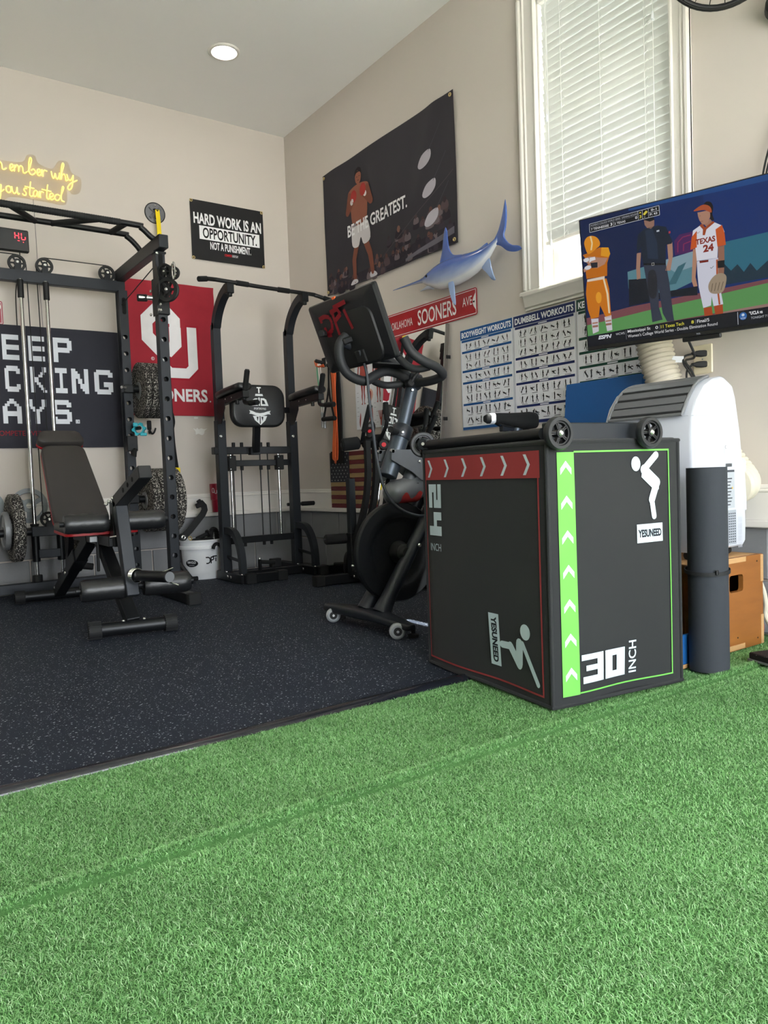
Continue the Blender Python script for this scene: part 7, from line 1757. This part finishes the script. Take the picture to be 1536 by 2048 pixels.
tag(MB().bar([(XW-0.05, 4.893, 1.515), (XW-0.05, 4.892, 1.45), (XW-0.045, 4.880, 1.34), (XW-0.04, 4.868, 1.20)], 0.022, 0.003, upv=(1, 0, 0), sub=4).build('mint_loop_band', 'mint_band', loc=(XW-0.05, 4.89, 1.4)), 'mint green loop band hanging from the black wall hook', 'exercise band')
j = thing('jump_rope', 'white jump rope with silver handles hanging from the black wall hook', 'jump rope', (XW-0.05, 4.85, 1.06))
for y, yb_, zb_ in ((4.866, 4.853, 1.052), (4.838, 4.822, 1.046)):
    MB().tube([(XW-0.055, y+0.006, 1.52), (XW-0.05, y, 1.40), (XW-0.045, y-0.005, 1.22)], 0.0042, n=8, sub=4).build('cord', 'rope_white', j)
    MB().tube([(XW-0.045, y-0.005, 1.225), (XW-0.045, yb_+0.004, 1.14)], 0.0036, n=8).build('swivel', 'rope_white', j)
    MB().lathe([(0.006, 0.115), (0.010, 0.11), (0.0085, 0.085), (0.011, 0.05), (0.0115, 0.0)], (XW-0.045, yb_, zb_), (0, 0.06, 1), 16).build('grip', 'alu_grip', j)
t = thing('band_hook', 'black wall hook holding a long black strap behind the touchscreen', 'hook', (XW-0.01, 4.67, 1.47))
MB().cyl((XW, 4.672, 1.470), (XW-0.10, 4.672, 1.485), 0.013, n=14, b=0.003).build('peg', 'matt_black', t); MB().box((XW-0.004, 4.672, 1.475), (0.008, 0.05, 0.07), b=0.003).build('plate', 'matt_black', t)
sb = MB(); sb.bar([(XW-0.03, 4.685, 1.49), (XW-0.03, 4.67, 1.30), (XW-0.03, 4.665, 1.10), (XW-0.03, 4.672, 0.95), (XW-0.03, 4.682, 0.86)], 0.115, 0.010, upv=(1, 0, 0), sub=5)
sb.bar([(XW-0.032, 4.682, 0.87), (XW-0.035, 4.682, 0.78)], 0.17, 0.012, upv=(1, 0, 0)); tag(sb.build('black_strap', 'foam_black', loc=(XW-0.03, 4.67, 0.8)), 'wide black fabric strap hanging behind the orange band', 'strap')
ob_ = MB(); ob_.bar([(XW-0.055, 4.662, 1.49), (XW-0.050, 4.655, 1.42), (XW-0.048, 4.672, 1.30), (XW-0.046, 4.668, 1.10), (XW-0.046, 4.668, 0.90), (XW-0.050, 4.672, 0.815), (XW-0.065, 4.668, 0.80), (XW-0.075, 4.662, 0.83), (XW-0.070, 4.66, 0.93), (XW-0.058, 4.655, 1.10), (XW-0.060, 4.655, 1.35), (XW-0.066, 4.66, 1.49)], 0.042, 0.0045, upv=(1, 0, 0), sub=5)
tag(ob_.build('orange_loop_band', 'orange_band', loc=(XW-0.06, 4.66, 0.8)), 'long orange loop band hanging over the wide black strap', 'exercise band')
s_ = thing('stirrup_handle', 'black triangular stirrup handle hanging in front of the orange band', 'handle', (XW-0.09, 4.64, 1.08))
MB().cyl((XW-0.10, 4.755, 1.105), (XW-0.10, 4.585, 1.100), 0.0165, n=14, b=0.003).build('grip', 'foam_black', s_)
for y in (4.745, 4.597): MB().bar([(XW-0.10, y, 1.105), (XW-0.095, 4.672+(y-4.672)*0.25, 1.25), (XW-0.09, 4.672, 1.33), (XW-0.085, 4.672, 1.48)], 0.022, 0.003, upv=(1, 0, 0)).build('webbing', 'foam_black', s_)

# wooden flag on the ledge
t = thing('wooden_flag', 'rustic wooden stars and stripes flag standing on the white ledge', 'wooden flag', (XW-0.02, 4.42, 0.458))
mat('wood_red', '6a2427', 0.6, var=0.3, scale=6, stretch=(1, 0.5, 10), bump=0.1); mat('wood_tan', 'a38a5c', 0.6, var=0.3, scale=6, stretch=(1, 0.5, 10), bump=0.1); mat('wood_navy', '20232e', 0.6, var=0.2, scale=8)
fy0, fy1, fz0, fz1 = 4.800, 4.055, 0.4595, 0.862; sh = (fz1-fz0)/13
for i in range(13):
    z = fz0+sh*(i+.5); tanp = i % 2 == 1
    y0 = fy0-0.262 if i >= 6 else fy0
    MB().box((XW-0.018-0.0004*(i % 3), (y0+fy1)/2, z), (0.018, abs(y0-fy1), sh-0.0012), b=0.0012).build('plank', 'wood_tan' if tanp else 'wood_red', t)
MB().box((XW-0.019, fy0-0.130, fz0+sh*9.5), (0.020, 0.262, sh*7-0.001), b=0.001).build('canton', 'wood_navy', t)
p = Print((XW-0.029, fy0, fz0+sh*6), Un, Z1, lift=0.0006)
for r_ in range(9):
    for c_ in range(6 if r_ % 2 == 0 else 5):
        cx = .022+c_*.043+(0 if r_ % 2 == 0 else .0215); cy = .014+r_*.0235
        p.poly([(cx+(.0075 if k % 2 == 0 else .003)*math.sin(math.pi*k/5), cy+(.0075 if k % 2 == 0 else .003)*math.cos(math.pi*k/5)) for k in range(10)], 'b9bdb9', 1)
p.build('stars', 'printed_card', t)

# leaning mirror
t = thing('wall_mirror', 'tall frameless mirror leaning on the wall behind the exercise bike', 'mirror', (2.76, 3.73, 0.0))
mir = bpy.data.materials.new('mirror_glass'); mir.use_nodes = True; b_ = mir.node_tree.nodes['Principled BSDF']; b_.inputs['Base Color'].default_value = (0.86, 0.88, 0.87, 1); b_.inputs['Metallic'].default_value = 1; b_.inputs['Roughness'].default_value = 0.015; MATS['mirror_glass'] = mir
mat('mirror_edge', '6b6560', 0.5, 0.2)
m0, m1 = V((2.742, 3.725, 0.002)), V((2.902, 3.725, 1.556)); dv = (m1-m0).normalized(); nn = V((-dv.z, 0, dv.x))
MB().beam(m0+nn*0.002, m1+nn*0.002, 0.612, 0.026, upv=nn, b=0.002).build('mirror_back', 'mirror_edge', t)
MB().beam(m0+dv*0.004+nn*0.0165, m1-dv*0.004+nn*0.0165, 0.604, 0.003, upv=nn, b=0.0005).build('mirror_pane', 'mirror_glass', t, smooth=0)
for z in (1.36, 1.0):
    q = m0+dv*(z/dv.z); MB().box((q.x+0.01, 3.416, q.z), (0.03, 0.006, 0.02), b=0.001).build('clip', 'matt_black', t)

# ------------------------------------------------------------------ television
t = thing('television', 'flat screen television on a wall arm showing a softball broadcast', 'television', (2.88, 1.60, 1.35))
hd = V((0.29, -0.957, 0)).normalized(); tu = V((-0.11, -0.033, 0.993)).normalized(); hd = (hd-tu*hd.dot(tu)).normalized(); tn = hd.cross(tu).normalized()
TL = V((2.4052, 2.0227, 1.6645)); TO = TL-tu*0.51; TW, TH = 0.90, 0.51
Rt = Matrix((hd, tu, tn)).transposed()
def TP(x, y, d=0): return TO+hd*x+tu*y+tn*d
mat('tv_black', '0b0b0d', 0.3)
MB().box(TP(TW/2, TH/2, -0.016), (TW, TH, 0.032), Rt, b=0.003).build('housing', 'tv_black', t)
MB().box(TP(TW/2, TH*0.42, -0.045), (TW*0.6, TH*0.6, 0.04), Rt, b=0.012).build('rear_bulge', 'tv_black', t)
MB().box(TP(0.4375, -0.0075, -0.014), (0.135, 0.017, 0.02), Rt, b=0.003).build('sensor_bar', 'tv_black', t)
mat('screen_panel', '030304', 0.18)
MB().box(TP(TW/2, TH/2+0.004, 0.0005), (TW-0.010, TH-0.020, 0.001), Rt).build('screen', 'screen_panel', t)
attr_mat('screen_glow', 0.22, emit=0.32, spec=0.25)
p = Print(TO, hd, tu, lift=0.0012, step=0.00012)
X0, X1_, Y0_, Y1_ = .006, TW-.006, .016, TH-.005
p.rect(X0, Y0_, X1_, Y1_, '0e2150', 1)
for i, c in enumerate(('0c1f4a', '0f2860', '11306f', '0e2558')): p.rect(X0 if i == 0 else .05+.21*i, .10, .05+.21*(i+1), Y1_, c, 2)
p.poly([(.2, .497), (.55, .487), (X1_, .480), (X1_, Y1_), (.2, Y1_)], '1a4a8a', 2.5)
A = p.poly
A([(.361, .353), (.381, .3715), (.46, .3725), (.50, .30), (.361, .302)], '4d1f5c', 3)
p.stroke([(.372, .31), (.374, .345), (.392, .36), (.42, .362)], .004, '8c2a58', 3.5, rnd=False); p.stroke([(.392, .31), (.394, .335), (.42, .34)], .004, '8c2a58', 3.5, rnd=False)
A([(.5294, .3128), (.6736, .3166), (X1_, .33), (X1_, .165), (.6686, .1667), (.5298, .1677)], '2d6d84', 3)
A([(.5265, .2423), (.551, .2108), (.573, .2287), (.5929, .1984), (.6148, .225), (.6344, .1949), (.6704, .2227), (.72, .195), (.78, .225), (X1_, .19), (X1_, .165), (.5297, .1655)], '1d3443', 4)
A([(.182, .2761), (.2679, .2858), (.4277, .3035), (.4249, .1981), (.3428, .1732), (.2521, .1818), (.1821, .2133)], '5a8894', 3)
A([(.30, .29), (.4277, .3035), (.426, .25), (.36, .24)], '86a3b0', 3.5); A([(.33, .20), (.37, .26), (.40, .27), (.36, .20)], '3d6a76', 3.6)
A([(.1842, .2467), (.2554, .2384), (.2714, .1785), (.4352, .1778), (.4337, .1459), (.3371, .1554), (.1805, .1479)], '101722', 4)
A([(.0062, .1284), (.1853, .1447), (.4385, .152), (.6684, .1603), (X1_, .165), (X1_, .058), (.0062, .0628)], '7d4a50', 3.2)
A([(.0062, .1006), (.0955, .1071), (.2583, .1209), (.4375, .1314), (.6679, .1473), (X1_, .155), (X1_, .078), (.515, .073), (.3888, .0696), (.0923, .0601), (.0062, .0574)], '5e9a57', 4.5)
A([(.515, .073), (.6656, .0777), (X1_, .09), (X1_, .06), (.45, .06)], '9a7a72', 4.7)
# batter in orange
B = p.blob
B([(.0199, .4008), (.0182, .4208), (.0289, .4358), (.0477, .439), (.0681, .4298), (.08, .4126), (.0798, .3956), (.065, .3865), (.0458, .3758), (.0297, .3741)], 'e8951c', 7); p.stroke([(.045, .438), (.05, .41), (.044, .385)], .006, 'f3d9a0', 7.5, rnd=False)
A([(.0082, .3735), (.0353, .3779), (.0783, .3887), (.1087, .3775), (.1186, .3561), (.1051, .3248), (.1018, .2765), (.0174, .2798), (.0152, .3225), (.0325, .339)], 'c9700f', 6)
A([(.086, .3871), (.1141, .3812), (.1196, .3559), (.1117, .3454), (.0813, .3563)], 'e9a11b', 6.5)
A([(.007, .3564), (.0343, .3633), (.0602, .3557), (.0859, .3481), (.109, .3435), (.0945, .322), (.0651, .3129), (.0363, .3185), (.0086, .3063), (.0069, .3191), (.032, .3317)], 'b98a72', 7)
A([(.0365, .3579), (.0577, .3576), (.0595, .346), (.0435, .3442), (.0325, .339)], 'e9e9ee', 8); A([(.0377, .338), (.0666, .3348), (.0653, .3154), (.0416, .3174)], '2a2a30', 8); p.disc(.022, .352, .012, .008, 'e4e6ec', 8, n=12); p.disc(.026, .322, .014, .008, 'dfe1e8', 8, n=12)
A([(.0199, .2768), (.0915, .2775), (.0907, .2663), (.0193, .268)], 'e7d8c8', 7)
A([(.0178, .2697), (.0986, .2673), (.1062, .2266), (.107, .1376), (.1067, .1178), (.0858, .1185), (.0655, .1692), (.0572, .1255), (.0249, .1229), (.0142, .1624), (.0106, .2234)], 'd57a10', 6)
A([(.0831, .2702), (.0899, .2699), (.1023, .2076), (.1035, .1332), (.0973, .1342), (.0946, .209)], 'f0dcb6', 7); p.disc(.062, .20, .012, .022, 'f0a52c', 6.8)
for q in ([(.0249, .1229), (.0552, .1207), (.0533, .0707), (.0287, .0641)], [(.0797, .122), (.1082, .125), (.1085, .0677), (.0874, .0658)]):
    A(q, 'd6d2da', 6); x0 = q[0][0]; p.rect(x0+.004, .088, x0+.027, .096, '9a6a58', 7); p.rect(x0+.004, .102, x0+.027, .108, 'b4826c', 7)
# umpire
A([(.2441, .2938), (.3272, .2776), (.3356, .2143), (.3434, .0954), (.3466, .0666), (.3206, .0681), (.3057, .1014), (.2964, .1931), (.2927, .1273), (.3043, .0777), (.2654, .074), (.2604, .1565), (.2506, .2393)], '343a4a', 6); B([(.262, .26), (.285, .262), (.292, .22), (.284, .165), (.262, .168), (.256, .21)], '22242c', 6.5)
A([(.222, .3375), (.2378, .3367), (.231, .2811), (.2312, .2429), (.2163, .2409), (.2164, .2839)], 'a9806c', 6); A([(.3357, .3468), (.3545, .3498), (.3544, .3037), (.3422, .2504), (.3236, .254), (.3372, .2886)], 'b08672', 6)
A([(.2311, .4041), (.2564, .4196), (.3044, .4206), (.3344, .4093), (.3547, .3543), (.352, .3457), (.3309, .3455), (.3289, .3088), (.3273, .2789), (.2441, .2952), (.2387, .327), (.2389, .3553), (.222, .3351), (.224, .3679)], '1a2433', 7); A([(.258, .412), (.285, .415), (.30, .36), (.30, .30), (.262, .31)], '253247', 7.5)
p.rect(.300, .398, .310, .404, 'c9d2dc', 8); p.rect(.343, .383, .350, .391, 'b9434a', 8); A([(.2441, .296), (.3272, .280), (.327, .274), (.2441, .289)], '0c0d10', 8); p.frame(.275, .281, .285, .291, .0015, 'b9b9b2', 9)
A([(.2558, .4501), (.2938, .4437), (.2926, .4232), (.2802, .4144), (.2661, .4198), (.2572, .4334)], '9a7464', 7); A([(.2526, .4531), (.2684, .4588), (.292, .4534), (.2952, .4434), (.2769, .4406)], '15181f', 8)
# pitcher in white
A([(.4371, .2652), (.51, .2634), (.5075, .2056), (.5155, .1364), (.5205, .0994), (.4874, .0979), (.4824, .133), (.4787, .1016), (.4517, .0968), (.4395, .1725), (.4372, .2187)], 'd9dae8', 6); p.stroke([(.506, .258), (.503, .17), (.508, .10)], .006, 'b5552a', 6.5, rnd=False)
A([(.453, .0966), (.4808, .0976), (.4836, .0619), (.4547, .0641)], 'b0491f', 6); A([(.4888, .0977), (.5183, .0997), (.5188, .061), (.4925, .0619)], 'b0491f', 6)
A([(.4258, .3098), (.4393, .3115), (.4373, .2688), (.43, .2109), (.4352, .1778), (.4216, .178), (.4159, .1997)], 'b98a70', 6); A([(.5117, .301), (.532, .3012), (.5311, .2503), (.5269, .2019), (.5073, .2011)], '9a6d58', 6)
A([(.4289, .3747), (.4541, .387), (.4713, .3765), (.4982, .3905), (.5276, .3706), (.5352, .3469), (.5127, .3252), (.5079, .2638), (.4372, .2666), (.4348, .3102), (.4225, .3354)], 'e6e6f0', 7)
A([(.4234, .3533), (.4422, .3717), (.4394, .3137), (.4167, .3094)], 'cf5a22', 8); A([(.5056, .3622), (.5277, .3728), (.535, .3425), (.5376, .3022), (.5095, .3014)], 'cf5a22', 8)
A([(.4632, .3939), (.4899, .4012), (.498, .3861), (.4757, .3777)], 'a87a64', 7.5); A([(.4519, .3875), (.461, .3922), (.4713, .3765), (.4983, .3926), (.5045, .3868), (.4753, .3689), (.4692, .3502), (.4613, .3519), (.4631, .3716)], 'a64a24', 8)
p.text('TEXAS', .4360, .322, .5035, .342, '8f2f22', bold=0.04, layer=9); p.text('24', .4607, .2913, .4969, .317, '8f2f22', bold=0.05, layer=9)
A([(.4461, .2648), (.4771, .2632), (.4768, .2556), (.4471, .2569)], '7a2418', 8); A([(.5074, .2527), (.5312, .2511), (.5293, .2261), (.5076, .228)], '17171b', 8)
B([(.4732, .1756), (.4897, .1998), (.512, .2092), (.5312, .2011), (.5348, .1825), (.5223, .1443), (.4959, .1398), (.4765, .15)], 'a5937c', 9)
for k in range(4): p.stroke([(.482+k*.011, .150), (.488+k*.012, .178)], .002, '5f5040', 9.5, rnd=False)
A([(.4474, .4332), (.4892, .4323), (.4903, .4099), (.4807, .39), (.4629, .3873), (.4527, .4052), (.4489, .4195)], 'b58770', 8); B([(.4705, .4544), (.4796, .4633), (.4946, .4575), (.5012, .4383), (.4972, .4172), (.5019, .3962), (.4899, .4012), (.4892, .4323)], '191416', 8.5)
B([(.4343, .4408), (.4527, .452), (.4705, .4553), (.4876, .4468), (.4949, .4332), (.4931, .4226), (.4696, .4369)], 'b3542c', 9); p.rect(.4535, .4195, .4575, .4205, '3a2520', 9); p.rect(.456, .399, .465, .4005, '8a4a40', 9)
p.stroke([(.441, .366), (.446, .362), (.453, .367)], .0012, '9a4a2c', 9, rnd=False); p.stroke([(.482, .235), (.486, .231), (.494, .238)], .0015, '15161a', 9, rnd=False)
# graphics
A([(.0441, .4837), (.3139, .4896), (.3144, .456), (.0434, .4522)], '0c0e14', 11); lt = 'd5d8de'
p.stroke([(.0441, .4837), (.3139, .4896), (.3144, .456), (.0434, .4522), (.0441, .4837)], .0016, lt, 12, rnd=False); p.stroke([(.0436, .4692), (.2353, .4725)], .0012, '6a6d75', 12, rnd=False)
for x in (.2353, .2515, .2740): p.stroke([(x, .4555), (x, .488)], .0012, lt, 12, rnd=False)
p.stroke([(.274, .4725), (.3142, .4728)], .0012, lt, 12, rnd=False); p.stroke([(.1405, .4545), (.1405, .4705)], .0012, lt, 12, rnd=False)
p.text("WOMEN'S COLLEGE WORLD SERIES  OPENING ROUND", .0476, .4725, .2336, .480, 'b9bcc4', layer=12, slope=.003); p.text('7 TENNESSEE', .050, .4580, .121, .4665, 'f2f2f4', layer=12, bold=.01); p.text('3', .1277, .4585, .1350, .4688, 'f2f2f4', layer=12, bold=.03); p.text('2 TEXAS', .144, .4590, .186, .4670, 'f2f2f4', layer=12, bold=.01); p.text('0', .224, .4615, .2315, .4710, 'f2f2f4', layer=12, bold=.02)
p.text('3', .240, .4605, .2475, .4715, 'e7d84a', layer=12, bold=.02); A([(.2395, .4785), (.2475, .4785), (.2435, .4840)], 'e7d84a', 12)
for cx, cy in ((.2595, .4725), (.2655, .4775)): A([(cx-.006, cy), (cx, cy-.006), (cx+.006, cy), (cx, cy+.006)], 'e7d84a', 12)
p.disc(.2595, .4610, .0018, .0018, lt, 12, n=8); p.text('0-1', .2838, .4765, .3042, .4845, 'f2f2f4', layer=12, bold=.02); p.text('P: 43', .2791, .4610, .3061, .4690, 'f2f2f4', layer=12, bold=.02)
A([(X0, .0156), (X1_, .0156), (X1_, .067), (.3887, .0672), (.1444, .0626), (X0, .0556)], '10121a', 10)
p.text('ESPN', .0496, .0385, .1049, .0530, 'e6e9f2', bold=.05, layer=12, shear=.25); p.rect(.049, .0452, .106, .0462, '10121a', 13); p.text('WCWS', .1215, .0445, .1568, .0535, 'd5d8de', layer=12); p.stroke([(.1625, .024), (.1625, .058)], .0012, '8a8d95', 12, rnd=False)
p.text('Mississippi St', .169, .0445, .2571, .0585, 'f2f2f4', bold=.01, layer=12); p.text('0', .276, .0465, .2860, .0580, 'f2f2f4', bold=.01, layer=12); p.stroke([(.2925, .044), (.2925, .060)], .0012, '8a8d95', 12, rnd=False); p.text('11 Texas Tech', .2968, .0465, .3813, .0585, 'e9e04a', bold=.01, layer=12); p.text('8', .4075, .047, .4168, .0585, 'e9e04a', bold=.02, layer=12); p.stroke([(.4225, .045), (.4225, .061)], .0012, '8a8d95', 12, rnd=False); p.text('Final/5', .4281, .0465, .4709, .0585, 'f2f2f4', bold=.01, layer=12)
p.text("Women's College World Series - Double Elimination Round", .1688, .0255, .4982, .0405, 'f2f2f4', layer=12)
p.stroke([(.5672, .020), (.5672, .064)], .002, 'c9ccd4', 12, rnd=False); p.disc(.5846, .0473, .0125, .0135, '2f6cb5', 12); p.text('WCWS', .5765, .0370, .5925, .0425, 'f2f2f4', layer=13); p.disc(.5846, .0515, .005, .005, 'd5e4f4', 13, n=12)
p.text('*UCLA vs', .6041, .0475, .6480, .0600, 'f2f2f4', bold=.04, layer=12); p.text('TONIGHT 7 PM', .6098, .0325, .6750, .0405, 'd5d8de', layer=12)
p.build('broadcast_picture', 'screen_glow', t, label='softball players and score graphics')
pt = Print(TO, hd, tu, lift=0.0008); pt.text('TCL', .4225, .0050, .4380, .0105, '9a9da5', bold=.03); pt.build('maker_mark', 'printed_card', t)
# arm
MB().box((XW-0.008, 1.66, 1.36), (0.016, 0.10, 0.24), b=0.003).build('wall_plate', 'matt_black', t)
MB().beam((XW-0.015, 1.66, 1.37), TP(0.45, 0.24, -0.075), 0.03, 0.05, b=0.003).build('swing_arm', 'matt_black', t)
MB().box(TP(0.45, 0.25, -0.069), (0.20, 0.20, 0.012), Rt, b=0.002).build('mount_plate', 'matt_black', t)
q0 = TP(0.385, -0.01, -0.03)
MB().tube([q0, q0+V((0.03, -0.005, -0.06)), (2.765, 1.80, 1.10), (2.80, 1.79, 1.05), (2.83, 1.76, 0.93), (2.86, 1.74, 0.75)], 0.0048, n=8, sub=6).build('power_cord', 'matt_black', t)

# outlet with two plugs
t = thing('wall_outlet', 'beige duplex wall outlet with two black plugs under the television', 'outlet', (XW-0.004, 1.817, 1.118))
mat('outlet_beige', 'ddd3b8', 0.35)
MB().box((XW-0.004, 1.817, 1.118), (0.008, 0.086, 0.120), b=0.004).build('cover_plate', 'outlet_beige', t)
for z in (1.140, 1.096):
    MB().lathe([(0.0165, 0), (0.0165, 0.0015)], (XW-0.008, 1.806, z), (-1, 0, 0), 22).build('socket', 'outlet_beige', t)
MB().cyl((XW-0.008, 1.817, 1.118), (XW-0.0095, 1.817, 1.118), 0.003, n=10).build('screw', 'hub_steel', t)
for z, e, lab in ((1.140, [(2.84, 1.853, 1.13), (2.83, 1.850, 1.10), (2.84, 1.83, 1.06), (2.85, 1.80, 0.98), (2.86, 1.78, 0.85)], 'upper black plug with white tag in the beige outlet'), (1.096, [(2.845, 1.840, 1.08), (2.84, 1.845, 1.05), (2.845, 1.84, 0.98), (2.86, 1.83, 0.85)], 'lower black plug in the beige outlet')):
    pl = thing('power_plug', lab, 'plug', (XW-0.03, 1.81, z))
    MB().loft([[V((XW-0.010-d, 1.808+0.018*d/0.04+a*k, z+b*k)) for a, b in rrect(0.028, 0.026, 0.006, 3)] for d, k in ((0, 0.95), (0.006, 1), (0.026, 0.92), (0.036, 0.6), (0.05, 0.4))]).build('plug_body', 'black_rubber', pl)
    MB().tube([(XW-0.055, 1.830, z)]+e, 0.0042, n=8, sub=5).build('cord', 'matt_black', pl)
    if z > 1.12: MB().bar([(2.832, 1.852, 1.118), (2.80, 1.885, 1.122), (2.775, 1.905, 1.128)], 0.026, 0.0008, upv=(0.6, 0.6, 0.3), sub=3).build('white_tag', 'white_plastic', pl)

# wall fan at the top right
t = thing('wall_fan', 'black caged wall fan above the television, cut off by the top edge', 'fan', (XW-0.02, 1.50, 2.40))
fc = V((2.60, 1.515, 2.520)); fn = V((-0.74, -0.44, -0.51)).normalized(); mbf = MB(); fx_, fy_ = mbf.frame(fn)
for d, r_, w_ in ((0.05, 0.205, 0.005), (0.0, 0.213, 0.007), (-0.05, 0.205, 0.005)): MB().torus(fc+fn*d, fn, r_, w_, n=56, m=8).build('cage_rim', 'matt_black', t)
def guard(sg):
    mb = MB()
    for k in range(7):
        r_ = 0.045+k*0.026; d = sg*(0.075-0.030*(r_/0.205)**2); mb.torus(fc+fn*d, fn, r_, 0.0014, n=48, m=5)
    for k in range(24):
        a = 2*math.pi*k/24; u_ = fx_*math.cos(a)+fy_*math.sin(a); mb.tube([fc+u_*r_+fn*sg*(0.077-0.030*(r_/0.205)**2) for r_ in (0.03, 0.08, 0.13, 0.17, 0.205)], 0.0014, n=5)
    mb.lathe([(0.04, 0), (0.04, 0.006), (0.02, 0.010)], fc+fn*sg*0.072, fn*sg, 20); mb.build('wire_guard', 'matt_black', t, kind='stuff')
guard(1); guard(-1)
for k in range(3):
    a0 = 2*math.pi*k/3; secs = []
    for r_ in (0.03, 0.08, 0.13, 0.185):
        w_ = 0.05+0.25*r_; ang = 0.55-1.2*r_; u_ = fx_*math.cos(a0)+fy_*math.sin(a0); v_ = fn.cross(u_); dd = v_*math.cos(ang)+fn*math.sin(ang); nn_ = u_.cross(dd)
        secs.append([fc+u_*r_-dd*w_/2+nn_*.001, fc+u_*r_+dd*w_/2+nn_*.001, fc+u_*r_+dd*w_/2-nn_*.001, fc+u_*r_-dd*w_/2-nn_*.001])
    MB().loft(secs).build('blade', 'matt_black', t)
MB().cyl(fc-fn*0.02, fc-fn*0.16, 0.055, n=24, b=0.012).build('motor', 'matt_black', t)
MB().lathe([(0.058, 0), (0.060, 0.02), (0.045, 0.05), (0.02, 0.06)], (XW, 1.475, 2.365), (-1, -0.1, 0.1), 28).build('wall_mount', 'matt_black', t)
MB().tube([(XW-0.05, 1.475, 2.375), (2.83, 1.50, 2.46), fc-fn*0.15], 0.022, n=12, sub=4).build('arm', 'matt_black', t)
MB().tube([(XW-0.02, 1.47, 2.33), (XW-0.02, 1.44, 2.1), (XW-0.03, 1.505, 1.90), (XW-0.04, 1.535, 1.78), (XW-0.05, 1.56, 1.6)], 0.004, n=8, sub=5).build('power_cord', 'matt_black', t)
MB().tube([(XW-0.02, 1.462, 2.33), (XW-0.02, 1.43, 2.1), (XW-0.03, 1.490, 1.90), (XW-0.04, 1.522, 1.78), (XW-0.05, 1.55, 1.6)], 0.004, n=8, sub=5).build('pull_cord', 'matt_black', t)
